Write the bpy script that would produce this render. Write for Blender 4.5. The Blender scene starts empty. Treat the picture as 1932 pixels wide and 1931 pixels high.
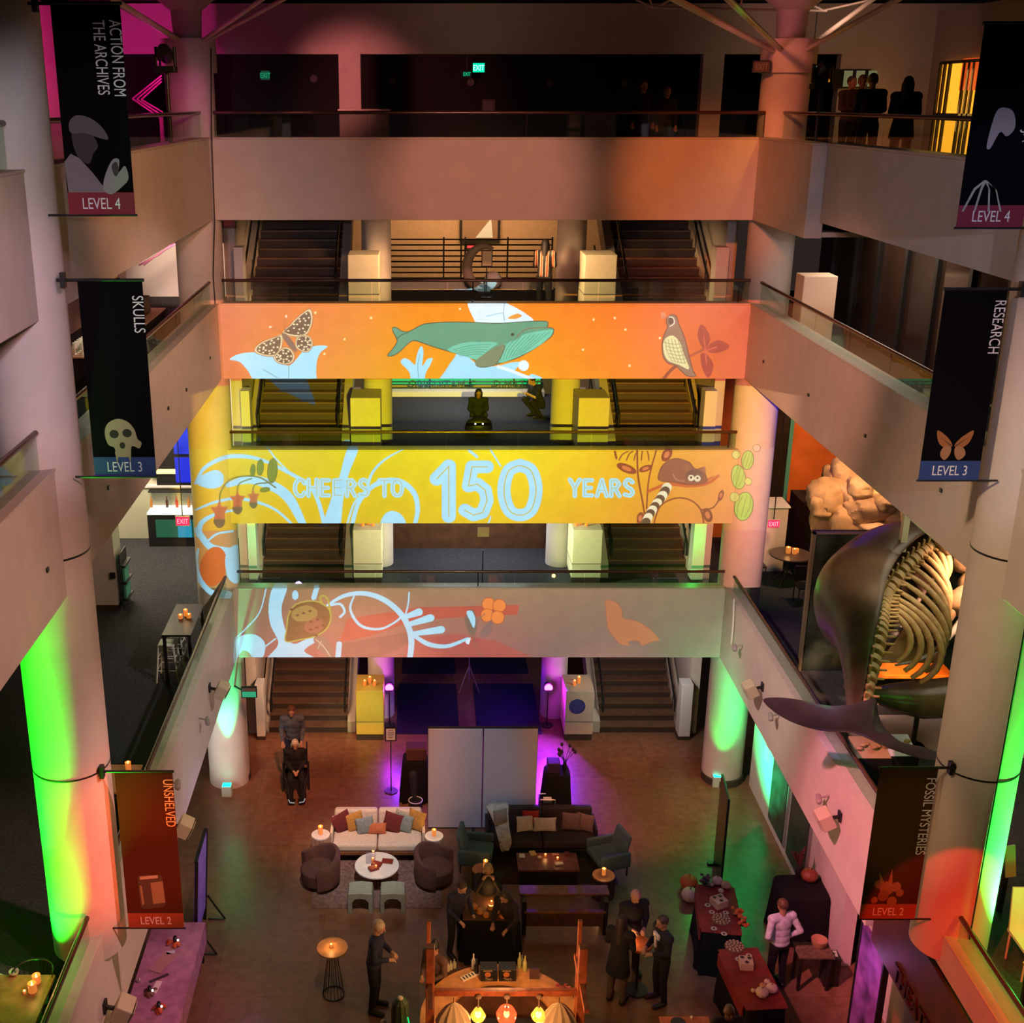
import bpy, math, random
import numpy as np
from mathutils import Vector, Matrix
random.seed(7)
R = math.radians
C = bpy.context.scene.collection
SC = bpy.context.scene
# ------------------------------------------------------------------ camera
EYE = Vector((0, 0, 14.8)); F = 2268.0; TH = math.atan(775 / 2268.0); CX, CY = 790.0, 965.0
_c, _s = math.cos(TH), math.sin(TH)
cd = bpy.data.cameras.new('camera'); cam = bpy.data.objects.new('camera', cd); C.objects.link(cam)
cam.location = EYE; cam.rotation_euler = (math.pi / 2 - TH, 0, 0)
cd.sensor_width = 36; cd.lens = 36 * F / 1932; cd.shift_x = (966 - CX) / 1932; cd.clip_end = 200
SC.camera = cam
def ray(px, py):
    a, b = (px - CX) / F, -(py - CY) / F
    return Vector((a, _c + b * _s, -_s + b * _c))
def on_y(px, py, y): r = ray(px, py); return EYE + r * (y / r.y)
def on_z(px, py, z): r = ray(px, py); return EYE + r * ((z - EYE.z) / r.z)
def on_x(px, py, x): r = ray(px, py); return EYE + r * (x / r.x)
# ------------------------------------------------------------------ world + exposure
SC.view_settings.view_transform = 'Standard'; SC.view_settings.look = 'None'
SC.view_settings.exposure = 0.0; SC.view_settings.gamma = 1.0; SC.view_settings.use_curve_mapping = False
w = bpy.data.worlds.new('night'); SC.world = w; w.use_nodes = True
w.node_tree.nodes['Background'].inputs[0].default_value = (.30, .20, .17, 1)
w.node_tree.nodes['Background'].inputs[1].default_value = .075
SC.cycles.max_bounces = 6; SC.cycles.diffuse_bounces = 3; SC.cycles.glossy_bounces = 3
SC.cycles.transparent_max_bounces = 12; SC.cycles.use_denoising = True
SC.cycles.sample_clamp_indirect = 3.0; SC.cycles.caustics_reflective = False; SC.cycles.caustics_refractive = False
# ------------------------------------------------------------------ lights
def light(kind, loc, power, col, aim=None, size=.1, angle=60, blend=.4, sy=None, name=None):
    l = bpy.data.lights.new(name or kind.lower() + '_lamp', kind); l.energy = power; l.color = col
    o = bpy.data.objects.new(name or kind.lower() + '_lamp', l); C.objects.link(o); o.location = loc
    if kind == 'AREA':
        l.shape = 'RECTANGLE'; l.size = size; l.size_y = sy or size
    else: l.shadow_soft_size = size
    if kind == 'SPOT': l.spot_size = R(angle); l.spot_blend = blend
    if aim is not None: o.rotation_euler = (Vector(aim) - Vector(loc)).to_track_quat('-Z', 'Y').to_euler()
    return o
# wash lamps, mostly unseen and added to brighten single surfaces: name -> colour already scaled by brightness
WASH = {'bench': (0.5785, 0.2069, 0.0347),
        'buffet': (0.2, 0.05, 0.025),
        'chef': (0.3, 0.33, 0.36),
        'col_left': (1.314, 0.7189, 1.137),
        'col_left_mid': (1.0554, 0.7976, 0.3942),
        'col_left_orange': (2.6, 0.26, 0.06),
        'col_right': (0.8242, 0.8585, 0.4142),
        'col_right_top': (0.9565, 0.2139, 0.0763),
        'corridor_left': (0.03, 0.018, 0.012),
        'corridor_right': (0.06, 0.045, 0.035),
        'crown_right': (0.2069, 0.0446, 0.0527),
        'far_col_left': (0.6, 0.25, 0.2),
        'far_col_left_low': (0.4146, 0.3888, 0.3611),
        'far_col_right': (0.5, 0.15, 0.05),
        'far_col_right_low': (1.2, 0.5, 0.25),
        'floor_back_left': (11, 3.6, 1.7),
        'floor_back_right': (11, 4, 2.2),
        'floor_left': (2.5, 1.8, 1.0),
        'floor_right': (0.0, 0.1018, 1.2113),
        'fluke': (0.1, 0.13, 0.3),
        'gallery_upper': (0.1281, 0.0673, 0.0313),
        'green_far_left': (0, 1.9, 0.65),
        'green_far_right': (0, 0.25, 0.03),
        'green_floor_right': (0, 0.1, 0.01),
        'green_left': (0, 1.2, 0.02),
        'green_left_top': (0, 12, 0.1),
        'green_right': (0.2, 9, 0.5),
        'green_right_top': (0.1799, 0.0, 0.0627),
        'green_wall_right': (0, 1.6, 0.45),
        'hall_left': (0.494, 0.3986, 0.2948),
        'hall_right': (0.06, 0.055, 0.04),
        'hall_right_back': (0.0, 0.0, 0.0288),
        'landing_lower': (0.0815, 0.0812, 0.0896),
        'landing_middle': (0.0683, 0.0698, 0.0749),
        'lounge': (7.5256, 7.1101, 7.1371),
        'magenta_table': (0.0285, 0.0, 0.0162),
        'pa_left_far': (3.4479, 1.4952, 0.7186),
        'pa_left_near': (1.8106, 1.0072, 0.6706),
        'pa_right': (0.3599, 0.4032, 0.5322),
        'pb_left_far': (3.2415, 1.8895, 1.5205),
        'pb_left_near': (3.2672, 1.4259, 1.3165),
        'pb_right_far': (4.8126, 1.7846, 1.266),
        'pb_right_near': (3.5532, 1.9248, 1.2737),
        'pd_left_far': (3.9062, 3.3833, 3.0841),
        'pd_left_near': (5.9144, 2.7467, 2.5306),
        'pd_right_far': (9.9742, 6.6325, 6.1133),
        'pd_right_mid': (19.0709, 4.8446, 6.3147),
        'pd_right_near': (0.3, 0.12, 0.1),
        'pier_lower_left': (0.397, 0.4175, 0.2368),
        'pier_lower_right': (0.444, 0.5353, 0.2577),
        'pier_upper_left': (0.6989, 0.3916, 0.1703),
        'pier_upper_right': (0.7118, 0.4251, 0.1841),
        'purple_left': (0.0443, 0.0045, 0.1413),
        'purple_mats': (0.0263, 0.0, 0.1955),
        'purple_right': (0.5, 0.03, 1.9),
        'red_beam': (6.0, 0.1, 0.06),
        'rock': (0.8838, 0.481, 0.1718),
        'screens': (2.3, 2.8, 3.9),
        'stairs_ground_left': (0.3109, 0.1734, 0.1003),
        'stairs_ground_right': (0.1625, 0.1435, 0.1313),
        'stairs_upper': (0.2, 0.1, 0.05),
        'top_hall': (0.008, 0.005, 0.003),
        'top_hall_left': (0.4168, 0.0097, 0.1615),
        'top_hall_piers': (0.5, 0.12, 0.12),
        'top_hall_right': (0.05, 0.03, 0.022),
        'top_left': (2.3636, 0.901, 0.659),
        'top_mid': (6.7002, 2.3682, 1.6257),
        'top_right': (8.231, 1.6306, 0.3681),
        'wall_right_ground': (0.0, 0.0, 0.0043),
        'wall_upper_left': (0.432, 0.2791, 0.1946),
        'whale': (3.2243, 1.6343, 0.9604),
        'whale_skin': (0.2131, 0.1656, 0.0986),
        'pier_ground': (0.3, 0.36, 0.14),
        'banner_fossil': (0.75, 0.42, 0.2),
        'banners_left': (1.5, 1.35, 1.6),
        'banners_right': (1.3, 1.2, 1.6),
        'banner_unshelved': (1.8, 0.5, 0.12),
        'green_pier_left': (0, 0.012, 0.004),
        'green_pier_right': (0, 0.02, 0.002)}
def wash(nm, loc, aim, angle, blend=.8, size=.25, kind='SPOT', sy=None):
    c = WASH.get(nm)
    if not c: return
    m = max(max(c), 1e-6)
    return light(kind, loc, 1000 * m, tuple(k / m for k in c), aim, size, angle, blend, sy, name='wash_' + nm)
wash('top_left', (2, 6, 18), (-2.6, 24, 13.3), 15)
wash('top_mid', (1, 6, 18), (1.3, 24, 13.3), 15)
wash('top_right', (1, 6, 18), (5.6, 24, 13.3), 13)
wash('pa_left_far', (4, 8, 18), (-4, 19, 13.3), 30)
wash('pa_left_near', (4, 3, 18), (-4, 9, 13.3), 36)
wash('pb_left_far', (5.4, 10, 17.5), (-4, 19, 10.2), 24)
wash('pb_left_near', (5, 4, 17.5), (-4, 10, 10.1), 28)
wash('pd_left_far', (5.4, 12, 16.5), (-4, 20, 4), 20)
wash('pd_left_near', (5, 9, 16.5), (-4, 14, 4), 24)
wash('col_left', (2, 4, 17.5), (-4.3, 13, 12), 16)
wash('col_left_mid', (2, 4, 16.5), (-4.3, 13, 8), 14)
wash('col_left_orange', (1.2, 7.5, 5.5), (-4.0, 13, 6.0), 22)
wash('pa_right', (-3, 8, 18), (6.9, 16, 13.5), 26)
wash('pb_right_far', (-3, 10, 17.5), (6.6, 20, 10.2), 22)
wash('pb_right_near', (-3, 5, 17.5), (6.6, 13, 10), 24)
wash('pd_right_far', (-3, 12, 16.5), (6.6, 21, 4), 17)
wash('pd_right_mid', (-3, 9, 16.5), (6.6, 16, 3.9), 17)
wash('pd_right_near', (-1, 5, 16.5), (6.8, 11.5, 4.0), 20)
wash('red_beam', (1.5, 5.5, 14), (6.75, 12.0, 4.75), 13, .1, .03)
wash('col_right', (-2, 6, 17), (7, 13, 9), 22)
wash('floor_back_left', (0, 14, 17), (-1.8, 24, 0), 20)
wash('floor_left', (0, 12, 17), (-3, 19, 0), 18)
wash('floor_back_right', (2, 14, 17), (4.6, 23.5, 0), 16)
wash('floor_right', (2, 12, 17), (5.2, 19, 0), 16)
wash('lounge', (0, 12, 17), (-.9, 20.8, .5), 12)
wash('screens', (.5, 12, 16), (1.2, 22.2, 1.4), 9)
wash('far_col_right', (1, 10, 18), (7, 24.3, 11), 12)
wash('far_col_right_low', (1, 10, 14), (7, 24.3, 7.5), 7)
wash('far_col_left', (2, 10, 18), (-4.3, 24.3, 11.5), 10)
wash('far_col_left_low', (-5.5, 20.5, 2.2), (-4.5, 24.0, 1.2), 40)
wash('green_left', (-4.86, 12.15, 4.25), (-4.62, 12.95, 6.4), 62, .9, .04)
wash('green_left_top', (-5.0, 12.0, 4.25), (-4.62, 12.95, 8.4), 26, .9, .04)
wash('green_right', (7.68, 12.42, 4.25), (7.22, 12.95, 7.0), 44, .9, .04)
wash('green_right_top', (8.0, 12.25, 4.25), (7.2, 12.9, 8.8), 30, .9, .04)
wash('green_far_left', (-4.20, 23.4, .35), (-4.28, 23.85, 3.0), 26, .7, .03)
wash('green_far_right', (6.70, 23.4, .35), (6.85, 23.9, 3.0), 70, .9, .03)
wash('green_wall_right', (5.7, 22.2, .25), (7.55, 22.6, 1.9), 80, .9, .05)
wash('green_floor_right', (6.6, 22.8, 2.8), (5.9, 20.6, 0), 60, .9, .1)
wash('purple_left', (-.5, 26.6, 1.7), (.7, 24.6, 0), 90, .9, .05)
wash('purple_mats', (3.0, 26.6, 1.7), (1.0, 28.5, 0), 110, .9, .05)
wash('purple_right', (3.3, 26.6, 1.7), (2.4, 24.6, 0), 90, .9, .05)
wash('gallery_upper', (1.35, 31.2, 12.9), (1.35, 33.3, 11.4), 0, 0, 3.5, 'AREA', .5)
wash('pier_upper_left', (1.0, 25.0, 12.3), (-1.2, 26.2, 11.1), 56)
wash('pier_upper_right', (1.7, 25.0, 12.3), (3.9, 26.2, 11.1), 56)
wash('landing_middle', (1.35, 30.5, 9.2), (1.35, 30.6, 7.2), 0, 0, 2.5, 'AREA', 2.0)
wash('landing_lower', (1.35, 27.5, 6.2), (1.35, 27.6, 4.1), 0, 0, 2.5, 'AREA', 1.5)
wash('stairs_ground_left', (-2.6, 24.6, 3.0), (-2.6, 28, .5), 110)
wash('stairs_ground_right', (5.3, 24.6, 3.0), (5.3, 28, .5), 110)
wash('stairs_upper', (1.3, 24.8, 12.5), (1.3, 27, 10.6), 150)
wash('hall_left', (-7.5, 27.0, 9.3), (-7.2, 28.5, 4.1), 0, 0, 2, 'AREA', 1.5)
wash('hall_left_near', (-6.5, 20, 9.3), (-6.5, 20, 4.1), 0, 0, 2, 'AREA', 4)
wash('rock', (9.6, 24.3, 9.2), (10.3, 27, 6), 100, .8, .3)
wash('hall_right', (9.5, 18, 9.3), (9.5, 18, 4.1), 0, 0, 3, 'AREA', 3)
wash('hall_right_back', (8.2, 24.5, 9.3), (8.2, 24.5, 4.1), 0, 0, 2, 'AREA', 2)
wash('whale', (10.3, 17.0, 9.3), (8.8, 19.7, 6.2), 30, .8, .1)
wash('whale_skin', (6.9, 16.8, 9.3), (7.6, 18.9, 6.2), 40, .8, .2)
wash('fluke', (5.0, 14.5, 8.5), (6.6, 16.8, 5.4), 14, .8, .1)
wash('corridor_left', (-6.0, 22, 12.5), (-6, 24, 10.3), 0, 0, 1.5, 'AREA', 3)
wash('corridor_right', (8.0, 21, 12.5), (8, 21, 10.3), 0, 0, 1, 'AREA', 4)
wash('top_hall_left', (-5.2, 22.5, 14.9), (-7.2, 26.5, 16.2), 90, .9, .05)
wash('top_hall', (1, 25.3, 16.4), (1, 27.5, 16.1), 160, .9, .5)
wash('top_hall_piers', (-2.5, 23, 15.2), (-1.5, 27.5, 14.9), 40)
wash('wall_upper_left', (-5.6, 26, 12.3), (-5.4, 29, 10.9), 60)
wash('pier_lower_left', (1.0, 25.0, 6.1), (-1.2, 26.2, 4.9), 56)
wash('pier_lower_right', (1.7, 25.0, 6.1), (3.9, 26.2, 4.9), 56)
wash('bridge_lower_purple', (1.0, 22.0, 1.5), (1.6, 24, 3.4), 40)
wash('bench', (9.6, 19.0, 5.7), (9.3, 20.6, 4.6), 50)
wash('crown_right', (4.5, 20, 15.5), (7, 24.3, 16.6), 30)
wash('col_right_top', (3, 18, 17), (7, 24, 14.9), 18)
wash('top_hall_right', (8, 24, 16.4), (9, 27.4, 15.5), 120, .9, .3)
wash('buffet', (3.5, 11.5, 9.0), (4.2, 17.2, .9), 20)
wash('chef', (3.4, 14.0, 6.0), (4.9, 17.2, 1.3), 16)
wash('magenta_table', (-3.3, 16.2, 2.9), (-4.3, 16.4, .8), 120, .8, .1)
wash('banners_left', (-1.5, 1.5, 15.0), (-3.3, 12.75, 13.1), 26, .6, .1)
wash('banners_right', (3.5, 1.5, 15.0), (6.1, 12.75, 12.6), 25, .6, .1)
wash('banner_unshelved', (-1.0, 5, 9.5), (-3.35, 12.75, 6.75), 9, .9, .1)
wash('green_pier_left', (-3.6, 25.4, 5.3), (-3.8, 26, 5.0), 0, 0, .05, 'POINT')
wash('green_pier_right', (6.2, 25.4, 5.3), (6.4, 26, 5.0), 0, 0, .05, 'POINT')
wash('banner_fossil', (2, 6, 10), (6.0, 12.75, 6.3), 12, .9, .1)
wash('pier_ground', (-.4, 23.2, 3.0), (-1.2, 26, .7), 26)
wash('wall_right_ground', (5.5, 18.5, 2.6), (7.6, 18.5, 1.5), 100)
# ------------------------------------------------------------------ materials
_m = {}
def M(name, col=(.5, .5, .5), rough=.6, metal=0, emit=None, es=1, noise=0, ns=8, bump=0, bs=40, spec=.5, trans=0, sheen=0):
    if name in _m: return _m[name]
    m = bpy.data.materials.new(name); m.use_nodes = True; nt = m.node_tree; b = nt.nodes['Principled BSDF']
    b.inputs['Base Color'].default_value = (*col, 1); b.inputs['Roughness'].default_value = rough
    b.inputs['Metallic'].default_value = metal; b.inputs['Specular IOR Level'].default_value = spec
    if trans: b.inputs['Transmission Weight'].default_value = trans
    if emit: b.inputs['Emission Color'].default_value = (*emit, 1); b.inputs['Emission Strength'].default_value = es
    tc = nt.nodes.new('ShaderNodeTexCoord')
    if noise:
        n = nt.nodes.new('ShaderNodeTexNoise'); n.inputs['Scale'].default_value = ns; n.inputs['Detail'].default_value = 5
        r = nt.nodes.new('ShaderNodeValToRGB'); r.color_ramp.elements[0].position = .3; r.color_ramp.elements[1].position = .7
        r.color_ramp.elements[0].color = (*[c * (1 - noise) for c in col], 1); r.color_ramp.elements[1].color = (*[min(1, c * (1 + noise)) for c in col], 1)
        nt.links.new(tc.outputs['Object'], n.inputs['Vector']); nt.links.new(n.outputs['Fac'], r.inputs['Fac']); nt.links.new(r.outputs['Color'], b.inputs['Base Color'])
    if bump:
        n = nt.nodes.new('ShaderNodeTexNoise'); n.inputs['Scale'].default_value = bs; n.inputs['Detail'].default_value = 3
        k = nt.nodes.new('ShaderNodeBump'); k.inputs['Strength'].default_value = bump; k.inputs['Distance'].default_value = .02
        nt.links.new(tc.outputs['Object'], n.inputs['Vector']); nt.links.new(n.outputs['Fac'], k.inputs['Height']); nt.links.new(k.outputs['Normal'], b.inputs['Normal'])
    _m[name] = m; return m
def glass(name, tint=(.9, 1, .95), g=.12, rough=.02):
    if name in _m: return _m[name]
    m = bpy.data.materials.new(name); m.use_nodes = True; nt = m.node_tree; nt.nodes.clear()
    o = nt.nodes.new('ShaderNodeOutputMaterial'); x = nt.nodes.new('ShaderNodeMixShader'); t = nt.nodes.new('ShaderNodeBsdfTransparent'); q = nt.nodes.new('ShaderNodeBsdfGlossy')
    t.inputs[0].default_value = (*tint, 1); q.inputs['Roughness'].default_value = rough; x.inputs[0].default_value = g
    nt.links.new(t.outputs[0], x.inputs[1]); nt.links.new(q.outputs[0], x.inputs[2]); nt.links.new(x.outputs[0], o.inputs[0])
    _m[name] = m; return m
def grid_mat(name, c1, c2, scale, rough, mortar=.01, w=.6, h=.6, bump=0):
    m = M(name, c1, rough); nt = m.node_tree; b = nt.nodes['Principled BSDF']
    tc = nt.nodes.new('ShaderNodeTexCoord'); br = nt.nodes.new('ShaderNodeTexBrick'); br.offset = 0
    br.inputs['Color1'].default_value = (*c1, 1); br.inputs['Color2'].default_value = (*[c * .8 for c in c1], 1); br.inputs['Mortar'].default_value = (*c2, 1)
    br.inputs['Scale'].default_value = scale; br.inputs['Mortar Size'].default_value = mortar; br.inputs['Brick Width'].default_value = w; br.inputs['Row Height'].default_value = h
    n = nt.nodes.new('ShaderNodeTexNoise'); n.inputs['Scale'].default_value = 6; n.inputs['Detail'].default_value = 6
    mx = nt.nodes.new('ShaderNodeMixRGB'); mx.blend_type = 'OVERLAY'; mx.inputs[0].default_value = .45
    nt.links.new(tc.outputs['Object'], br.inputs['Vector']); nt.links.new(tc.outputs['Object'], n.inputs['Vector'])
    nt.links.new(br.outputs['Color'], mx.inputs[1]); nt.links.new(n.outputs['Fac'], mx.inputs[2]); nt.links.new(mx.outputs[0], b.inputs['Base Color'])
    return m
WALL = M('cream_plaster', (.62, .56, .50), .75, noise=.05, ns=3, bump=.15, bs=90, spec=.2)
LEDGE = M('concrete_cap', (.55, .50, .43), .45, noise=.08)
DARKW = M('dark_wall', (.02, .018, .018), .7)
CARPET = M('charcoal_carpet', (.045, .045, .05), .95, noise=.35, ns=30, spec=.1)
RAILW = M('dark_rail_wood', (.06, .025, .018), .22, noise=.2)
BLACK = M('black_metal', (.012, .012, .012), .4)
STEEL = M('steel', (.5, .5, .5), .3, 1)
GLASS = glass('balustrade_glass', (.86, .93, .88), .07)
WHITE = M('white_paint', (.75, .74, .72), .5)
BLACKCLOTH = M('black_cloth', (.012, .011, .012), .9, spec=.1)
# ------------------------------------------------------------------ meshes
class MB:
    def __init__(s): s.v = []; s.f = []; s.m = []; s.mi = 0
    def add(s, v, f):
        o = len(s.v); s.v += [tuple(p) for p in v]; s.f += [tuple(i + o for i in q) for q in f]; s.m += [s.mi] * len(f); return s
    def mat(s, i): s.mi = i; return s
    def box(s, x0, x1, y0, y1, z0, z1):
        return s.add([(x, y, z) for z in (z0, z1) for y in (y0, y1) for x in (x0, x1)], [(0, 2, 3, 1), (4, 5, 7, 6), (0, 1, 5, 4), (2, 6, 7, 3), (0, 4, 6, 2), (1, 3, 7, 5)])
    def obox(s, c, d, rz=0, rx=0, ry=0):
        M_ = Matrix.Rotation(rz, 3, 'Z') @ Matrix.Rotation(ry, 3, 'Y') @ Matrix.Rotation(rx, 3, 'X'); c = Vector(c)
        return s.add([c + M_ @ Vector((x * d[0] / 2, y * d[1] / 2, z * d[2] / 2)) for z in (-1, 1) for y in (-1, 1) for x in (-1, 1)], [(0, 2, 3, 1), (4, 5, 7, 6), (0, 1, 5, 4), (2, 6, 7, 3), (0, 4, 6, 2), (1, 3, 7, 5)])
    def loft(s, rings, cap=True, closed=True):
        n = len(rings[0]); v = [p for r in rings for p in r]; f = []
        for i in range(len(rings) - 1):
            for j in range(n if closed else n - 1):
                k = (j + 1) % n; f.append((i * n + j, i * n + k, (i + 1) * n + k, (i + 1) * n + j))
        if cap and closed: f.append(tuple(range(n))[::-1]); f.append(tuple(range((len(rings) - 1) * n, len(rings) * n)))
        return s.add(v, f)
    def frame(s, d):
        d = Vector(d).normalized(); u = d.orthogonal().normalized()
        if abs(d.z) < .9: u = d.cross(Vector((0, 0, 1))).normalized()
        return d, u, d.cross(u)
    def cyl(s, a, b, r1, r2=None, n=12):
        r2 = r1 if r2 is None else r2; a, b = Vector(a), Vector(b); d, u, w_ = s.frame(b - a)
        return s.loft([[p + (u * math.cos(t) + w_ * math.sin(t)) * r for t in [2 * math.pi * i / n for i in range(n)]] for p, r in ((a, r1), (b, r2))])
    def cap(s, a, b, r1, r2, n=12, k=4, fl=1.0):
        a, b = Vector(a), Vector(b); d, u, w_ = s.frame(b - a) if (b - a).length > 1e-5 else s.frame((0, 0, 1)); rs = []
        def ring(c, r): return [c + (u * math.cos(t) + w_ * math.sin(t) * fl) * r for t in [2 * math.pi * i / n for i in range(n)]]
        for i in range(1, k + 1): t = math.pi / 2 * i / k; rs.append(ring(a - d * r1 * math.cos(t), r1 * math.sin(t)))
        for i in range(k, 0, -1): t = math.pi / 2 * i / k; rs.append(ring(b + d * r2 * math.cos(t), r2 * math.sin(t)))
        return s.loft(rs)
    def lathe(s, prof, c=(0, 0, 0), n=20, sx=1, sy=1, cap=True):
        c = Vector(c); return s.loft([[c + Vector((r * math.cos(t) * sx, r * math.sin(t) * sy, z)) for t in [2 * math.pi * i / n for i in range(n)]] for r, z in prof], cap)
    def ell(s, c, r, n=16, k=10, rot=None):
        c = Vector(c); r = (r, r, r) if isinstance(r, (int, float)) else r; Q = rot or Matrix.Identity(3); rs = []
        for i in range(1, k):
            t = math.pi * i / k; rs.append([c + Q @ Vector((r[0] * math.sin(t) * math.cos(p), r[1] * math.sin(t) * math.sin(p), -r[2] * math.cos(t))) for p in [2 * math.pi * j / n for j in range(n)]])
        return s.loft(rs)
    def tube(s, pts, r, n=8, closed=False):
        pts = [Vector(p) for p in pts]; rs = []; m = len(pts); rr = r if isinstance(r, (list, tuple)) else [r] * m; pu = None
        for i, p in enumerate(pts):
            d = (pts[(i + 1) % m] - pts[i - 1]) if closed else (pts[min(i + 1, m - 1)] - pts[max(i - 1, 0)])
            d.normalize()
            u = (pu - d * pu.dot(d)).normalized() if pu is not None and (pu - d * pu.dot(d)).length > 1e-4 else s.frame(d)[1]
            pu = u; w_ = d.cross(u)
            rs.append([p + (u * math.cos(t) + w_ * math.sin(t)) * rr[i] for t in [2 * math.pi * j / n for j in range(n)]])
        if closed: rs.append(rs[0])
        return s.loft(rs, cap=not closed)
    def prism(s, pts, ax, a, b):
        # pts in the two other axes; extruded along ax from a to b
        def P(p, t): return {'x': (t, p[0], p[1]), 'y': (p[0], t, p[1]), 'z': (p[0], p[1], t)}[ax]
        return s.loft([[P(p, a) for p in pts], [P(p, b) for p in pts]])
    def build(s, name, mats, parent=None, world=False, smooth=None, bevel=0, seg=2, label=None, remesh=0, sub=0):
        me = bpy.data.meshes.new(name); v = s.v
        if world and parent is not None: L = parent.location; v = [(p[0] - L.x, p[1] - L.y, p[2] - L.z) for p in v]
        me.from_pydata(v, [], s.f)
        for k in (mats if isinstance(mats, (list, tuple)) else [mats]): me.materials.append(k)
        me.polygons.foreach_set('material_index', s.m)
        import bmesh
        bm = bmesh.new(); bm.from_mesh(me); bmesh.ops.recalc_face_normals(bm, faces=bm.faces); bm.to_mesh(me); bm.free()
        o = bpy.data.objects.new(name, me); C.objects.link(o)
        if smooth: me.polygons.foreach_set('use_smooth', [True] * len(me.polygons)); me.set_sharp_from_angle(angle=R(smooth if smooth is not True else 180))
        if parent is not None: o.parent = parent
        if remesh: q = o.modifiers.new('r', 'REMESH'); q.mode = 'VOXEL'; q.voxel_size = remesh; q.use_smooth_shade = True
        if bevel: q = o.modifiers.new('b', 'BEVEL'); q.width = bevel; q.segments = seg; q.limit_method = 'ANGLE'; q.angle_limit = R(40)
        if sub: q = o.modifiers.new('s', 'SUBSURF'); q.levels = sub; q.render_levels = sub
        if label: o['label'] = label
        return o
def tag(o, label, cat, group=None, kind=None):
    o['label'] = label; o['category'] = cat
    if group: o['group'] = group
    if kind: o['kind'] = kind
    return o
def thing(name, label, cat, loc=(0, 0, 0), rz=0, group=None):
    o = bpy.data.objects.new(name, None); o.empty_display_size = .1; C.objects.link(o); o.location = loc; o.rotation_euler = (0, 0, rz)
    return tag(o, label, cat, group)
def struct(name, mb, m, **k):
    o = mb.build(name, m, **k); o['kind'] = 'structure'; return o
def kids(o): return [c for c in bpy.data.objects if c.parent == o]
def dup(root, loc, rz=None, label=None, scale=None):
    r = root.copy(); C.objects.link(r); r.location = loc
    if rz is not None: r.rotation_euler = (0, 0, rz)
    if scale: r.scale = (scale,) * 3
    if label: r['label'] = label
    for ch in kids(root):
        c = ch.copy(); C.objects.link(c); c.parent = r
        for g in kids(ch):
            d = g.copy(); C.objects.link(d); d.parent = c
    return r
def txt(name, s, parent, loc, size, m, rot=(math.pi / 2, 0, 0), cond=.7, ext=.004, align='LEFT', space=1.0, bold=0):
    cu = bpy.data.curves.new(name, 'FONT'); cu.body = s; cu.size = size; cu.extrude = ext; cu.align_x = align; cu.space_character = space; cu.offset = bold
    tmp = bpy.data.objects.new(name, cu); C.objects.link(tmp); bpy.context.view_layer.update()
    me = bpy.data.meshes.new_from_object(tmp.evaluated_get(bpy.context.evaluated_depsgraph_get())); bpy.data.objects.remove(tmp); me.materials.clear(); me.materials.append(m)
    o = bpy.data.objects.new(name, me); C.objects.link(o); o.location = loc; o.rotation_euler = rot; o.scale = (cond, 1, 1)
    if parent is not None: o.parent = parent
    return o
def lerp(a, b, t): return a + (b - a) * t
def catmull(P, n=8, closed=False):
    m = len(P); out = []; P = [np.array(p, float) for p in P]
    for i in range(m if closed else m - 1):
        g = (lambda k: P[k % m]) if closed else (lambda k: P[min(max(k, 0), m - 1)])
        a, b, c, d = g(i - 1), g(i), g(i + 1), g(i + 2)
        for j in range(n):
            t = j / n; out.append(.5 * (2 * b + (c - a) * t + (2 * a - 5 * b + 4 * c - d) * t * t + (3 * b - a - 3 * c + d) * t ** 3))
    if not closed: out.append(P[-1])
    return [tuple(p) for p in out]
# ------------------------------------------------------------------ the building
XL, XR, YB = -4.0, 6.62, 24.0            # inner faces of the side parapets, front face of the bridges
FL = {'A': 13.52, 'B': 10.35, 'C': 7.23, 'D': 4.12}
TOP = {'A': 14.11, 'B': 10.95, 'C': 7.92, 'D': 4.82}
BOT = {'A': 12.60, 'B': 9.45, 'C': 6.33, 'D': 3.20}
RAIL = {'A': 14.59, 'B': 11.42, 'C': 8.30, 'D': 5.19}
STONE = grid_mat('terracotta_stone_floor', (.20, .098, .056), (.13, .065, .04), 1.0, .27, .006, .9, .9)
struct('floor', MB().box(-12, 14, 4, 44, -.3, 0), STONE)
LV = {'A': 'fourth', 'B': 'upper', 'C': 'middle', 'D': 'lower'}
# bridges: parapet wall with a cap, slab behind
for k in 'ABCD':
    x0, x1 = (XL - .02, XR + .02)
    struct('wall_bridge_' + LV[k], MB().box(x0, x1, YB, YB + .28, BOT[k], TOP[k]), WALL, bevel=.012)
    struct('trim_bridge_cap_' + LV[k], MB().box(x0, x1, YB - .015, YB + .30, TOP[k], TOP[k] + .035), LEDGE, bevel=.008)
    yb = {'A': 40, 'B': 30.4, 'C': 32.1, 'D': 29.5}[k]
    struct('floor_bridge_' + LV[k], MB().box(x0, x1, YB + .28, 26.35, FL[k] - .3, FL[k]), CARPET)
    if k != 'A': struct('floor_landing_' + LV[k], MB().box(-1.45, 4.25, 26.35, yb, FL[k] - .3, FL[k]), CARPET)
    struct('ceiling_bridge_' + LV[k], MB().box(x0, x1, YB + .28, 26.35, BOT[k], BOT[k] + .1), WALL)
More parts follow.
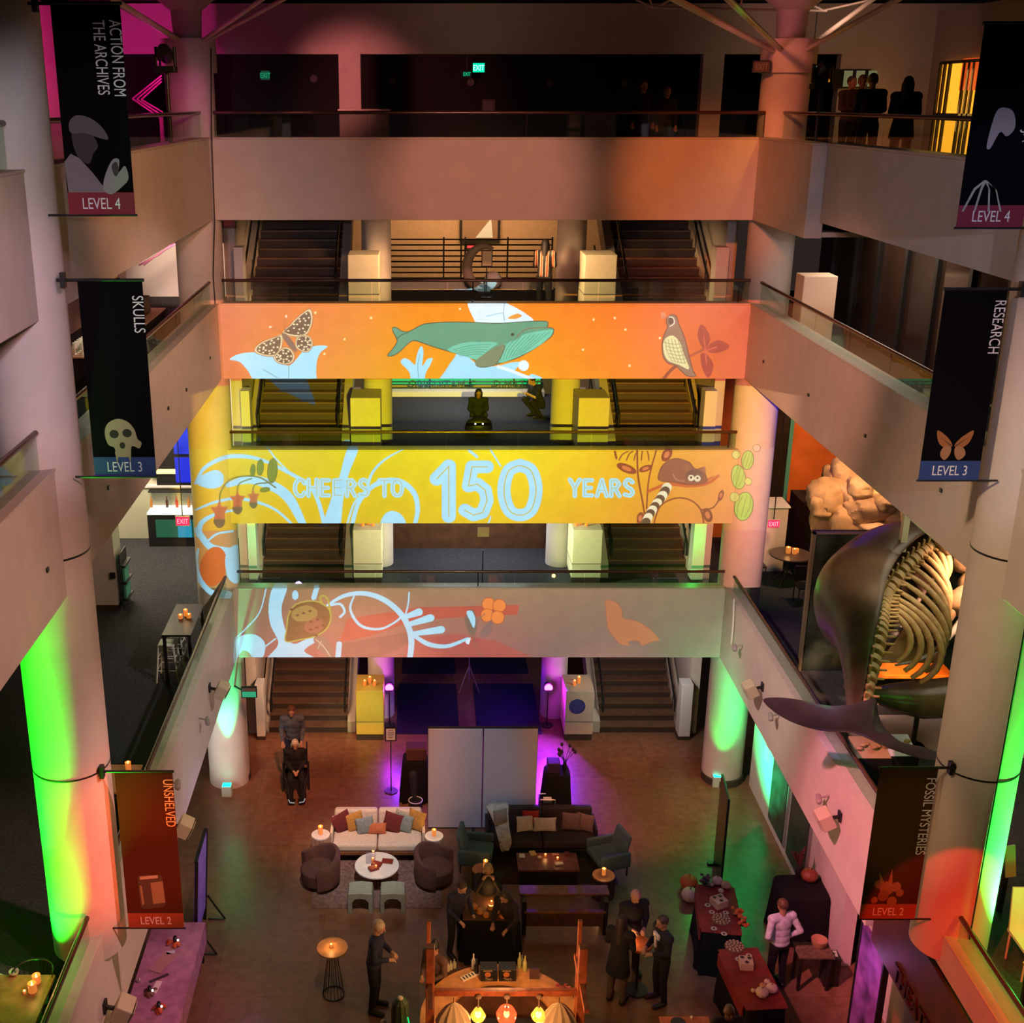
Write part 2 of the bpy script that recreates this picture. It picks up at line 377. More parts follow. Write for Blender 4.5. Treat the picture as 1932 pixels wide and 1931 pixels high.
# side balconies
def side(k, y0, y1, sgn, x, tag_):
    a, b = (x, x - .3) if sgn < 0 else (x, x + .3); a, b = min(a, b), max(a, b)
    struct('wall_parapet_' + tag_, MB().box(a, b, y0, y1, BOT[k], TOP[k]), WALL, bevel=.012)
    struct('trim_parapet_cap_' + tag_, MB().box(a - .015, b + .015, y0, y1, TOP[k], TOP[k] + .035), LEDGE, bevel=.008)
    o = (b if sgn > 0 else a)
    xo = 13.5 if sgn > 0 else -11.5
    ye = y1 if 'near' in tag_ else (30 if k != 'A' else 40)
    struct('floor_balcony_' + tag_, MB().box(min(o, xo), max(o, xo), y0, ye, FL[k] - (.3 if k != 'D' else .25), FL[k]), CARPET)
    if 'near' not in tag_: struct('ceiling_balcony_' + tag_, MB().box(min(o, xo), max(o, xo), y0, min(ye, 30), BOT[k] + .02, BOT[k] + .1), WALL)
for k in 'ABD':
    side(k, 6, YB + .28, -1, XL, 'left_' + LV[k])
side('A', 20.7, YB + .28, 1, XR - .12, 'right_corner_fourth')
struct('wall_parapet_right_fourth', MB().box(XR + .12, XR + .45, 5, 20.7, 12.86, TOP['A']), WALL, bevel=.012)
struct('trim_parapet_cap_right_fourth', MB().box(XR + .1, XR + .47, 5, 20.7, TOP['A'], TOP['A'] + .035), LEDGE)
struct('floor_balcony_right_fourth_near', MB().box(XR + .45, 13.5, 5, 20.7, FL['A'] - .3, FL['A']), CARPET)
side('B', 6, YB + .28, 1, XR, 'right_upper'); side('D', 14.9, YB + .28, 1, XR, 'right_lower')
BOT['D'] = 4.37; side('D', 6, 14.9, 1, XR, 'right_lower_near'); BOT['D'] = 3.2
# columns
def column(x, y, r, z0, z1, rings, nm='column'):
    mb = MB().cyl((x, y, z0), (x, y, z1), r, n=48)
    o = struct(nm, mb, WALL, smooth=60)
    for z in rings: mb2 = MB().cyl((x, y, z - .012), (x, y, z + .012), r + .003, n=48); mb2.build('joint_ring', BLACK, o, smooth=60)
    return o
column(-4.27, 13, .46, 4.45, 19, (7.1, 9.9), 'column_left_near')
column(6.88, 13, .47, 4.45, 19, (7.1, 9.9), 'column_right_near')
cl = column(-4.35, 24.25, .46, 0, 15.9, (), 'column_left_far')
cr = column(7.0, 24.35, .46, 0, 15.9, (), 'column_right_far')
for x in (-4.35, 7.0):
    struct('baseboard_column', MB().cyl((x, 24.3, 0), (x, 24.3, .16), .475, n=48), M('dark_base', (.05, .035, .03), .5), smooth=60)
    # concrete crown
    b = MB()
    b.cyl((x, 24.3, 15.3), (x, 24.3, 15.9), .52, n=32); b.cyl((x, 24.3, 15.9), (x, 24.3, 16.5), .26, .30, n=24)
    b.lathe([(.30, 16.4), (.62, 16.65), (.75, 16.9), (.75, 17.1)], (x, 24.3, 0), 10)
    struct('column_crown', b, WALL, smooth=40)
for x in (-.95, 3.42):      # slender round columns behind the stair piers
    struct('column_slender', MB().cyl((x, 27.4, 0), (x, 27.4, 13.3), .33, n=32), WALL, smooth=60)
# back walls of each level
struct('wall_back_fourth', MB().box(-9, 12, 27.5, 27.8, 15.75, 16.75).box(-1.72, -1.25, 27.5, 27.8, 13.5, 15.75).box(6.1, 6.55, 27.5, 27.8, 13.5, 15.75).box(-9, -7.2, 27.5, 27.8, 13.5, 15.75).box(9.05, 11.6, 27.5, 27.8, 13.5, 15.75), WALL)
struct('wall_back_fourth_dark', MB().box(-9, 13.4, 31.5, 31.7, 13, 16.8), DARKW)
struct('floor_hall_fourth', MB().box(-9, 12, 26.35, 34, 13.22, 13.52), CARPET)
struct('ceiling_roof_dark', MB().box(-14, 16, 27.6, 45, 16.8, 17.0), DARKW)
struct('wall_stair_back', MB().box(-5, 8, 33.4, 33.7, 4.2, 13.2), M('tan_wall', (.50, .36, .22), .8, noise=.06))
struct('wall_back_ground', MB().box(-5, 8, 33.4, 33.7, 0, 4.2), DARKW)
# walls between stair bays and halls
struct('wall_stairwell_left', MB().box(-4.2, -3.95, 26.35, 33.4, 0, 13.5), WALL)
struct('wall_stairwell_right', MB().box(6.62, 6.85, 26.35, 33.4, 0, 13.5), WALL)
# halls at the lower level: left and right
struct('wall_hall_left_back', MB().box(-11.5, -4.2, 29.2, 29.4, 4.12, 9.5), M('pale_wall', (.70, .64, .50), .7))
struct('wall_hall_left_divider', MB().box(-9.5, -6.65, 24.5, 25.1, 4.12, 9.5), WALL)
struct('wall_hall_left_side', MB().box(-11.5, -11.3, 6, 29.2, 4.12, 9.5), M('brown_wall', (.06, .045, .035), .8))
struct('wall_hall_left_upper', MB().box(-7.2, -7.0, 6, 30, 10.35, 13.0), M('pink_wall', (.45, .33, .28), .8))
struct('wall_hall_left_upper_back', MB().box(-7.2, -4.3, 29, 29.2, 10.35, 11.6), WHITE)
struct('wall_hall_left_fourth', MB().box(-7.4, -7.2, 6, 27.5, 13.52, 16.6), M('pink_wall', (.45, .33, .28), .8))
struct('wall_hall_right_back', MB().box(6.85, 13.5, 29.2, 29.4, 4.12, 9.5), M('orange_wall', (.75, .16, .02), .8, noise=.2, ns=1.5))  # orange light on this wall is put into its base colour
struct('wall_hall_right_side', MB().box(13.3, 13.5, 6, 29.2, 4.12, 9.5), M('brown_wall', (.06, .045, .035), .8))
struct('wall_hall_right_fourth', MB().box(11.0, 11.2, 6, 27.5, 13.52, 16.6), M('pink_wall', (.45, .33, .28), .8))
struct('wall_right_ground', MB().box(7.55, 7.8, 17.9, 24.0, 0, 4.0), WALL)
struct('wall_right_ground_near', MB().box(7.9, 8.1, 14.5, 17.9, 0, 4.0), WALL)
struct('wall_left_ground', MB().box(-6.2, -6.0, 6, 30, 0, 4.0), WALL)
# dark roof glazing far above
struct('ceiling_roof_glass', MB().box(-14, 16, -6, 27.4, 20.0, 20.1), DARKW)
# stairs ------------------------------------------------------------
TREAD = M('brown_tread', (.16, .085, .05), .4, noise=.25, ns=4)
WOODRAIL = RAILW
LVN = {'B': 'second flight above the whale mural', 'C': 'flight behind the 150 bridge', 'D': 'flight behind the painted lower bridge', 'G': 'ground-floor flight'}
def stairs(lo, z0, z1, x0, x1, which, sidew):
    n = round((z1 - z0) / .172); h = (z1 - z0) / n; d = .29
    t = thing('staircase', 'wide %s staircase, %s, %s pair' % ('carpeted brown' if lo != 'C' else 'olive brown', LVN[lo], which + ' of the'), 'stairs', ((x0 + x1) / 2, 26.35, z0))
    t['label'] = 'wide brown staircase on the %s side, %s' % (which, LVN[lo])
    b = MB(); nosing = MB()
    for i in range(n):
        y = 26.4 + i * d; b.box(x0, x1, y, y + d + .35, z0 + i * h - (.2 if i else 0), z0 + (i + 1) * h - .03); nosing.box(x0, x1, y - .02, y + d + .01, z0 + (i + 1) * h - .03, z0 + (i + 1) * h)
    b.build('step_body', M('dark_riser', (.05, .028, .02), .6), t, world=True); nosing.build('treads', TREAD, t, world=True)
    for sx, xa in ((-1, x0), (1, x1)):
        q = MB(); L = n * d
        w0, w1 = (xa - .2, xa) if sx < 0 else (xa, xa + .2)
        q.prism([(26.4, z0), (26.4, z0 + .30), (26.4 + L, z0 + n * h + .30), (26.4 + L, z0 + n * h - .2), (26.9, z0)], 'x', w0, w1)
        q.build('stringer', M('stair_stringer', (.5, .43, .36), .6), t, world=True, bevel=.01)
        q = MB(); xm = xa - sx * .06
        q.tube([(xm, 26.43, z0 + .55), (xm, 26.46, z0 + .85), (xm, 26.7, z0 + .98), (xm, 26.4 + L, z0 + n * h + .9)], .028)
        for i in range(1, n, 4): q.cyl((xm, 26.4 + i * d, z0 + i * h + .3), (xm, 26.4 + i * d, z0 + i * h + .98), .012, n=6)
        q.build('handrail', BLACK, t, world=True, smooth=40)
    return t
SX = ((-3.70, -1.76, 'left'), (4.48, 6.36, 'right'))
for lo, z0, z1 in (('B', 10.35, 13.52), ('C', 7.23, 10.35), ('D', 4.12, 7.23), ('G', 0, 4.12)):
    for x0, x1, wh in SX: stairs(lo, z0, z1, x0, x1, wh, .2)
# piers at the foot of the stairs
NM = {'B': 'behind the whale-mural bridge rail', 'C': 'behind the 150 bridge rail', 'D': 'behind the lowest bridge rail', 'G': 'on the ground floor'}
for lo, z0 in (('B', 10.35), ('C', 7.23), ('D', 4.12), ('G', 0)):
    for xa, xb, wh in ((-1.52, -.85, 'left'), (3.55, 4.24, 'right')):
        y0 = 26.0
        t = thing('stair_pier', '%s cream block pier %s, at the foot of the %s stairs' % ('blocky', NM[lo], wh), 'pier', ((xa + xb) / 2, y0 + .35, z0))
        col = {'G': (.62, .45, .08) if wh == 'left' else (.58, .50, .36)}.get(lo, (.66, .60, .46))
        MB().box(xa, xb, y0, y0 + .9, z0 + .16, z0 + 1.34).build('block', M('pier_' + lo + wh, col, .6, noise=.05), t, world=True, bevel=.015)
        MB().box(xa + .01, xb - .01, y0 + .01, y0 + .89, z0, z0 + .16).build('plinth', M('dark_base', (.05, .035, .03), .5), t, world=True)
        MB().box(xa - .004, xb + .004, y0 - .004, y0 + .894, z0 + .50, z0 + .52).build('reveal_joint', M('joint', (.2, .17, .12), .7), t, world=True)
    for x, wh in ((-3.95, 'left'), (6.62, 'right')):   # outer end piers
        xa, xb = (x, x + .2) if wh == 'left' else (x - .28, x)
        t = thing('stair_end_pier', 'narrow pale end pier %s, outer %s side of the stairs' % (NM[lo], wh), 'pier', ((xa + xb) / 2, 26.2, z0))
        MB().box(xa, xb, 26.0, 26.39, z0 + .1, z0 + 1.5).build('block', WHITE, t, world=True, bevel=.01)
        MB().box(xa, xb, 26.01, 26.38, z0, z0 + .1).build('plinth', M('dark_base', (.05, .035, .03), .5), t, world=True)
# balustrades -------------------------------------------------------
def rail(label, pts, ztop, zrail, posts, rad=.032, plate=True):
    p0, p1 = Vector(pts[0]), Vector(pts[1]); t = thing('balustrade', label, 'railing', ((p0.x + p1.x) / 2, (p0.y + p1.y) / 2, ztop + .035))
    MB().tube([(p0.x, p0.y, zrail), (p1.x, p1.y, zrail)], rad, 12).build('handrail', RAILW, t, world=True, smooth=60)
    d = (p1 - p0); n = max(1, round(d.length / 1.6)); horiz = abs(d.x) > abs(d.y)
    for i in range(n):
        a = p0 + d * (i / n) + d.normalized() * .01; b = p0 + d * ((i + 1) / n) - d.normalized() * .01; q = MB()
        if horiz: q.box(a.x, b.x, a.y - .006, a.y + .006, ztop + .04, zrail - .03)
        else: q.box(a.x - .006, a.x + .006, min(a.y, b.y), max(a.y, b.y), ztop + .04, zrail - .03)
        q.build('glass_panel', GLASS, t, world=True)
    for f in posts:
        a = p0 + d * f; MB().cyl((a.x, a.y, ztop + .03), (a.x, a.y, zrail), .013, n=8).build('post', BLACK, t, world=True)
for k, nm in (('A', 'of the dim top bridge'), ('B', 'above the whale mural'), ('C', 'above the CHEERS TO 150 YEARS lettering'), ('D', 'above the seal and flower mural')):
    rail('dark wooden handrail over glass ' + nm, [(XL + .05, YB + .12, 0), (XR - .02, YB + .12, 0)], TOP[k], RAIL[k], {'A': (0.0, .57, 1), 'B': (.477, .98), 'C': (.985,), 'D': (.496,)}[k])
for k, nm in (('A', 'top'), ('B', 'upper'), ('D', 'lower')):
    for x, wh in ((XL - .12, 'left'), (XR + .12 + (.14 if k == 'A' else 0), 'right')):
        rail('dark handrail and glass on the %s %s side balcony, beyond the column' % (nm, wh), [(x, 13.5, 0), (x, 23.8, 0)], TOP[k], RAIL[k], ())
        rail('dark handrail and glass on the %s %s side balcony, before the column' % (nm, wh), [(x, 6.2, 0), (x, 12.5, 0)], TOP[k], RAIL[k], ())
# ------------------------------------------------------------------ the projector and its slide (light thrown on the bridges)
PPM = 125; X0, X1, Z0, Z1 = -5.2, 7.8, 2.9, 11.6
CW, CH = int((X1 - X0) * PPM), int((Z1 - Z0) * PPM)
CAN = np.zeros((CH, CW, 3))
def lin(c): return np.array([(k / 255) ** 2.2 for k in c])
def wp(p, y=YB):
    q = on_y(p[0], p[1], y); return ((q.x - X0) * PPM, (q.z - Z0) * PPM)
def bbox(P, m=2):
    xs, ys = [p[0] for p in P], [p[1] for p in P]
    return max(0, int(min(xs) - m)), min(CW, int(max(xs) + m + 1)), max(0, int(min(ys) - m)), min(CH, int(max(ys) + m + 1))
def grid(b):
    x, y = np.meshgrid(np.arange(b[0], b[1]) + .5, np.arange(b[2], b[3]) + .5); return x, y
def paint(b, mask, col):
    if mask.size: s = CAN[b[2]:b[3], b[0]:b[1]]; s[...] = s * (1 - mask[..., None]) + lin(col) * mask[..., None]
def poly(P, col, smooth=True, a=1.0):
    if smooth: P = catmull(P, 6, True)
    P = [wp(p) for p in P]; b = bbox(P); x, y = grid(b); ins = np.zeros(x.shape, bool)
    for i in range(len(P)):
        (xa, ya), (xb, yb) = P[i - 1], P[i]
        if ya == yb: continue
        c = ((ya > y) != (yb > y)) & (x < (xb - xa) * (y - ya) / (yb - ya) + xa); ins ^= c
    paint(b, ins * a, col); return P
def stroke(P, w, col, smooth=True, a=1.0):
    n0 = len(P); W = w if isinstance(w, (list, tuple)) else [w] * n0
    if smooth and n0 > 2: Q = catmull([(p[0], p[1], k) for p, k in zip(P, W)], 6)
    else: Q = [(p[0], p[1], k) for p, k in zip(P, W)]
    Q = [(*wp(q[:2]), max(q[2], .5) * .5 * 1.38 * PPM / 125) for q in Q]; m = max(q[2] for q in Q) + 2; b = bbox(Q, m); x, y = grid(b)
    mask = np.zeros(x.shape)
    for (xa, ya, ra), (xb, yb, rb) in zip(Q, Q[1:]):
        dx, dy = xb - xa, yb - ya; L = dx * dx + dy * dy + 1e-9
        t = np.clip(((x - xa) * dx + (y - ya) * dy) / L, 0, 1)
        d = np.hypot(x - xa - t * dx, y - ya - t * dy) - (ra + (rb - ra) * t)
        mask = np.maximum(mask, np.clip(.5 - d, 0, 1))
    paint(b, mask * a, col)
def ellp(cx, cy, rx, ry, col, rot=0, out=None, ow=1.5):
    c, s = math.cos(R(rot)), math.sin(R(rot))
    P = [(cx + rx * math.cos(t) * c - ry * math.sin(t) * s, cy + rx * math.cos(t) * s + ry * math.sin(t) * c) for t in [2 * math.pi * i / 28 for i in range(28)]]
    if col: poly(P, col, False)
    if out: stroke(P + [P[0]], ow, out, False)
# background glow: colour stops over x for each bridge and the bands between
def field(y0, y1, stops_top, stops_bot, g=1.0):
    stops_top, stops_bot = [[(s[0], (s[1][0], s[1][1] * g, s[1][2] * g)) for s in q_] for q_ in (stops_top, stops_bot)]
    a, b = wp((900, y1))[1], wp((900, y0))[1]; a, b = int(max(0, a)), int(min(CH, b))
    xs = np.arange(CW)
    def row(st):
        px = [wp((s[0], (y0 + y1) / 2))[0] for s in st]; cc = np.array([lin(s[1]) for s in st])
        return np.stack([np.interp(xs, px, cc[:, k]) for k in range(3)], 1)
    t, q = row(stops_top), row(stops_bot)
    for j in range(a, b):
        f = (j - a) / (b - a); CAN[j] = q * (1 - f) + t * f
field(566, 728, [(375, (0, 0, 0)), (412, (190, 105, 62)), (520, (222, 125, 45)), (720, (240, 150, 25)), (950, (246, 150, 28)), (1200, (240, 118, 25)), (1400, (205, 80, 30)), (1470, (40, 15, 5)), (1490, (0, 0, 0))],
      [(375, (0, 0, 0)), (412, (215, 120, 45)), (520, (235, 150, 35)), (720, (232, 175, 10)), (950, (245, 180, 10)), (1200, (245, 145, 20)), (1400, (215, 95, 30)), (1470, (60, 25, 5)), (1490, (0, 0, 0))], .92)
field(728, 845, [(340, (0, 0, 0)), (356, (225, 160, 30)), (440, (215, 190, 20)), (700, (225, 200, 20)), (1000, (235, 205, 25)), (1200, (235, 180, 40)), (1380, (245, 170, 30)), (1455, (250, 170, 120)), (1480, (0, 0, 0))],
      [(340, (0, 0, 0)), (356, (232, 175, 30)), (440, (222, 205, 15)), (700, (225, 215, 20)), (1000, (238, 225, 25)), (1200, (235, 190, 40)), (1380, (245, 165, 35)), (1455, (250, 170, 120)), (1480, (0, 0, 0))])
field(845, 1000, [(340, (0, 0, 0)), (356, (232, 190, 40)), (440, (222, 212, 10)), (700, (222, 212, 8)), (950, (245, 232, 10)), (1100, (240, 205, 15)), (1250, (232, 165, 35)), (1380, (240, 160, 50)), (1455, (250, 180, 150)), (1480, (0, 0, 0))],
      [(340, (0, 0, 0)), (356, (225, 165, 50)), (440, (225, 190, 25)), (700, (215, 190, 10)), (950, (228, 195, 8)), (1100, (230, 175, 15)), (1250, (228, 148, 40)), (1380, (236, 140, 70)), (1455, (245, 165, 150)), (1480, (0, 0, 0))])
field(1000, 1108, [(340, (0, 0, 0)), (356, (225, 150, 60)), (440, (190, 150, 90)), (900, (120, 100, 60)), (1200, (120, 90, 60)), (1380, (230, 130, 90)), (1455, (235, 150, 140)), (1480, (0, 0, 0))],
      [(340, (0, 0, 0)), (356, (205, 150, 80)), (440, (170, 140, 90)), (900, (100, 85, 60)), (1200, (100, 85, 60)), (1380, (190, 120, 90)), (1430, (200, 140, 120)), (1460, (0, 0, 0))])
field(1108, 1250, [(360, (0, 0, 0)), (400, (120, 105, 80)), (600, (150, 125, 85)), (900, (150, 125, 90)), (1380, (115, 100, 85)), (1410, (0, 0, 0))],
      [(360, (0, 0, 0)), (400, (125, 90, 80)), (600, (165, 95, 85)), (900, (165, 90, 95)), (1050, (115, 95, 95)), (1380, (95, 95, 85)), (1410, (0, 0, 0))])
CY_, WH = (165, 232, 245), (225, 250, 255)
# --- upper band: butterfly, blue flower, whale, quail
poly([(433, 678), (455, 667), (490, 665), (520, 672), (545, 690), (575, 660), (600, 652), (618, 654), (604, 666), (597, 690), (600, 735), (612, 775), (590, 770), (540, 745), (520, 720), (480, 716), (468, 700), (452, 683)], CY_)
stroke([(545, 690), (545, 715)], 1.5, (110, 170, 160)); stroke([(497, 697), (525, 714)], 1.5, (120, 180, 170))
for P in ([(533, 630), (548, 612), (563, 597), (583, 583), (590, 594), (588, 614), (578, 632), (560, 636)], [(560, 636), (578, 632), (588, 640), (590, 652), (583, 663), (572, 664), (558, 655)],
          [(533, 632), (515, 637), (495, 645), (482, 655), (481, 664), (492, 670), (510, 673), (522, 670), (532, 655)], [(520, 668), (516, 674), (522, 683), (535, 688), (550, 685), (556, 672), (548, 658), (534, 656)]):
    poly(P, (232, 208, 150)); c = np.mean(P, 0); poly([tuple(c + (np.array(p) - c) * .84) for p in P], (95, 78, 52))
    rnd = random.Random(3)
    for p in P:
        for f in (.68, .38): q = c + (np.array(p) - c) * f; ellp(q[0], q[1], 2.1, 1.7, (235, 220, 165))
    stroke(P + [P[0]], 1, (120, 90, 60))
stroke([(537, 634), (548, 648), (558, 662)], [9, 11, 5], (120, 100, 80)); stroke([(534, 630), (524, 624), (511, 618)], 1.2, (90, 60, 40)); stroke([(538, 628), (537, 612), (540, 598)], 1.2, (90, 60, 40))
ellp(510, 617, 3, 2, (240, 220, 170)); ellp(540, 597, 2, 3, (240, 220, 170))
poly([(883, 569), (893, 600), (905, 612), (950, 610), (1005, 607), (992, 592), (972, 580), (956, 570), (965, 552), (940, 553), (915, 566)], WH)
poly([(958, 600), (975, 592), (985, 596), (972, 602)], (235, 160, 60))
stroke([(952, 572), (950, 590), (952, 606)], 1.5, (150, 190, 190)); stroke([(918, 597), (940, 592), (950, 590)], 2, (170, 215, 215))
poly([(870, 664), (855, 678), (840, 700), (826, 725), (838, 760), (1012, 722), (1005, 706), (990, 712), (972, 700), (985, 684), (965, 684), (940, 690), (905, 690)], CY_)
ellp(988, 690, 10, 10, WH); stroke([(940, 692), (965, 700), (1005, 716)], 6, WH)
poly([(756, 684), (763, 676), (773, 680), (783, 688), (786, 672), (792, 656), (797, 655), (799, 668), (797, 690), (806, 678), (816, 676), (812, 688), (803, 705), (799, 725), (778, 725), (772, 702)], CY_)
stroke([(792, 670), (788, 690), (790, 712)], 1.2, (110, 170, 160))
WB = [(740, 619), (748, 618), (757, 624), (770, 626), (788, 617), (803, 611), (840, 608), (880, 608), (940, 610), (990, 607), (1028, 606), (1034, 611), (1033, 618), (1042, 619), (1045, 625), (1039, 636), (1020, 650), (1000, 663), (975, 676), (945, 685), (915, 693), (899, 690), (897, 681), (880, 672), (850, 664), (820, 655), (797, 647), (779, 643), (765, 653), (755, 663), (742, 671), (731, 671), (741, 658), (749, 645), (747, 636), (742, 627)]
poly(WB, (95, 160, 122)); stroke(catmull(WB, 4, True), 1.6, (70, 90, 60), False)
poly([(845, 660), (870, 648), (900, 645), (938, 647), (925, 658), (905, 675), (895, 678), (870, 670)], (110, 205, 165))
poly([(942, 684), (950, 652), (975, 641), (992, 630), (1038, 622), (1043, 626), (1036, 637), (1010, 657), (975, 674)], (110, 205, 165))
for i in range(9): stroke([(1036 - i * 9, 627 + i * 1.5), (1010 - i * 8, 648 + i * 2.0), (985 - i * 5, 668 + i * 1.5)], 1.1, (75, 150, 120))
for i in range(5): stroke([(855 + i * 3, 660 + i * 3), (890 + i * 3, 652 + i * 4), (925 - i * 3, 650 + i * 5)], 1.1, (75, 150, 120))
poly([(897, 681), (920, 664), (946, 651), (953, 653), (946, 672), (935, 686), (912, 693), (900, 690)], (120, 140, 100)); stroke([(953, 653), (946, 672), (936, 686)], 1.3, (60, 90, 70))
stroke([(975, 636), (985, 626), (998, 620), (1033, 618)], 1.6, (130, 110, 80)); ellp(967, 631, 3.2, 3.2, (60, 80, 60)); stroke([(748, 640), (758, 632), (770, 628)], 1.5, (60, 90, 70))
stroke([(1250, 718), (1264, 700), (1280, 688)], 6, (150, 62, 22)); stroke([(1290, 678), (1310, 668), (1330, 658)], [4, 5, 6], (180, 75, 35))
for P in ([(1325, 655), (1316, 635), (1322, 612), (1334, 622), (1340, 640), (1332, 656)], [(1334, 656), (1345, 645), (1362, 643), (1376, 655), (1355, 666), (1338, 665)], [(1322, 668), (1335, 670), (1346, 690), (1337, 713), (1325, 695)]):
    poly(P, (165, 55, 25)); c = np.mean(P, 0); stroke([(1331, 662), tuple(c)], 2.2, (215, 90, 60))
QB = [(1258, 601), (1266, 594), (1276, 597), (1281, 612), (1288, 628), (1294, 645), (1300, 672), (1308, 700), (1313, 709), (1298, 710), (1285, 700), (1275, 690), (1262, 686), (1252, 675), (1249, 655), (1252, 635), (1259, 618), (1257, 608)]
poly(QB, (150, 112, 80)); stroke(catmull(QB, 4, True), 1.6, (110, 65, 35), False)
BP = [(1253, 642), (1268, 633), (1282, 645), (1290, 668), (1300, 696), (1280, 688), (1260, 680), (1252, 662)]
poly(BP, (232, 225, 150))
for i in range(6): stroke([(1255 + i * 6, 640 - abs(i - 2) * -1), (1258 + i * 7, 662), (1268 + i * 6, 682 + i)], .9, (140, 125, 80)); stroke([(1253 + i * 3, 646 + i * 7), (1272 + i * 3, 650 + i * 7), (1285 + i * 2, 648 + i * 7)], .9, (140, 125, 80))
ellp(1266, 605, 5, 7, (95, 70, 50)); stroke([(1262, 598), (1270, 600), (1272, 610), (1264, 616)], 1.8, (240, 225, 190)); ellp(1251, 595, 5, 6, (225, 140, 90)); stroke([(1252, 598), (1260, 600)], 2, (190, 110, 70))
# --- middle band flourishes
stroke([(368, 912), (385, 882), (420, 864), (460, 861), (500, 870), (545, 892), (582, 915), (600, 945), (612, 990)], [4, 7, 8, 8, 6, 7, 7, 8, 8], CY_)
poly([(368, 910), (385, 893), (408, 886), (421, 897), (418, 915), (395, 921)], CY_)
poly([(656, 846), (676, 846), (658, 895), (648, 940), (640, 995), (610, 995), (622, 950), (640, 900)], CY_)
stroke([(760, 848), (725, 868), (702, 893), (690, 925), (668, 950), (655, 990)], [2, 4, 5, 5, 4, 4], CY_); stroke([(500, 838), (520, 865), (545, 890)], 3, CY_)
stroke([(664, 992), (676, 950), (700, 920), (730, 907), (760, 911), (782, 932), (788, 962), (782, 992)], [8, 8, 9, 11, 11, 10, 9, 8], CY_)
poly([(720, 992), (726, 970), (742, 964), (758, 972), (764, 992)], CY_)
stroke([(430, 915), (470, 905), (510, 915), (545, 940), (572, 990)], [10, 16, 20, 20, 14], CY_); stroke([(470, 925), (510, 935), (540, 960), (560, 990)], 2.5, (215, 190, 20))
stroke([(368, 962), (400, 948), (440, 941), (480, 946), (520, 962), (552, 990)], [3, 5, 6, 6, 5, 5], CY_); stroke([(375, 1010), (380, 985), (410, 968), (450, 962)], [10, 9, 6, 3], CY_)
stroke([(372, 1000), (395, 1030), (430, 1040), (455, 1045)], [12, 14, 16, 14], CY_); stroke([(393, 1018), (410, 1006), (440, 1002)], 4, CY_)
ellp(402, 1068, 25, 38, (210, 105, 40), 12); stroke([(374, 1035), (370, 1065), (378, 1095), (400, 1118), (430, 1120)], [3, 8, 10, 12, 14], CY_); poly([(424, 1055), (432, 1035), (450, 1030), (460, 1060), (450, 1100), (430, 1090)], CY_)
stroke([(925, 848), (945, 880)], 3, CY_); stroke([(926, 975), (920, 992)], 3, CY_); stroke([(885, 850), (900, 862)], 5, CY_)
OL = (112, 125, 45)
stroke([(414, 958), (415, 930), (430, 908), (455, 899), (490, 901), (520, 920)], 3, OL); stroke([(447, 930), (452, 912), (475, 903)], 2.5, OL); stroke([(476, 928), (482, 914), (505, 911)], 2.5, OL)
for x, y, s in ((413, 966, 1.15), (448, 945, 1), (478, 939, .8)):
    poly([(x - 14 * s, y - 8 * s), (x - 4 * s, y - 10 * s), (x, y - 20 * s), (x + 4 * s, y - 10 * s), (x + 14 * s, y - 9 * s), (x + 9 * s, y + 3 * s), (x + 9 * s, y + 18 * s), (x, y + 24 * s), (x - 9 * s, y + 17 * s), (x - 8 * s, y + 2 * s)], (195, 105, 55))
    poly([(x - 9 * s, y + 12 * s), (x + 9 * s, y + 12 * s), (x + 7 * s, y + 22 * s), (x, y + 26 * s), (x - 7 * s, y + 21 * s)], (110, 95, 55)); stroke([(x, y - 6 * s), (x, y + 12 * s)], 1, (130, 70, 40))
for x, y, a, b in ((477, 887, 4.5, 11), (491, 882, 6, 15), (514, 888, 9, 23)): ellp(x, y, a, b, (120, 150, 40), 4, (70, 85, 25), 1.4); stroke([(x, y - b * .8), (x, y + b * .9)], 1, (70, 85, 25))
ellp(500, 924, 9, 4, (120, 150, 40), -10, (70, 85, 25))
# lettering of the projected slide: thick strokes with a thin inline
L_ = {'C': [[(.95, .22), (.75, .03), (.35, .03), (.06, .3), (.06, .7), (.35, .97), (.75, .97), (.95, .78)]], 'H': [[(.1, 0), (.1, 1)], [(.9, 0), (.9, 1)], [(.1, .5), (.9, .5)]],
      'E': [[(.85, .04), (.12, .04), (.12, .96), (.85, .96)], [(.12, .5), (.75, .5)]], 'R': [[(.1, 1), (.1, .05), (.6, .05), (.88, .28), (.6, .52), (.12, .52)], [(.45, .52), (.9, 1)]],
      'S': [[(.85, .16), (.6, .03), (.3, .04), (.12, .25), (.4, .47), (.7, .58), (.88, .8), (.6, .97), (.1, .9)]], 'T': [[(.0, .04), (1, .04)], [(.5, .04), (.5, 1)]], 'O': [[(.5, .02), (.15, .15), (.03, .5), (.15, .85), (.5, .98), (.85, .85), (.97, .5), (.85, .15), (.5, .02)]],
      'Y': [[(.02, 0), (.5, .5), (.98, 0)], [(.5, .5), (.5, 1)]], 'A': [[(.02, 1), (.5, .02), (.98, 1)], [(.22, .66), (.78, .66)]],
      '1': [[(.05, .28), (.62, .04), (.62, 1)]], '5': [[(.92, .05), (.35, .05), (.22, .42), (.55, .38), (.85, .5), (.92, .7), (.75, .93), (.4, .98), (.08, .88)]], '0': [[(.5, .02), (.18, .13), (.04, .5), (.18, .87), (.5, .98), (.82, .87), (.96, .5), (.82, .13), (.5, .02)]]}
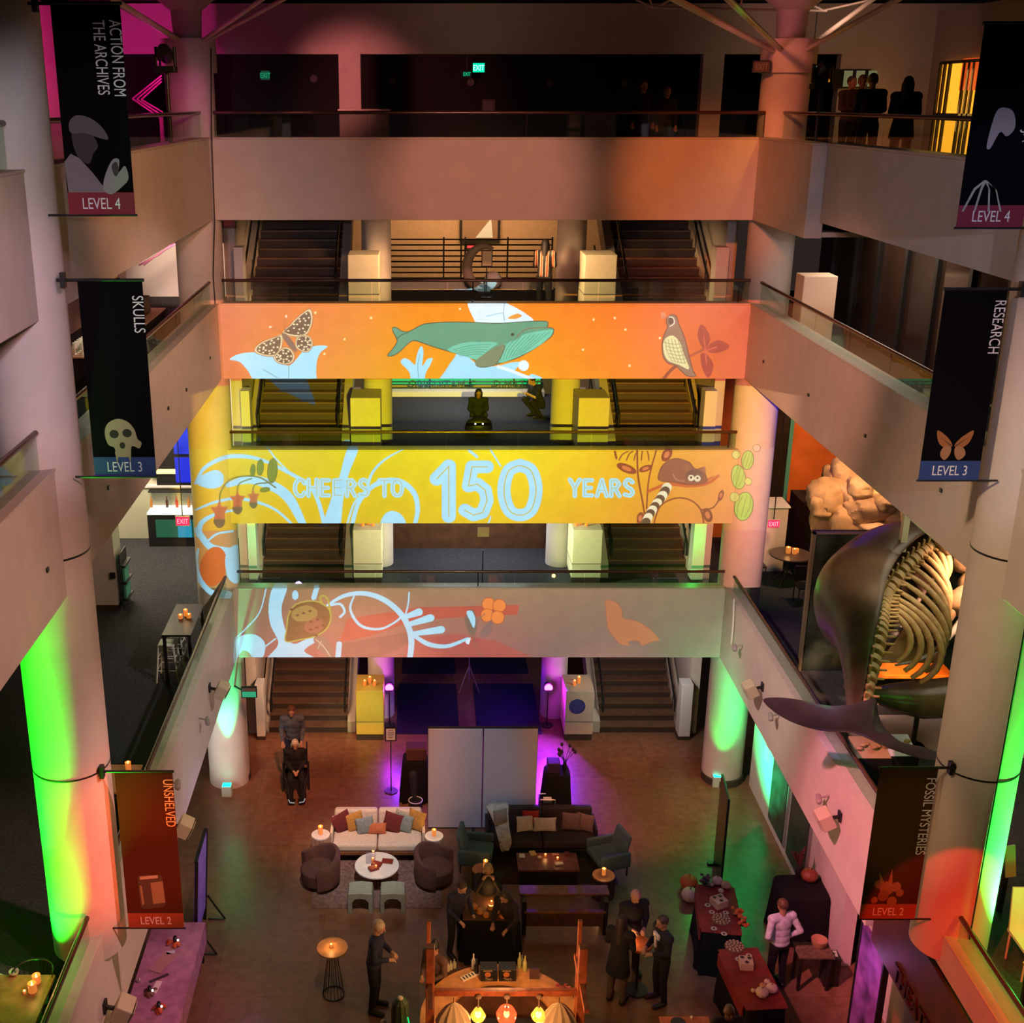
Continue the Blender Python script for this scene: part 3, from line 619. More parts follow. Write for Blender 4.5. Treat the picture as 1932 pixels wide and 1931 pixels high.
def word(s, x, y, w, h, gap, sw, col, inl, iw):
    for ch in s:
        if ch != ' ':
            for S in L_[ch]:
                P = [(x + p[0] * w, y + p[1] * h) for p in S]; stroke(P, sw, col, ch in 'CSO0')
            for S in L_[ch]:
                P = [(x + p[0] * w, y + p[1] * h) for p in S]; stroke(P, iw, inl, ch in 'CSO0')
        x += w * (.5 if ch == ' ' else 1) + gap
word('CHEERS TO', 556, 905, 19, 31, 5.2, 8.5, CY_, (190, 185, 60), 1.2)
word('YEARS', 1075, 905, 19, 31, 6.5, 8.5, CY_, (190, 185, 60), 1.2)
word('1', 822, 876, 40, 98, 10, 27, CY_, (200, 190, 60), 2); word('5', 873, 876, 50, 98, 10, 25, CY_, (200, 190, 60), 2); word('0', 948, 876, 66, 98, 10, 25, CY_, (200, 190, 60), 2)
BR = (140, 66, 28)
stroke([(1220, 992), (1212, 945), (1204, 900), (1202, 850)], 3.5, BR); stroke([(1220, 960), (1224, 905), (1238, 850)], 3, BR); stroke([(1160, 852), (1163, 865)], 4, BR)
for x, y, a, b, r in ((1182, 884, 20, 8, 22), (1218, 884, 13, 6, -20), (1258, 858, 9, 14, 30), (1335, 972, 9, 14, -20), (1360, 935, 5, 11, 18), (1208, 978, 7, 12, 10)): ellp(x, y, a, b, BR, r); ellp(x, y, a * .5, b * .5, (215, 120, 60), r)
for i in range(5): stroke([(1168 + i * 14, 868), (1175 + i * 12, 857), (1185 + i * 9, 852)], 2.5, BR)
stroke([(1222, 928), (1258, 914), (1300, 917), (1335, 912), (1355, 898)], 6, (205, 95, 35)); stroke([(1330, 908), (1345, 900)], 4, (205, 95, 35))
LB = [(1243, 906), (1246, 885), (1258, 871), (1276, 865), (1300, 872), (1312, 885), (1328, 882), (1330, 892), (1334, 908), (1318, 913), (1296, 914), (1270, 910)]
poly(LB, (150, 88, 55)); stroke(catmull(LB, 4, True), 1.4, (105, 55, 30), False); ellp(1311, 898, 17, 12, (120, 80, 55)); ellp(1304, 902, 6, 6, (235, 215, 165)); ellp(1316, 903, 6, 6, (235, 215, 165)); ellp(1304, 901, 2, 2, (50, 30, 20)); ellp(1316, 902, 2, 2, (50, 30, 20))
poly([(1292, 888), (1294, 878), (1302, 886)], (170, 100, 60)); poly([(1322, 886), (1330, 880), (1331, 892)], (170, 100, 60)); stroke([(1270, 895), (1276, 905), (1290, 908)], 1.4, (200, 140, 100))
T_ = [(1258, 920), (1250, 935), (1240, 949), (1231, 962), (1223, 976), (1216, 992)]
TT = catmull(T_, 4)
for i, (p, q) in enumerate(zip(TT, TT[1:])): stroke([p, q], 19 - i * .1, (90, 65, 45) if (i // 2) % 2 else (240, 232, 180), False)
stroke([(1233, 990), (1246, 955), (1275, 940), (1303, 944), (1322, 962), (1328, 990)], 3, BR); stroke([(1322, 962), (1345, 958), (1358, 940)], 3, BR)
GC = (180, 205, 70)
for x, y, a, b, r in ((1410, 868, 11, 18, 8), (1393, 900, 13, 23, -6), (1403, 955, 17, 27, 10)):
    ellp(x, y, a, b, GC, r, (95, 105, 30), 1.5)
    for f in (-.5, 0, .5): stroke([(x + f * a * .8 + b * .2, y - b * .75), (x + f * a * 1.3, y), (x + f * a * .8 - b * .2, y + b * .75)], 1, (120, 130, 40))
for x, y, r, c in ((1389, 858, 8, (215, 205, 90)), (1427, 845, 7, (240, 180, 130)), (1386, 938, 9, (215, 205, 90)), (1411, 908, 7, (215, 205, 90))): ellp(x, y, r, r, c, 0, (140, 120, 50), 1.3)
# --- lower band
poly([(655, 1168), (790, 1146), (980, 1141), (976, 1160), (840, 1166), (760, 1178), (700, 1200), (640, 1212)], (190, 70, 55), False, .8)
poly([(770, 1205), (860, 1196), (940, 1210), (1010, 1243), (1010, 1255), (760, 1255)], (180, 75, 70), False, .7); poly([(640, 1215), (700, 1205), (780, 1190), (800, 1200), (700, 1250), (640, 1250)], (120, 85, 75), False, .7)
poly([(517, 1105), (542, 1105), (531, 1150), (542, 1198), (556, 1215), (590, 1200), (604, 1206), (574, 1228), (604, 1250), (505, 1250), (525, 1215), (510, 1178), (507, 1140)], CY_)
poly([(440, 1216), (455, 1200), (480, 1197), (499, 1212), (497, 1238), (480, 1250), (472, 1234), (458, 1228), (440, 1250)], CY_); stroke([(502, 1110), (490, 1155), (465, 1185), (440, 1208)], 2.5, CY_); stroke([(498, 1222), (520, 1205)], 3, CY_)
stroke([(618, 1142), (650, 1124), (690, 1120), (730, 1135), (762, 1166), (776, 1205), (772, 1250)], [5, 8, 10, 11, 12, 12, 11], CY_)
stroke([(668, 1125), (661, 1150), (680, 1180), (715, 1187), (742, 1176), (760, 1162)], [3, 5, 6, 5, 4, 5], CY_); stroke([(772, 1118), (770, 1140), (765, 1160)], 3, CY_)
for P in ([(768, 1163), (790, 1155)], [(772, 1178), (812, 1166)], [(780, 1196), (832, 1188)]): stroke(P, [10, 16], CY_, False)
stroke([(782, 1200), (810, 1216), (845, 1219), (882, 1205)], [8, 10, 8, 6], CY_); stroke([(622, 1142), (642, 1140), (650, 1154), (642, 1164)], 5, CY_); stroke([(598, 1108), (592, 1128)], 10, CY_); ellp(557, 1123, 6, 9, CY_); stroke([(640, 1215), (637, 1250)], 11, CY_)
HP = [(543, 1164), (556, 1142), (585, 1134), (610, 1140), (624, 1158), (618, 1184), (596, 1200), (566, 1207), (539, 1210), (541, 1186)]
poly(HP, (105, 85, 38)); stroke(HP + [HP[0]], 2.5, (175, 180, 70)); poly([(550, 1156), (575, 1142), (598, 1152), (592, 1168), (560, 1172)], (150, 135, 65)); poly([(575, 1190), (580, 1172), (600, 1166), (612, 1180), (600, 1194)], (150, 95, 65))
for i in range(14): ellp(550 + (i * 37) % 62, 1150 + (i * 23) % 50, 3.4, 2.2, (80, 50, 32))
stroke([(608, 1140), (604, 1128), (612, 1124), (620, 1136), (624, 1160)], 3.5, (165, 175, 60))
poly([(592, 1203), (615, 1203), (628, 1225), (632, 1250), (612, 1236), (598, 1222)], (135, 115, 95)); stroke([(596, 1206), (612, 1222), (628, 1246)], 2, (200, 190, 160)); stroke([(606, 1210), (600, 1224)], 1.5, (200, 190, 160))
for x, y in ((922, 1140), (942, 1143), (919, 1161), (939, 1165)): ellp(x, y, 12.5, 12.5, (240, 135, 60), 0, (150, 70, 30), 1.2)
stroke([(908, 1240), (894, 1205), (900, 1175), (915, 1158)], 2, (110, 100, 85)); poly([(878, 1165), (892, 1150), (900, 1180), (893, 1200), (882, 1188)], (110, 100, 85)); poly([(880, 1155), (890, 1153), (897, 1168), (894, 1185), (886, 1170)], CY_); poly([(905, 1195), (925, 1170), (928, 1190), (912, 1202)], (125, 100, 95)); poly([(878, 1210), (888, 1203), (884, 1216)], WH)
SP = [(1141, 1134), (1150, 1132), (1164, 1137), (1173, 1150), (1176, 1166), (1200, 1171), (1225, 1186), (1244, 1207), (1230, 1211), (1212, 1218), (1204, 1210), (1185, 1210), (1188, 1218), (1172, 1216), (1160, 1205), (1148, 1188), (1144, 1168), (1143, 1146)]
poly(SP, (178, 110, 72)); stroke(catmull(SP, 4, True), 1.2, (140, 85, 60), False)
for x, y in ((595, 590), (612, 668), (868, 583), (1120, 603), (1180, 622), (1188, 690), (1245, 638), (1160, 600), (700, 600), (1100, 660), (650, 640)): ellp(x, y, 2.2, 2.5, (255, 225, 150))
# slide image -> light
im = bpy.data.images.new('projected_slide', CW, CH, float_buffer=True); im.colorspace_settings.name = 'Non-Color'
buf = np.ones((CH, CW, 4), np.float32); buf[..., :3] = CAN; im.pixels.foreach_set(buf.ravel()); im.update(); im.pack()
PP = Vector((1.6, -1.5, 13.9)); D_ = YB - PP.y
pl = light('SPOT', PP, 57752, (0.760, 0.813, 1.000), None, 0.0, 75, .05, name='projector_lamp'); pl.rotation_euler = (math.pi / 2, 0, 0)
l = pl.data; l.use_nodes = True; nt = l.node_tree; em = nt.nodes['Emission']
def N(t, **k):
    n = nt.nodes.new(t)
    for a, b in k.items(): setattr(n, a, b)
    return n
tc = N('ShaderNodeTexCoord'); sp = N('ShaderNodeSeparateXYZ'); nt.links.new(tc.outputs['Normal'], sp.inputs[0])
def mth(op, a, b):
    n = N('ShaderNodeMath', operation=op)
    for i, q in enumerate((a, b)):
        if isinstance(q, (int, float)): n.inputs[i].default_value = q
        else: nt.links.new(q, n.inputs[i])
    return n.outputs[0]
nz = mth('MULTIPLY', sp.outputs[2], -1)
u = mth('DIVIDE', mth('ADD', mth('MULTIPLY', mth('DIVIDE', sp.outputs[0], nz), D_), PP.x - X0), X1 - X0)
v = mth('DIVIDE', mth('ADD', mth('MULTIPLY', mth('DIVIDE', sp.outputs[1], nz), D_), PP.z - Z0), Z1 - Z0)
cb = N('ShaderNodeCombineXYZ'); nt.links.new(u, cb.inputs[0]); nt.links.new(v, cb.inputs[1])
ti = N('ShaderNodeTexImage'); ti.image = im; ti.extension = 'CLIP'; nt.links.new(cb.outputs[0], ti.inputs[0]); nt.links.new(ti.outputs[0], em.inputs['Color'])
# ------------------------------------------------------------------ banners on the near columns
TXT = M('pale_lettering', (.78, .76, .74), .7)
def pic(parent, P, m, o, name='picture', d=.004, smooth=True, k=1.0):
    # flat printed shape; P in banner units (0..1 across, metres down from the top)
    Q = catmull(P, 5, True) if smooth else P
    return [(o[0] + p[0] * o[2], o[1] - p[1]) for p in Q]
def banner(label, x0, zt, zb, y, wd, title, ty, level, lcol, side, shapes, bg=(.004, .003, .004), tsize=.17, tcol=None, tx=.83, cond=.72):
    t = thing('hanging_banner', label, 'banner', ((x0 + wd / 2), y, zb), group='column banners'); H = zt - zb; hw = wd / 2
    MB().box(-hw, hw, -.006, .006, .22, H).build('banner_cloth', M('banner_%.3f' % bg[0], bg, .9, spec=.05), t)
    MB().box(-hw, hw, -.008, .008, 0.0, .22).build('level_band', M('band_%d' % int(lcol[0] * 100 + lcol[2] * 10), lcol, .7), t)
    txt('band_lettering', level, t, (0, -.010, .055), .16, TXT, cond=.74, align='CENTER', ext=.001)
    m = M('title_' + str(tcol), tcol, .7) if tcol else TXT
    for i, s in enumerate(title): txt('title_lettering', s, t, (-hw + wd * (tx - i * .24), -.010, H - ty), tsize, m, rot=(R(90), R(90), 0), cond=cond, ext=.001)
    e = .22
    for zz, rr in ((H + .01, .018), (-.01, .012)): MB().cyl((-hw - (e if side < 0 else .02), 0, zz), (hw + (e if side > 0 else .02), 0, zz), rr, n=8).build('banner_pole', BLACK, t)
    MB().obox((side * (hw + .15), 0, H + .01), (.05, .08, .16)).build('bracket', BLACK, t)
    for kk, (nm, P, c, sm) in enumerate(shapes):
        Q = [(-hw + p[0] * wd, H - p[1] * H) for p in (catmull(P, 5, True) if sm else P)]
        MB().prism(Q, 'y', -.0075 - kk * .0006, -.0065).build(nm, M('print_' + '_'.join('%.2f' % k for k in c), c, .8), t)
    return t
def ellP(cx, cy, rx, ry, n=16): return [(cx + rx * math.cos(2 * math.pi * i / n), cy + ry * math.sin(2 * math.pi * i / n)) for i in range(n)]
G1, G2, G3, G4 = (.22, .18, .18), (.12, .095, .095), (.05, .035, .035), (.30, .27, .26)
man = [('printed_shirt', [(.02, .90), (.0, .74), (.10, .70), (.22, .72), (.40, .79), (.55, .86), (.60, .90)], G1, False), ('printed_face', [(.14, .62), (.20, .71), (.36, .75), (.44, .70), (.52, .66), (.42, .60), (.2, .57)], G3, True),
       ('printed_cap', [(.14, .60), (.12, .55), (.24, .515), (.45, .53), (.62, .58), (.68, .63), (.52, .62), (.34, .60)], G2, True), ('printed_hand', [(.55, .87), (.60, .80), (.72, .73), (.82, .73), (.80, .79), (.90, .76), (.94, .82), (.84, .86), (.66, .90)], G4, True), ('printed_camera', [(.70, .76), (.78, .74), (.80, .79), (.74, .81)], G3, True)]
BO, BOD = (.34, .27, .15), (.02, .012, .01)
skull = [('printed_skull', [(.22, .77), (.28, .72), (.44, .695), (.60, .71), (.70, .75), (.74, .80), (.80, .82), (.76, .85), (.64, .84), (.60, .90), (.50, .91), (.38, .91), (.36, .85), (.26, .83)], BO, True),
         ('printed_socket', ellP(.37, .775, .075, .022), BOD, True), ('printed_socket', ellP(.58, .77, .075, .022), BOD, True), ('printed_nose', ellP(.49, .835, .045, .017), BOD, True),
         ('printed_fang', [(.36, .87), (.42, .87), (.385, .935)], BO, False), ('printed_fang', [(.56, .87), (.62, .87), (.60, .935)], BO, False)]
OR, ORD = (.34, .12, .03), (.06, .03, .02)
bfly = [('printed_wing', [(.47, .80), (.36, .76), (.20, .73), (.24, .79), (.34, .82), (.46, .82)], OR, True), ('printed_wing', [(.53, .80), (.64, .76), (.80, .73), (.76, .79), (.66, .82), (.54, .82)], OR, True),
        ('printed_wing', [(.46, .82), (.34, .82), (.30, .86), (.38, .89), (.46, .86)], (.36, .17, .07), True), ('printed_wing', [(.54, .82), (.66, .82), (.72, .86), (.62, .89), (.54, .86)], (.36, .17, .07), True),
        ('printed_vein', [(.47, .81), (.24, .76), (.46, .815)], ORD, False), ('printed_vein', [(.53, .81), (.76, .76), (.54, .815)], ORD, False)]
jar = [('printed_jar', [(.24, .68), (.28, .655), (.62, .65), (.68, .68), (.70, .83), (.64, .86), (.30, .87), (.25, .84)], (.07, .055, .035), True), ('printed_lid', [(.28, .66), (.60, .65), (.60, .67), (.28, .68)], (.42, .40, .30), False), ('printed_label', [(.46, .70), (.68, .69), (.70, .83), (.48, .84)], (.26, .22, .12), False), ('printed_line', [(.26, .72), (.30, .72), (.32, .84), (.28, .85)], (.26, .22, .12), False)]
SH = (.30, .13, .06)
foss = [('printed_fossil', ellP(.42 + dx, .79 + dy, r, r * .38, 10), c, False) for dx, dy, r, c in ((0, 0, .13, SH), (-.16, -.03, .08, (.24, .10, .05)), (.16, -.01, .09, SH), (.24, .03, .07, (.26, .12, .06)), (-.05, .05, .1, (.22, .09, .04)), (-.2, .08, .06, SH), (.12, .09, .09, SH))] + [('printed_spike', [(.28, .76), (.24, .68), (.36, .75)], SH, False), ('printed_spike', [(.42, .75), (.46, .66), (.50, .75)], SH, False)]
root = [('printed_bulb', [(.35, .42), (.50, .40), (.62, .43), (.66, .50), (.56, .54), (.45, .52), (.34, .60), (.28, .58)], (.32, .30, .34), True)] + [('printed_root', [(.32, .76), (.30 + a, .80), (.26 + a * 1.8, .92), (.29 + a * 1.8, .92), (.33 + a, .81), (.36, .76)], (.36, .38, .34), False) for a in (-.12, -.02, .1, .2)]
def B_(pxs, ptop, pbot, y): a = on_y(pxs, ptop, y); return a.x, a.z, on_y(pxs, pbot, y).z
x, zt, zb = B_(95, 8, 404, 12.75); banner('black banner reading ACTION FROM THE ARCHIVES with a man in a flat cap, LEVEL 4', x, zt, zb, 12.75, .68, ['ACTION FROM', 'THE ARCHIVES'], .14, 'LEVEL 4', (.22, .008, .02), -1, man, cond=.62)
x, zt, zb = B_(146, 530, 898, 12.75); banner('black banner reading SKULLS with a pale fanged skull, blue LEVEL 3 band', x, zt, zb, 12.75, .68, ['SKULLS'], .15, 'LEVEL 3', (.02, .05, .20), -1, skull)
x, zt, zb = B_(216, 1457, 1750, 12.75); banner('dark brown banner reading UNSHELVED with a glass jar, orange LEVEL 2 band', x, zt, zb, 12.75, .70, ['UNSHELVED'], .09, 'LEVEL 2', (.34, .07, .02), -1, jar, (.07, .025, .01), tcol=(.85, .55, .22))  # orange light on the lettering is put into its colour
x, zt, zb = B_(1858, 45, 428, 12.75); banner('black banner ending in the word BAJA over a pale root, crimson LEVEL 4 band', x, zt, zb, 12.75, .68, ['EXPEDITION BAJA'], .12, 'LEVEL 4', (.20, .008, .04), 1, root, tx=.80, bg=(.003, .003, .006))
x, zt, zb = B_(1783, 547, 905, 12.75); banner('black banner reading RESEARCH with an orange butterfly, blue LEVEL 3 band', x, zt, zb, 12.75, .66, ['RESEARCH'], .10, 'LEVEL 3', (.02, .05, .18), 1, bfly)
x, zt, zb = B_(1661, 1450, 1733, 12.75); banner('dark orange-lit banner reading FOSSIL MYSTERIES with a heap of fossils, rust LEVEL 2 band', x, zt, zb, 12.75, .70, ['FOSSIL MYSTERIES'], .12, 'LEVEL 2', (.34, .08, .03), 1, foss, (.065, .03, .012), cond=.81)  # orange light on the cloth is put into its brown
# ------------------------------------------------------------------ signs, lamps and fittings
def EM(name, c, s): return M(name, (0.01, .01, .01), .5, emit=c, es=s)
def exitsign(label, p, w, h, c, cs, tc=(.05, 1, .5), ts=4, body=BLACK, top=16.8):
    t = thing('exit_sign', label, 'exit sign', p, group='illuminated exit signs')
    MB().box(-w / 2 - .02, w / 2 + .02, 0, .05, -.02, h + .02).build('housing', body, t, bevel=.005)
    MB().box(-w / 2, w / 2, -.008, 0, 0, h).build('lit_face', EM('face_' + str(c), c, cs), t)
    if top: MB().cyl((0, .025, h), (0, .025, top - p[2]), .012, n=6).build('hanging_rod', BLACK, t)
    txt('exit_lettering', 'EXIT', t, (0, -.012, h * .2), h * .85, EM('txt_' + str(tc), tc, ts), cond=.75, align='CENTER', ext=.001)
exitsign('bright green exit sign hanging in the dark opening over the top bridge', on_y(903, 136, 29.5), .27, .20, (0, .55, .30), 1.6, (.3, 1, .7), 3)
exitsign('small dim green reflection of the bright exit sign over the top bridge', on_y(881, 145, 31), .22, .14, (0, .02, .01), .3, (0, .6, .25), 1.2)  # solid stand-in for the reflection of the bright sign
exitsign('faint green exit sign in the dark opening left of the top bridge', on_y(501, 150, 31), .20, .2, (0, .12, .05), .5, (0, .35, .15), 1)
exitsign('bright green exit sign by the amber stage light', on_y(1530, 150, 26.5), .34, .26, (0, .75, .38), 1.6, (.3, 1, .7), 3)
exitsign('red exit sign beside the lit bottle cabinet', on_y(345, 991, 26.0), .30, .20, (1, .02, .10), 1.3, (1, .3, .35), 2, M('sign_cream', (.6, .5, .4), .6), top=9.47)
exitsign('red exit sign on the white counter by the orange exhibit', on_y(1459, 995, 26.5), .27, .18, (1, .02, .10), 1.0, (1, .3, .35), 2, M('sign_cream', (.6, .5, .4), .6), top=9.47)
exitsign('unlit brown exit sign on the far right column', on_y(1436, 135, 23.85), .30, .18, (.12, .02, .005), .5, (.25, .05, .02), .6, top=0)
exitsign('unlit dark exit sign in the corner of the opening left of the upper stairs', on_y(432, 428, 25), .24, .14, (.06, .004, .002), .5, (.2, .02, .01), .6, top=12.6)
def mover(label, p, aim, c, bulb, e):
    t = thing('moving_head_light', label, 'stage light', p); z = -.25
    MB().box(-.16, .16, -.14, .14, -.30, -.20).build('base', BLACK, t, bevel=.01)
    MB().box(-.17, -.13, -.05, .05, -.2, .10).box(.13, .17, -.05, .05, -.2, .10).build('yoke', BLACK, t, bevel=.01)
    d = (Vector(aim) - Vector(p)).normalized(); h = MB().cyl(-d * .18, d * .14, .10, .125, 20).build('lamp_head', BLACK, t, smooth=50)
    MB().cyl(d * .141, d * .15, .085, n=20).build('lens', EM('lens_' + label[:5], c, bulb), t)
    MB().cyl((0, 0, -.30), (0, 0, -.30 - e), .03, n=8).build('support_pole', BLACK, t)
    light('SPOT', Vector(p) + d * .3, 45, c, aim, .03, 34, .9)
    light('POINT', Vector(p) + d * .32, 4, c, None, .05)
p = on_x(312, 100, -4.15); mover('moving stage light glowing magenta on the top left balcony', p, (-4.2, 24, 14.7), (1, .03, .42), 25, p.z - .3 - 14.14)
p = on_x(1552, 132, 6.88); mover('moving stage light glowing amber on the top right balcony', p, (6.4, 23.5, 14.0), (1, .42, .02), 25, p.z - .3 - 14.14)
def wallbox(px, py, x, label, rz, s=.30):
    p = on_x(px, py, x); t = thing('wall_speaker', label, 'loudspeaker', p, rz, 'cream loudspeakers on the lower parapets')
    MB().obox((0, 0, 0), (s * .72, s, s * .9), ry=R(28)).build('cabinet', M('speaker_cream', (.55, .47, .33), .6), t, bevel=.02)
    MB().obox((s * .38, 0, -s * .2), (.012, s * .8, s * .7), ry=R(28)).build('grille', M('grille_tan', (.35, .29, .2), .8), t)
    MB().cyl((-s * .15, 0, 0), (-abs(abs(x) - abs(XL if x < 0 else XR)) - .0, 0, .05), .03, n=8).obox((-abs(abs(x) - abs(XL if x < 0 else XR)) + .02, 0, .05), (.03, .12, .16)).build('bracket', BLACK, t)
wallbox(418, 1302, XL + .24, 'cream loudspeaker on the left lower parapet, nearest the painted bridge', 0)
wallbox(348, 1560, XL + .24, 'cream loudspeaker on the left lower parapet, half behind the UNSHELVED banner', 0)
wallbox(232, 1905, XL + .24, 'cream loudspeaker on the left lower parapet below the LEVEL 2 banner', 0)
wallbox(1416, 1300, XR - .24, 'cream loudspeaker on the right lower parapet, nearest the painted bridge', math.pi)
wallbox(1557, 1545, XR - .24, 'pink-lit loudspeaker on the right lower parapet left of the FOSSIL MYSTERIES banner', math.pi)
def camr(px, py, x, label):
    p = on_x(px, py, x); t = thing('security_camera', label, 'camera', p); s = 1 if x > 0 else -1
    MB().cyl((s * .14, 0, .03), (0, 0, 0), .018, n=8).build('arm', M('camera_gray', (.3, .27, .25), .4), t)
    MB().cap((-.01 * s, .05, 0), (-.03 * s, -.07, -.03), .045, .05).build('lamp_body', M('camera_gray', (.3, .27, .25), .4), t, smooth=60)
camr(390, 1358, XL + .15, 'small gray camera on a bracket below the loudspeaker, left parapet'); camr(333, 1478, XL + .15, 'small gray camera above the banner-side loudspeaker, left parapet')
camr(1456, 1350, XR - .15, 'small gray camera on the right lower parapet beside the whale fluke'); camr(1547, 1505, XR - .15, 'small gray camera above the pink-lit loudspeaker')
camr(1388, 1220, XR - .15, 'small camera at the end of the white conduit, right parapet corner')
for i, (px, py, x) in enumerate(((318, 770, XL), (352, 735, XL), (397, 675, XL), (90, 1075, XL), (205, 920, XL), (1440, 682, XR), (1525, 745, XR), (1632, 822, XR), (1775, 925, XR))):
    p = on_x(px, py, x + (.012 if x < 0 else -.012)); MB().obox(p, (.02, .06, .05)).build('anchor_socket', BLACK).__setitem__('kind', 'structure')
q = MB().tube([on_x(1385, 1130, XR - .05), on_x(1383, 1180, XR - .05), on_x(1380, 1215, XR - .05)], .02).build('conduit', WHITE); tag(q, 'white conduit running down the corner of the right lower parapet', 'conduit')
q = MB().tube([on_y(398, 90, 23.9), on_y(399, 250, 23.9), on_y(405, 420, 23.85), on_y(402, 520, 23.9), on_y(406, 575, 23.9)], .012).build('hanging_cable', BLACK); tag(q, 'thin black cable hanging down the left corner of the top bridge', 'cable')
p1 = on_y(1893, 790, 12.52); q = MB().tube([(6.9, 12.52, 19), (6.9, 12.52, 9), (6.9, 12.52, 4.8)], .009).build('hanging_cable', BLACK); tag(q, 'thin black cable down the face of the green-lit right column', 'cable')
def uplight(px, py, y, label):
    p = on_z(px, py, 0); t = thing('uplight', label, 'uplight', (p.x, p.y, 0), group='box uplights at the column feet')
    MB().box(-.11, .11, -.10, .10, 0, .26).build('case', M('uplight_case', (.55, .75, .65), .4), t, bevel=.01)
    MB().box(-.09, .09, -.08, .08, .26, .268).build('lens', EM('uplight_lens', (.0, 1, .6), 6), t)
uplight(429, 1500, 23.4, 'white box uplight throwing green up the far left column'); uplight(1352, 1482, 23.4, 'white box uplight throwing green up the far right column')
for px, wh in ((727, 'left'), (1042, 'right')):
    p = on_y(px, 1297, 26.75); p.x += .1 if px < 800 else -.1; t = thing('stage_uplight', 'round purple stage light on a stand by the %s round column' % wh, 'stage light', (p.x, p.y, 0))
    MB().cyl((0, 0, 0), (0, 0, .02), .16, n=16).cyl((0, 0, 0), (0, 0, p.z - .1), .015, n=8).build('stand', BLACK, t)
    MB().cyl((0, .1, p.z), (0, -.08, p.z + .03), .10, .12, 16).build('lamp_head', BLACK, t, smooth=40)
    MB().cyl((0, -.082, p.z + .03), (0, -.09, p.z + .03), .10, n=16).build('lens', EM('magenta_lens', (1, .05, .75), 12), t)
    light('POINT', (p.x, p.y - .35, p.z + .15), 22, (.75, .03, 1), None, .05)
# roof space frame
TUBE = M('truss_paint', (.55, .45, .38), .35)
def tr(label, segs, r):
    q = MB()
    for a, b in segs: q.cyl(a, b, r, n=10)
    tag(q.build('roof_strut', TUBE, smooth=50), label, 'truss')
tr('thick white roof strut rising left from the far left column', [(on_y(342, 78, 24.1), on_y(215, 0, 20)), ], .055)
tr('pair of roof struts rising right from the far left column', [(on_y(380, 78, 24.1), on_y(498, -5, 20)), (on_y(383, 80, 24.1), on_y(540, -5, 22))], .04)
tr('long pink-lit roof strut rising left from the far right column', [(on_y(1464, 98, 24.1), on_y(1262, -8, 20))], .055)
tr('pale roof strut rising steeply left from the far right column', [(on_y(1475, 95, 24.1), on_y(1368, -8, 18))], .05)
tr('pair of roof struts rising right from the far right column', [(on_y(1512, 98, 24.1), on_y(1705, -8, 20)), (on_y(1512, 98, 24.3), on_y(1650, -4, 25))], .045)
tr('thin horizontal roof truss at the top right', [(on_y(1232, 14, 25), on_y(1560, 20, 25)), (on_y(1232, 14, 25), on_y(1195, -4, 25)), (on_y(1232, 14, 25), on_y(1225, -4, 25)), (on_y(1235, 14, 25), on_y(1272, -4, 25)), (on_y(1553, 19, 25), on_y(1500, -6, 25)), (on_y(1555, 19, 25), on_y(1640, 0, 25)), (on_y(1395, 30, 25), on_y(1400, -5, 25))], .022)
# top floor: counter, posters, lit room
def sbox(name, label, cat, p, d, m, bevel=.01, **k):
    o = MB().box(-d[0] / 2, d[0] / 2, -d[1] / 2, d[1] / 2, 0, d[2]).build(name, m, bevel=bevel); o.location = p; return tag(o, label, cat, **k)
a = on_y(640, 208, 26.0); b = on_y(733, 208, 26.0); t = thing('reception_counter', 'dim gray counter behind the top bridge handrail', 'counter', ((a.x + b.x) / 2, 26.3, 13.52))
MB().box(-(b.x - a.x) / 2, (b.x - a.x) / 2, -.3, .3, 0, 1.08).build('body', M('counter_gray', (.20, .17, .13), .7), t, bevel=.01); MB().box(-(b.x - a.x) / 2 - .03, (b.x - a.x) / 2 + .03, -.34, .34, 1.08, 1.12).build('top', M('counter_top', (.4, .36, .3), .5), t)
for px, w_, lb in ((1085, .24, 'narrow pale pillar-like stand'), (1132, .6, 'wide dim gray desk')):
    a = on_y(px, 214, 26.0); sbox('display_stand', lb + ' behind the top bridge handrail', 'stand', (a.x, 26.2, 13.52), (w_, .5, a.z - 13.52), M('counter_gray', (.2, .17, .13), .7))
q = MB()
for i in range(5): q.box(-.75 + i * .13, .75 - i * .13, i * .24, i * .24 + .24, 0, .10 + i * .09)
q.build('display_steps', M('step_gray', (.16, .15, .14), .6)); o = bpy.data.objects['display_steps']; a = on_y(893, 250, 26.6); o.location = (a.x, 26.6, 13.52); tag(o, 'low stepped dark platform in the middle behind the top bridge', 'platform')
a = on_y(922, 200, 31.47); t = thing('notice_board', 'small gray square notice on the dark top-floor wall', 'notice', a); MB().box(-.16, .16, 0, .03, -.16, .16).build('panel', M('notice_gray', (.22, .21, .2), .7), t); MB().box(-.12, .12, -.006, 0, -.12, .12).build('sheet', M('notice_sheet', (.3, .3, .28), .8), t)
for i, (px, py) in enumerate(((592, 148), (741, 152), (888, 155), (1037, 156), (1178, 157))):
    a = on_y(px, py, 31.4); o = MB().cyl((0, 0, 0), (0, -.05, 0), .09, n=12).build('ceiling_spot', M('notice_gray', (.22, .21, .2), .7)); o.location = a; tag(o, ('faint round wall light in the dark opening, %s along the row' % ['first', 'second', 'third', 'fourth', 'last'][i]), 'lamp', 'faint lights behind the top bridge')
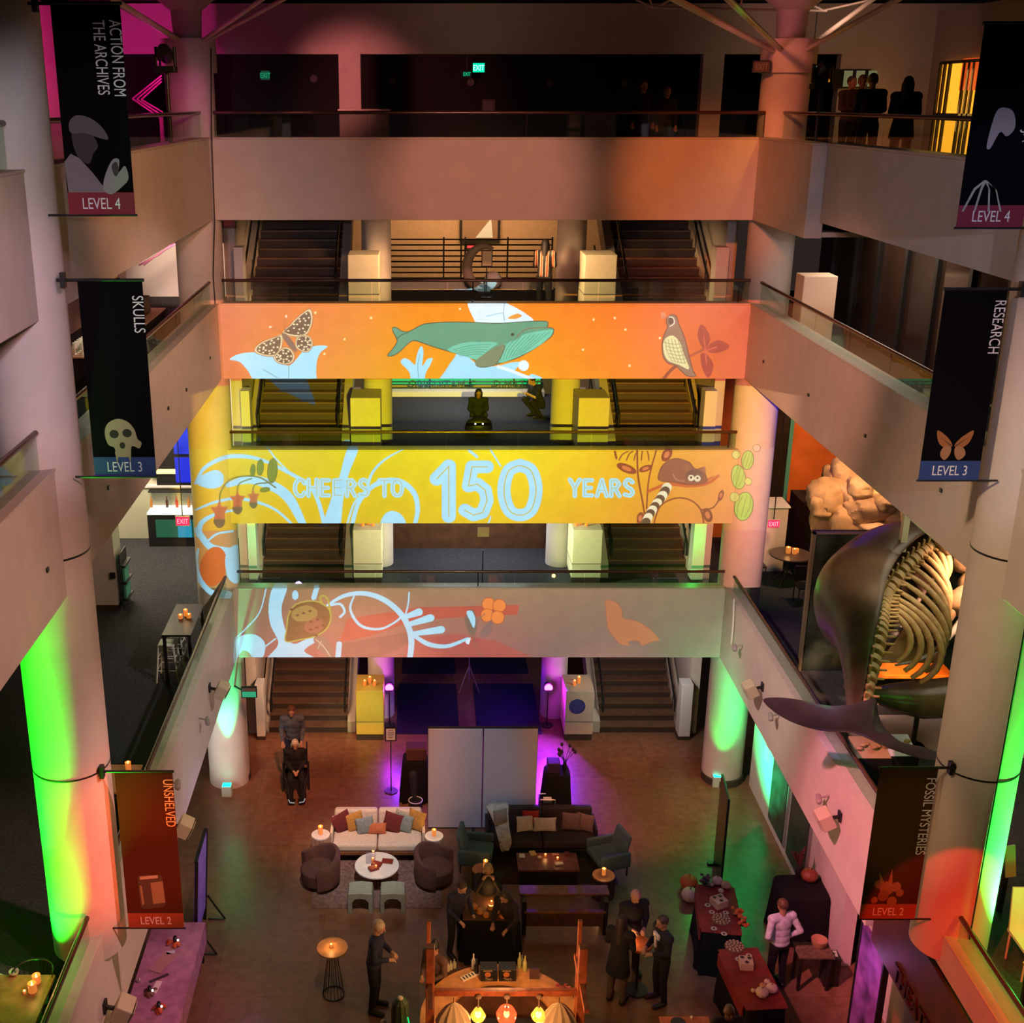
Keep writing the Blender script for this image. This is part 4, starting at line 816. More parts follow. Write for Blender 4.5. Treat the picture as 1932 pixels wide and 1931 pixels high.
# lit gallery on the right wall of the top floor
def onx2(px, py): return on_x(px, py, 10.98)
t = thing('gallery_window', 'tall glowing orange gallery doorway with dark mullions on the top right floor', 'window', onx2(1800, 290))
p0, p1 = onx2(1760, 290), onx2(1845, 290); zt = onx2(1800, 120).z
MB().box(10.93, 10.97, p1.y, p0.y, 13.52, zt).build('lit_panel', EM('gallery_glow', (1, .36, .02), 1.5), t, world=True)
for f in (0, .25, .35, .45, .78, .9, 1): yy = lerp(p1.y, p0.y, f); MB().box(10.88, 10.93, yy - .035, yy + .035, 13.52, zt + .03).build('mullion', BLACK, t, world=True)
MB().box(10.88, 10.93, p1.y, p0.y, zt, zt + .06).box(10.88, 10.93, p1.y, p0.y, 14.5, 14.56).build('transom', BLACK, t, world=True)
yy = lerp(p1.y, p0.y, .3); MB().box(10.90, 10.925, p1.y + .4, p1.y + 1.1, 15.0, 15.6).build('wall_poster', EM('poster_red', (.75, .08, .01), .9), t, world=True)
light('AREA', (10.6, (p0.y + p1.y) / 2, 14.8), 14, (1, .5, .1), (8, 20, 13.5), 1.2)
t = thing('clerestory_window', 'short row of pale greenish windows on the top right floor', 'window', on_y(1618, 163, 27.45))
for i in range(3):
    a = on_y(1590 + i * 23, 163, 27.45); b = on_y(1608 + i * 23, 133, 27.45); MB().box(a.x, b.x, 27.40, 27.45, a.z, b.z).build('pane', EM('dim_pane', (.45, .44, .20), .45 if i else .3), t, world=True)
MB().box(on_y(1586, 1, 27.4).x, on_y(1660, 1, 27.4).x, 27.45, 27.5, on_y(1, 166, 27.4).z, on_y(1, 130, 27.4).z).build('frame', BLACK, t, world=True)
# dark glazed wall of the upper right corridor
t = thing('glazed_wall', 'dark framed glass wall along the upper right corridor', 'glass wall', (8.6, 22, 10.35))
MB().box(8.62, 8.66, 16.5, 26.2, 10.35, 12.85).build('glass_panel', M('dark_glass', (.03, .018, .012), .12), t, world=True)
for y in (25.3, 24.0, 22.7, 21.4, 20.1, 18.8, 17.5): MB().box(8.55, 8.62, y - .06, y + .06, 10.35, 12.85).build('mullion', BLACK, t, world=True)
MB().box(8.55, 8.62, 16.5, 26.2, 12.75, 12.85).build('head_rail', BLACK, t, world=True)
sbox('exhibit_plinth', 'pale block plinth behind the upper right handrail', 'plinth', (7.35, 22.4, 10.35), (.62, .5, 1.42), M('plinth_cream', (.72, .58, .42), .6), .015)
# warm gallery behind the upper bridge: railing, animal model, sign
t = thing('guard_railing', 'black horizontal-bar railing behind the upper bridge', 'railing', (1.4, 30.25, 10.35)); q = MB()
for i in range(8): q.cyl((-.9, 30.25, 10.62 + i * .135), (3.3, 30.25, 10.62 + i * .135), .02, n=6)
q.build('bars', BLACK, t, world=True)
for x in (-.9, .62, 1.05, 1.15, 2.2, 3.3): MB().box(x - .02, x + .02, 30.22, 30.28, 10.35, 11.62).build('post', BLACK, t, world=True)
MB().box(-.95, 3.35, 30.1, 30.4, 10.35, 10.58).build('kerb', WHITE, t, world=True)
t = thing('jaw_exhibit', 'round open-jawed animal model beside the railing of the upper landing', 'exhibit', (on_y(912, 500, 30).x, 29.6, 10.35)); q = MB()
Pt = [(.42 * math.cos(a), 0, .62 + .5 * math.sin(a)) for a in [R(60 + 270 * i / 24) for i in range(25)]]; q.tube(Pt, [.04 + .09 * math.sin(math.pi * i / 24) for i in range(25)], 10); q.build('jaw_ring', M('shark_skin', (.42, .36, .33), .4), t, smooth=60)
MB().ell((.22, .02, .30), (.22, .2, .22)).build('throat', M('pale_throat', (.75, .8, .82), .4), t, smooth=60); MB().box(-.15, .15, -.1, .2, 0, .2).build('base', BLACK, t)
t = thing('exhibit_label', 'white label on a thin stand in front of the jaw model', 'sign', (on_y(918, 505, 28.9).x, 28.8, 10.35)); MB().cyl((0, 0, 0), (0, 0, .8), .012, n=8).cyl((0, 0, 0), (0, 0, .02), .13, n=14).build('stand', BLACK, t); MB().box(-.13, .13, -.02, .01, .74, 1.12).build('frame', BLACK, t); MB().box(-.11, .11, -.027, -.02, .76, 1.10).build('card', M('card_white', (.75, .66, .5), .7), t)
a = on_y(890, 465, 33.37); t = thing('lit_display', 'red lit number display above the jaw model', 'display', a); MB().box(-.18, .18, -.03, .03, -.06, .06).build('case', BLACK, t); MB().box(-.12, .12, -.035, -.03, -.03, .03).build('digits', EM('red_digits', (1, .02, .02), 4), t)
t = thing('wall_case', 'dark framed case with a pale sail shape high behind the upper bridge', 'display case', on_y(905, 455, 33.34)); MB().box(-.55, .55, -.05, .05, 0, .9).build('frame', BLACK, t); MB().box(-.48, .48, -.06, -.05, .05, .85).build('back_panel', M('case_back', (.30, .2, .12), .6), t); MB().prism([(-.12, .1), (.35, .1), (.3, .62)], 'y', -.075, -.062).build('sail', M('sail', (.7, .85, .9), .5), t)
# middle landing: green-lit railing with letters
t = thing('sign_railing', 'green-lit railing carrying big reversed sign letters behind the crouching man', 'railing', (1.4, 32.15, 7.23)); q = MB()
for z in (7.46, 7.54, 7.75): q.cyl((-.9, 32.2, z), (3.35, 32.2, z), .016, n=6)
for x in (-.9, .3, 1.4, 2.6, 3.0, 3.35): q.box(x - .02, x + .02, 32.18, 32.22, 7.4, 8.25)
q.build('bars', BLACK, t, world=True)
MB().box(-.9, 3.35, 32.45, 32.5, 7.4, 8.6).build('green_panel', EM('green_glow', (.0, .65, .14), .8), t, world=True)  # glowing sheet added in place of a green-lit background
MB().box(-.95, 3.4, 31.75, 32.1, 7.23, 7.37).build('kerb', M('kerb_cream', (.7, .64, .5), .6), t, world=True)
for s, px in (('ORICHITAM', 770), ('C', 885), ('D MATIHD', 930)):
    a = on_y(px, 735, 32.1); txt('sign_lettering', s, t, (a.x - 1.4, -.04, 7.36 - 7.23), .34, M('letter_dark', (.02, .05, .03), .6), cond=.85, ext=.02, align='LEFT')
# small sign and cabinet behind the lowest bridge
t = thing('stair_sign', 'small cream sign on a post behind the lowest bridge rail', 'sign', (on_y(912, 1000, 25.6).x, 25.6, 4.12)); MB().box(-.012, .012, -.012, .012, 0, 1.0).build('post', BLACK, t); z_ = on_y(912, 1012, 25.6).z - 4.12; MB().box(-.13, .13, -.03, 0, z_, z_ + .22).build('panel', M('card_cream', (.75, .68, .4), .6), t)
t = thing('landing_cabinet', 'low dark brown cabinet with a bright top edge behind the lowest bridge', 'cabinet', (1.4, 29.0, 4.12)); MB().box(-.75, 3.25, 28.38, 29.3, 4.12, 5.05).build('body', M('walnut', (.10, .045, .02), .4, noise=.3, ns=5), t, world=True); MB().box(-.78, 3.28, 28.35, 29.33, 5.05, 5.10).build('top', M('pale_edge', (.7, .6, .4), .4), t, world=True)
# ground hall behind the bridge: dark carpets between stone strips
for i, (xa, xb, ya, yb, lb) in enumerate(((-.55, 1.0, 26.3, 29.0, 'front left'), (1.45, 3.05, 26.3, 29.0, 'front right'), (-.45, 1.0, 29.6, 31.5, 'rear left'), (1.45, 3.0, 29.6, 31.5, 'rear right'))):
    tag(MB().box(xa, xb, ya, yb, .001, .012).build('floor_mat', M('navy_mat', (.012, .010, .035), .6)), 'dark navy floor mat, %s of the four behind the gray screens' % lb, 'mat', 'dark mats behind the screens')
# flags of purple light: a tripod speaker stand at the centre
a = on_z(884, 1296, 0); t = thing('tripod_stand', 'metal tripod on the stone strip behind the gray screens', 'tripod', (a.x, 28.6, 0))
q = MB()
for k in range(3): an = R(90 + 120 * k); q.cyl((0, 0, .75), (.32 * math.cos(an), .32 * math.sin(an), 0), .014, n=6)
q.build('legs', STEEL, t); MB().cyl((0, 0, .3), (0, 0, 1.3), .02, n=8).build('pole', STEEL, t); MB().box(-.14, .14, -.1, .1, 1.2, 1.32).build('bracket', BLACK, t)
# framed posters on the right ground-floor wall
for i, (y0, y1, lb) in enumerate(((21.2, 22.3, 'farther'), (19.8, 21.0, 'nearer'))):
    t = thing('framed_poster', 'tall dark poster with a pale frame on the right ground wall, the %s one' % lb, 'poster', (7.5, (y0 + y1) / 2, .3)); MB().box(7.49, 7.545, y0, y1, .25, 3.0).build('frame', M('frame_gray', (.35, .33, .32), .4, .5), t, world=True); MB().box(7.475, 7.49, y0 + .05, y1 - .05, .30, 2.95).build('print', M('poster_print', (.03, .035, .035), .3, noise=.8, ns=3), t, world=True)
t = thing('wall_notice', 'small bright notice on the green-lit right ground wall', 'notice', (7.53, 22.9, 1.2)); MB().box(7.52, 7.55, 22.8, 23.05, 1.25, 1.6).build('sheet', M('notice_white', (.8, .8, .8), .5), t, world=True)
# theatre sign under the near right parapet
a = on_x(1690, 1745, XR + .0)
t = thing('theater_sign', 'dark red-brown sign fascia with letters under the near right parapet', 'sign', (XR - .05, 13.5, 2.4))
MB().box(XR + .10, XR + .4, 9.5, 14.85, 3.0, 4.10).build('panel', M('maroon_board', (.075, .02, .012), .5, noise=.4, ns=3), t, world=True)
o = txt('sign_lettering', 'THEATER', t, (.14, .45, .68), .38, M('letter_dark2', (.03, .008, .006), .5), rot=(R(90), 0, R(-90)), cond=.9, ext=.02)
t = thing('video_poster', 'tall purple abstract poster beside the theater sign', 'poster', (7.2, 15.2, 0)); MB().obox((7.0, 15.3, 1.3), (.06, .9, 2.6)).build('board', M('abstract_purple', (.22, .07, .32), .5, noise=.9, ns=2.5), t, world=True); MB().obox((7.0, 14.83, 1.3), (.09, .05, 2.62)).obox((7.0, 15.77, 1.3), (.09, .05, 2.62)).build('frame', BLACK, t, world=True)
light('POINT', (6.4, 15.3, 2.3), 6, (.8, .3, 1), None, .1)
# ------------------------------------------------------------------ candles (shared builder)
FLAME = EM('candle_flame', (1, .55, .16), 14); AMBER = None
def amber():
    m = M('amber_glass', (.55, .16, .03), .15, emit=(1, .28, .05), es=.55); return m
def candle(loc, label, group='candles on the tables', h=.13, r=.045, lit=1.2, n=1):
    t = thing('candle_holder', label, 'candle', loc, group=group)
    MB().lathe([(r * .8, 0), (r, .01), (r, h), (r * .88, h), (r * .86, .012), (.002, .012)], n=16).build('glass_cup', amber(), t, smooth=50)
    MB().cyl((0, 0, .013), (0, 0, h * .45), r * .7, n=12).build('wax', M('wax', (.8, .6, .35), .4, emit=(1, .45, .12), es=.8), t)
    MB().lathe([(.003, h * .45), (.013, h * .58), (.009, h * .8), (.001, h * 1.15)], n=8).build('flame', FLAME, t, smooth=60)
    if lit: light('POINT', Vector(loc) + Vector((0, 0, h + .06)), lit, (1, .45, .13), None, .03)
    return t
# ------------------------------------------------------------------ left lower hall
z0 = 4.12
a, b = on_z(282, 1031, z0), on_z(360, 1031, z0); Y = a.y; t = thing('bar_cabinet', 'black bar cabinet with a glowing white backlit shelf in the left lower hall', 'cabinet', ((a.x + b.x) / 2 + .25, Y + .4, z0)); W2 = (b.x - a.x) / 2 + .25
MB().box(-W2, W2, -.4, .4, 0, .85).build('body', BLACK, t); MB().box(-W2, W2, -.42, .42, .85, .90).build('counter', EM('counter_glow', (1, .95, .8), 1.2), t)
MB().box(-W2 + .2, -W2 + .75, -.415, -.4, .25, .72).build('green_panel', EM('teal_dim', (.01, .16, .08), .6), t); MB().box(-W2 + .75, -W2 + 1.1, -.417, -.4, .25, .72).build('blue_panel', EM('blue_screen', (.02, .35, .55), .8), t); MB().box(-W2 + 1.12, W2, -.415, -.4, .25, .72).build('green_panel', EM('teal_dim', (.01, .16, .08), .6), t)
MB().box(-W2, W2, .36, .40, .9, 1.75).build('backlit_shelf', EM('shelf_glow', (1, .86, .62), 1.0), t); MB().box(-W2 - .03, W2, .0, .42, 1.30, 1.33).build('shelf', BLACK, t)
MB().obox((0, .25, 1.98), (W2 * 2, .05, .5), rx=R(-20)).build('hood_panel', M('pale_hood', (.65, .62, .42), .5), t)
bm = [M('bottle_' + k, c, .15) for k, c in (('red', (.45, .06, .03)), ('amber', (.5, .2, .04)), ('dark', (.08, .03, .02)))]
for i, (dx, m) in enumerate(((-.75, 1), (-.35, 2), (-.1, 0), (.2, 1), (.32, 0), (.55, 1), (.8, 2))):
    o = MB().lathe([(.001, 0), (.035, 0), (.037, .16), (.014, .21), (.013, .28), (.001, .28)], n=12).build('bottle', bm[m], smooth=50); o.location = (t.location.x + dx, Y + .45, z0 + .901); tag(o, 'small %s bottle on the glowing counter of the black bar cabinet' % ['red', 'amber', 'dark'][m], 'bottle', 'bottles on the bar cabinet')
t = thing('framed_picture', 'small red-brown framed picture on the far left hall wall', 'picture', (-8.6, 29.15, 6.0)); a = on_y(237, 985, 29.15); t.location = a; MB().box(-.35, .35, 0, .05, 0, .5).build('frame', BLACK, t); MB().box(-.3, .3, -.01, 0, .05, .45).build('print', M('red_print', (.25, .05, .02), .5, noise=.6), t)
MB().box(-11, -4.3, 29.12, 29.2, 4.12, 5.5).build('wainscot', M('pale_green_dado', (.50, .50, .36), .7)).__setitem__('kind', 'structure'); MB().box(-11, -4.3, 29.08, 29.2, 5.5, 5.56).build('trim_dado', WHITE).__setitem__('kind', 'structure')
MB().box(-9.5, -6.64, 24.48, 25.12, 4.12, 4.24).build('baseboard_divider', M('dark_base', (.05, .035, .03), .5)).__setitem__('kind', 'structure')
t = thing('fire_alarm', 'small black wall box on the cream divider wall', 'alarm', on_y(213, 1085, 24.48)); MB().box(-.06, .06, -.05, 0, -.07, .07).build('case', BLACK, t, bevel=.01)
t = thing('book_rack', 'narrow green-lit rack on the end of the divider wall', 'rack', (-6.55, 24.8, 4.12)); MB().box(0, .12, -.28, .28, .2, .24).box(0, .12, -.28, .28, .6, .64).box(0, .12, -.28, .28, 1.0, 1.04).box(-.0, .02, -.3, .3, 0, 1.3).build('shelves', BLACK, t); MB().box(.03, .08, -.2, .2, .24, .5).box(.03, .08, -.2, .15, .64, .92).build('leaflets', M('teal_leaflet', (.1, .45, .35), .6), t)
light('POINT', (-6.0, 25.0, 6.8), 8, (.15, 1, .1), None, .2)
# black high table with two stools and candles
a = on_z(367, 1168, z0 + 1.05); a.x = min(a.x, -4.62); t = thing('high_table', 'narrow black high table with lit candles on the left balcony', 'table', (min(a.x, -4.62), a.y, z0)); MB().box(-.28, .28, -.75, .75, 1.01, 1.05).build('tabletop', BLACK, t, bevel=.005)
for sx in (-.24, .24):
    for sy in (-.7, .7): MB().box(sx - .03, sx + .03, sy - .03, sy + .03, 0, 1.01).build('leg', BLACK, t)
for dx, dy, n in ((.02, .15, 'taller'), (.10, .05, 'middle'), (-.06, .02, 'smaller')): candle((a.x + dx, a.y + dy, z0 + 1.051), 'glowing amber candle glass on the black high table, the %s one' % n, h=.14 if n == 'taller' else .09, lit=.6 if n == 'taller' else 0)
def stool(loc, label, rz=0):
    t = thing('bar_stool', label, 'stool', loc, rz, 'white metal stools at the black high table'); w_ = M('stool_white', (.72, .70, .62), .35)
    MB().box(-.16, .16, -.16, .16, .74, .775).build('seat', w_, t, bevel=.03, seg=3); MB().box(-.05, .05, -.012, .012, .773, .778).build('grip_slot', BLACK, t)
    for sx in (-1, 1):
        for sy in (-1, 1): MB().cyl((sx * .14, sy * .14, .75), (sx * .21, sy * .21, 0), .02, .015, 8).build('leg', w_, t)
    q = MB()
    for z, e in ((.25, .186), (.5, .163)):
        for i in range(4): c = [(-e, -e), (e, -e), (e, e), (-e, e)]; q.cyl((*c[i], z), (*c[(i + 1) % 4], z), .008, n=6)
    q.build('footrest', w_, t)
a = on_z(327, 1212, z0 + .77); stool((a.x - .12, a.y, z0), 'white metal bar stool, nearer of the two at the black high table'); a = on_z(339, 1186, z0 + .77); stool((a.x - .12, a.y, z0), 'white metal bar stool, farther of the two at the black high table')
# small tables near the left column
def ftable(name, label, c, w, d, h, m, cat='table', legm=BLACK):
    t = thing(name, label, cat, c); MB().box(-w / 2, w / 2, -d / 2, d / 2, h - .04, h).build('tabletop', m, t, bevel=.006)
    for sx in (-1, 1):
        for sy in (-1, 1): MB().box(sx * (w / 2 - .06) - .025, sx * (w / 2 - .06) + .025, sy * (d / 2 - .06) - .025, sy * (d / 2 - .06) + .025, 0, h - .04).build('leg', legm, t)
    return t
OAK = M('oak', (.36, .20, .075), .45, noise=.3, ns=7); DKOAK = M('brown_wood', (.17, .07, .03), .45, noise=.35, ns=6)
a = on_z(250, 1452, z0 + .75); ftable('cafe_table', 'small wooden table with a candle above the UNSHELVED banner', (min(a.x - .1, -4.86), a.y - .25, z0), 1.0, .8, .75, OAK); candle((a.x - .05, a.y - .05, z0 + .751), 'lit candle glass on the small table above the UNSHELVED banner', h=.16, lit=1.5)
a = on_z(62, 1872, z0 + .75); ftable('cafe_table', 'wooden table with two candles at the bottom left balcony', (min(a.x - .12, -4.76), a.y - .35, z0), .80, 1.3, .75, OAK)
candle((a.x, a.y, z0 + .751), 'lit amber candle glass, nearer of two on the bottom left table', h=.13, r=.05, lit=1.6); candle((a.x + .0, a.y + .16, z0 + .751), 'lit amber candle glass, farther of two on the bottom left table', h=.11, r=.05, lit=.8); candle((a.x - .09, a.y - .02, z0 + .751), 'tiny tealight left of the amber glasses on the bottom left table', h=.04, r=.02, lit=0)
a = on_z(27, 1840, z0 + .75); t = thing('glass_bowl', 'small clear bowl on the bottom left table', 'bowl', (a.x, a.y, z0 + .751)); MB().lathe([(.02, 0), (.055, .03), (.06, .06), (.05, .06), (.02, .01)], n=16).build('bowl', M('clear_glassware', (.7, .7, .6), .1), t, smooth=60)
a = on_z(115, 1790, z0 + .8); t = thing('wire_chair', 'black wire-backed chair by the bottom left table', 'chair', (-4.62, a.y - .45, z0)); q = MB()
P = [(.24 * math.cos(u_), .24 * math.sin(u_), .82) for u_ in [R(i * 15) for i in range(0, 13)]]; q.tube(P, .012, 6)
for i in range(0, 13, 1): q.cyl(P[i], (P[i][0] * .8, P[i][1] * .8, .46), .005, n=5)
q.build('backrest', BLACK, t); MB().cyl((0, 0, .44), (0, 0, .47), .22, n=20).build('seat', BLACK, t)
for k in range(4): an = R(45 + 90 * k); MB().cyl((.15 * math.cos(an), .15 * math.sin(an), .45), (.22 * math.cos(an), .22 * math.sin(an), 0), .012, n=6).build('leg', BLACK, t)
a = on_z(-6, 1850, z0 + .5); t = thing('lounge_chair', 'white moulded chair lit green and red at the bottom left edge', 'chair', (a.x - .1, a.y - .2, z0)); MB().cap((0, .1, .45), (0, -.1, .45), .28, .28, fl=.4).cap((-.1, .2, .5), (-.12, .25, .8), .25, .2, fl=.4).build('shell', WHITE, t, smooth=60)
for k in range(4): an = R(45 + 90 * k); MB().cyl((.1 * math.cos(an), .1 * math.sin(an), .4), (.2 * math.cos(an), .2 * math.sin(an), 0), .012, n=6).build('leg', BLACK, t)
light('POINT', (-6.4, 11.2, 5.2), 25, (1, .06, .01), None, .1); light('POINT', (-6.2, 12.3, 4.8), 10, (0, 1, .05), None, .1)
# dark hall with framed windows far left
for i, (ya, yb) in enumerate(((14.0, 15.6), (16.0, 17.8))):
    t = thing('glazed_partition', 'dim framed glass partition in the far left lower hall, %s one' % ('nearer' if i == 0 else 'farther'), 'partition', (-8.5, (ya + yb) / 2, z0)); MB().box(-8.5, -8.48, ya, yb, z0 + .3, z0 + 2.4).build('pane', M('dim_pane_brown', (.10, .085, .05), .25), t, world=True)
    MB().box(-8.53, -8.45, ya - .05, ya, z0, z0 + 2.5).box(-8.53, -8.45, yb, yb + .05, z0, z0 + 2.5).box(-8.53, -8.45, ya, yb, z0 + 2.4, z0 + 2.5).build('frame', BLACK, t, world=True)
# ------------------------------------------------------------------ upper left corridor: service table
zb = FL['B']; a = on_z(300, 600, zb + .9); t = thing('service_table', 'black-draped service table behind the SKULLS banner', 'table', (-4.95, 19.6, zb)); MB().box(-.35, .35, -2.2, 2.2, 0, .88).build('drape', BLACKCLOTH, t, bevel=.02); MB().box(-.36, .36, -2.22, 2.22, .88, .9).build('tabletop', M('tan_top', (.35, .2, .12), .5), t)
for i in range(24):
    u_, v_ = i % 4, i // 4; o = MB().lathe([(.03, 0), (.006, .01), (.006, .07), (.035, .1), (.038, .17), (.033, .17), (.03, .1), (.001, .085)], n=10).build('wine_glass', M('glassware', (.75, .78, .70), .05, .3, emit=(.5, .55, .4), es=.12), smooth=60) if i == 0 else dupo  # faint emission stands in for the glitter on the glasses
    if i: o = o.copy(); C.objects.link(o)
    dupo = o; o.location = (-4.75 - u_ * .11, 17.6 + v_ * .12, zb + .901); tag(o, 'stemmed glass standing on the service table behind the SKULLS banner', 'glass', 'stemmed glasses beside the SKULLS banner')
light('POINT', (-4.9, 17.9, zb + 1.6), 14, (1, .9, .7), None, .08)
t = thing('espresso_machine', 'black folded stand on the service table', 'machine', (-4.95, 20.9, zb + .901)); MB().obox((0, 0, .15), (.4, .9, .3)).obox((0, -.2, .36), (.3, .5, .1), rx=R(12)).build('body', BLACK, t, bevel=.02)
# magenta lit trusses
MG = M('magenta_tinted_tube', (.75, .3, .5), .3, .6)  # magenta light put into the tube colour
def truss(label, pts, r):
    q = MB()
    for a, b in zip(pts, pts[1:]): q.cyl(a, b, r, n=8)
    tag(q.build('lighting_truss', MG, smooth=50), label, 'truss')
for i, d in enumerate((0, 7, 14)): truss('magenta-lit folded truss tube beside the ACTION FROM THE ARCHIVES banner, %s of three' % ['outer', 'middle', 'inner'][i], [on_y(305, 142 + d * .8, 26.4), on_y(250 + d * 1.2, 186 + d * .1, 26.4), on_y(302 + d * .3, 222 - d * .8, 26.4), (on_y(302 + d * .3, 222, 26.4).x, 26.4, 13.53)], .022)
for i, d in enumerate((0, 9)): truss('magenta-lit truss bar under the top left balcony, %s one' % ['upper', 'lower'][i], [on_y(262 + d, 500, 27.5), on_y(300, 480 - d * .3, 27.5), on_y(342, 445 + d, 27.5), (on_y(342, 445, 27.5).x, 27.5, 12.6)], .02)
light('POINT', on_y(285, 150, 25.6), 9, (1, .02, .4), None, .05); light('POINT', on_y(300, 470, 26.8), 6, (1, .02, .4), None, .05)
# blue aquarium windows left of the middle bridge
t = thing('aquarium_window', 'tall deep blue lit aquarium window left of the yellow column', 'window', on_y(345, 880, 29.1)); q0 = on_y(332, 895, 29.1); q1 = on_y(362, 800, 29.1)
MB().box(q0.x, q1.x, 29.05, 29.1, q0.z + .55, q1.z + .8).build('upper_pane', M('aqua', (.01, .02, .2), .3, emit=(.0, .03, 1), es=.5, noise=.8, ns=3), t, world=True); MB().box(q0.x, q1.x, 29.05, 29.1, q0.z - .2, q0.z + .45).build('lower_pane', M('aqua2', (.01, .02, .2), .3, emit=(0, .01, .9), es=.6), t, world=True); MB().box(q0.x - .5, q1.x + .1, 29.1, 29.15, q0.z - .3, q1.z + .9).build('surround', BLACK, t, world=True)
# ------------------------------------------------------------------ right lower hall
t = thing('stone_panel', 'big dark green marble panel standing behind the whale', 'panel', (9.05, 21.6, z0)); MB().box(7.55, 10.9, 21.5, 21.75, z0, 7.0).build('slab', M('green_marble', (.03, .04, .03), .25, noise=.9, ns=2.2), t, world=True, bevel=.01); MB().box(7.50, 7.56, 21.47, 21.56, z0, 7.03).box(7.50, 10.9, 21.47, 21.56, 7.0, 7.03).build('edge_trim', M('tan_metal', (.16, .13, .08), .5), t, world=True)
a = on_z(1690, 1262, z0 + .48); t = thing('wooden_bench', 'glossy orange wooden bench under the whale', 'bench', (a.x + .1, a.y, z0)); MB().box(-.9, .9, -.26, .26, .40, .48).build('seat', M('orange_wood', (.60, .17, .025), .3, noise=.3, ns=5), t, bevel=.01); MB().box(-.8, -.7, -.2, .2, 0, .4).box(.7, .8, -.2, .2, 0, .4).build('leg_panel', BLACK, t)
# round table with candles
a = on_z(1492, 1045, z0 + .75); t = thing('round_table', 'dark round table with a candle cluster by the far right column', 'table', (a.x, a.y, z0)); MB().cyl((0, 0, .72), (0, 0, .75), .48, n=32).build('tabletop', M('dark_table', (.08, .06, .05), .4), t); q = MB()
for k in range(4): an = R(45 + 90 * k); q.tube([(0, 0, .7), (.08 * math.cos(an), .08 * math.sin(an), .35), (.4 * math.cos(an), .4 * math.sin(an), 0)], .02, 6)
q.build('pedestal', BLACK, t)
for i, (dx, dy, h) in enumerate(((-.05, .05, .15), (.08, 0, .13), (.15, .08, .10))): candle((a.x + dx, a.y + dy, z0 + .751), 'glowing candle glass on the dark round table, %s of the cluster' % ['tallest', 'middle', 'shortest'][i], h=h, r=.055, lit=2 if i == 0 else 0)
for k, (dx, dy) in enumerate(((.0, -1.2), (-.75, .1), (.75, -.6))):
    t2 = thing('cafe_chair', 'dim dark chair beside the candlelit round table, %s it' % ['in front of', 'left of', 'behind'][k], 'chair', (a.x + dx, a.y + dy, z0)); MB().box(-.2, .2, -.2, .2, .43, .46).build('seat', BLACK, t2); MB().box(-.2, .2, .17, .2, .5, .85).build('backrest', BLACK, t2)
    for sx in (-.18, .18):
        for sy in (-.18, .18): MB().cyl((sx, sy, 0), (sx, sy, .44), .012, n=6).build('leg', BLACK, t2)
# framed dark door and counter near the far right column
a, b = on_y(1452, 950, 28.9), on_y(1502, 760, 28.9); t = thing('glass_doorway', 'dark doorway with a teal edge beside the orange wall', 'door', ((a.x + b.x) / 2, 28.9, z0)); MB().box(a.x - .4, b.x - .1, 28.9, 29.0, z0, 9.3).build('dark_pane', M('dark_glass', (.03, .018, .012), .12), t, world=True); MB().box(b.x - .1, b.x, 28.85, 29.0, z0, 9.3).build('edge_trim', M('teal_edge', (.10, .35, .28), .4), t, world=True)
a, b = on_y(1440, 1015, 26.8), on_y(1489, 955, 26.8); t = thing('ticket_counter', 'white counter box beside the far right column', 'counter', ((a.x + b.x) / 2, 27.1, z0)); MB().box(a.x, b.x, 26.8, 27.5, z0, b.z - .04).build('body', M('counter_white', (.6, .5, .42), .6), t, world=True, bevel=.01); MB().box(a.x, b.x + .03, 26.77, 27.5, b.z - .04, b.z).build('top', WHITE, t, world=True)
# rock wall exhibit
rnd = random.Random(11); RK = [M('sandstone_%d' % i, c, .85, noise=.25, ns=3, bump=.5, bs=9) for i, c in enumerate(((.52, .34, .17), (.58, .40, .24), (.40, .26, .15)))]
t = thing('rock_wall', 'mound of cracked tan boulders in front of the orange wall', 'rock formation', (10.3, 26.5, z0))
from mathutils import noise as mnoise
for i, (px, py, rx, rz_, y) in enumerate(((1565, 935, .55, .42, 26.5), (1600, 895, .5, .5, 27), (1645, 880, .6, .55, 27), (1690, 925, .8, .35, 26.4), (1625, 940, .5, .4, 26.3), (1640, 965, .7, .35, 26.0), (1600, 975, .5, .35, 26.2), (1700, 970, .6, .38, 26), (1670, 905, .5, .4, 26.8), (1730, 955, .6, .4, 26.5), (1555, 975, .4, .35, 26.6), (1655, 1000, 1.0, .25, 26), (1745, 990, .5, .4, 26.3), (1600, 1010, .8, .3, 26.4), (1700, 1015, .9, .4, 26.2), (1575, 905, .35, .3, 27), (1620, 915, .3, .25, 26.2), (1668, 945, .3, .22, 25.8), (1545, 950, .3, .3, 26.4), (1640, 995, .35, .2, 25.8), (1720, 930, .3, .3, 26.2))):
    c = on_y(px, py, y); q = MB().ell((0, 0, 0), (rx, .5, rz_), 36, 22); off = rnd.random() * 50
    q.v = [tuple((rx_ * (abs(v_[i_] / rx_) ** .62) * (1 if v_[i_] > 0 else -1)) if True else 0 for i_, rx_ in enumerate((rx, .5, rz_))) for v_ in q.v]; q.v = [tuple(c + Vector(v_) * .86 * (1 + .34 * mnoise.noise(Vector(v_) * 1.6 + Vector((off, 0, 0))) - .28 * max(0, .22 - abs(mnoise.noise(Vector(v_) * 3.2 + Vector((off, 3, 0))))) * 4 * .25 + .10 * mnoise.noise(Vector(v_) * 6 + Vector((off, 9, 0))))) for v_ in q.v]
    q.build('boulder', RK[i % 3], t, world=True, smooth=28)
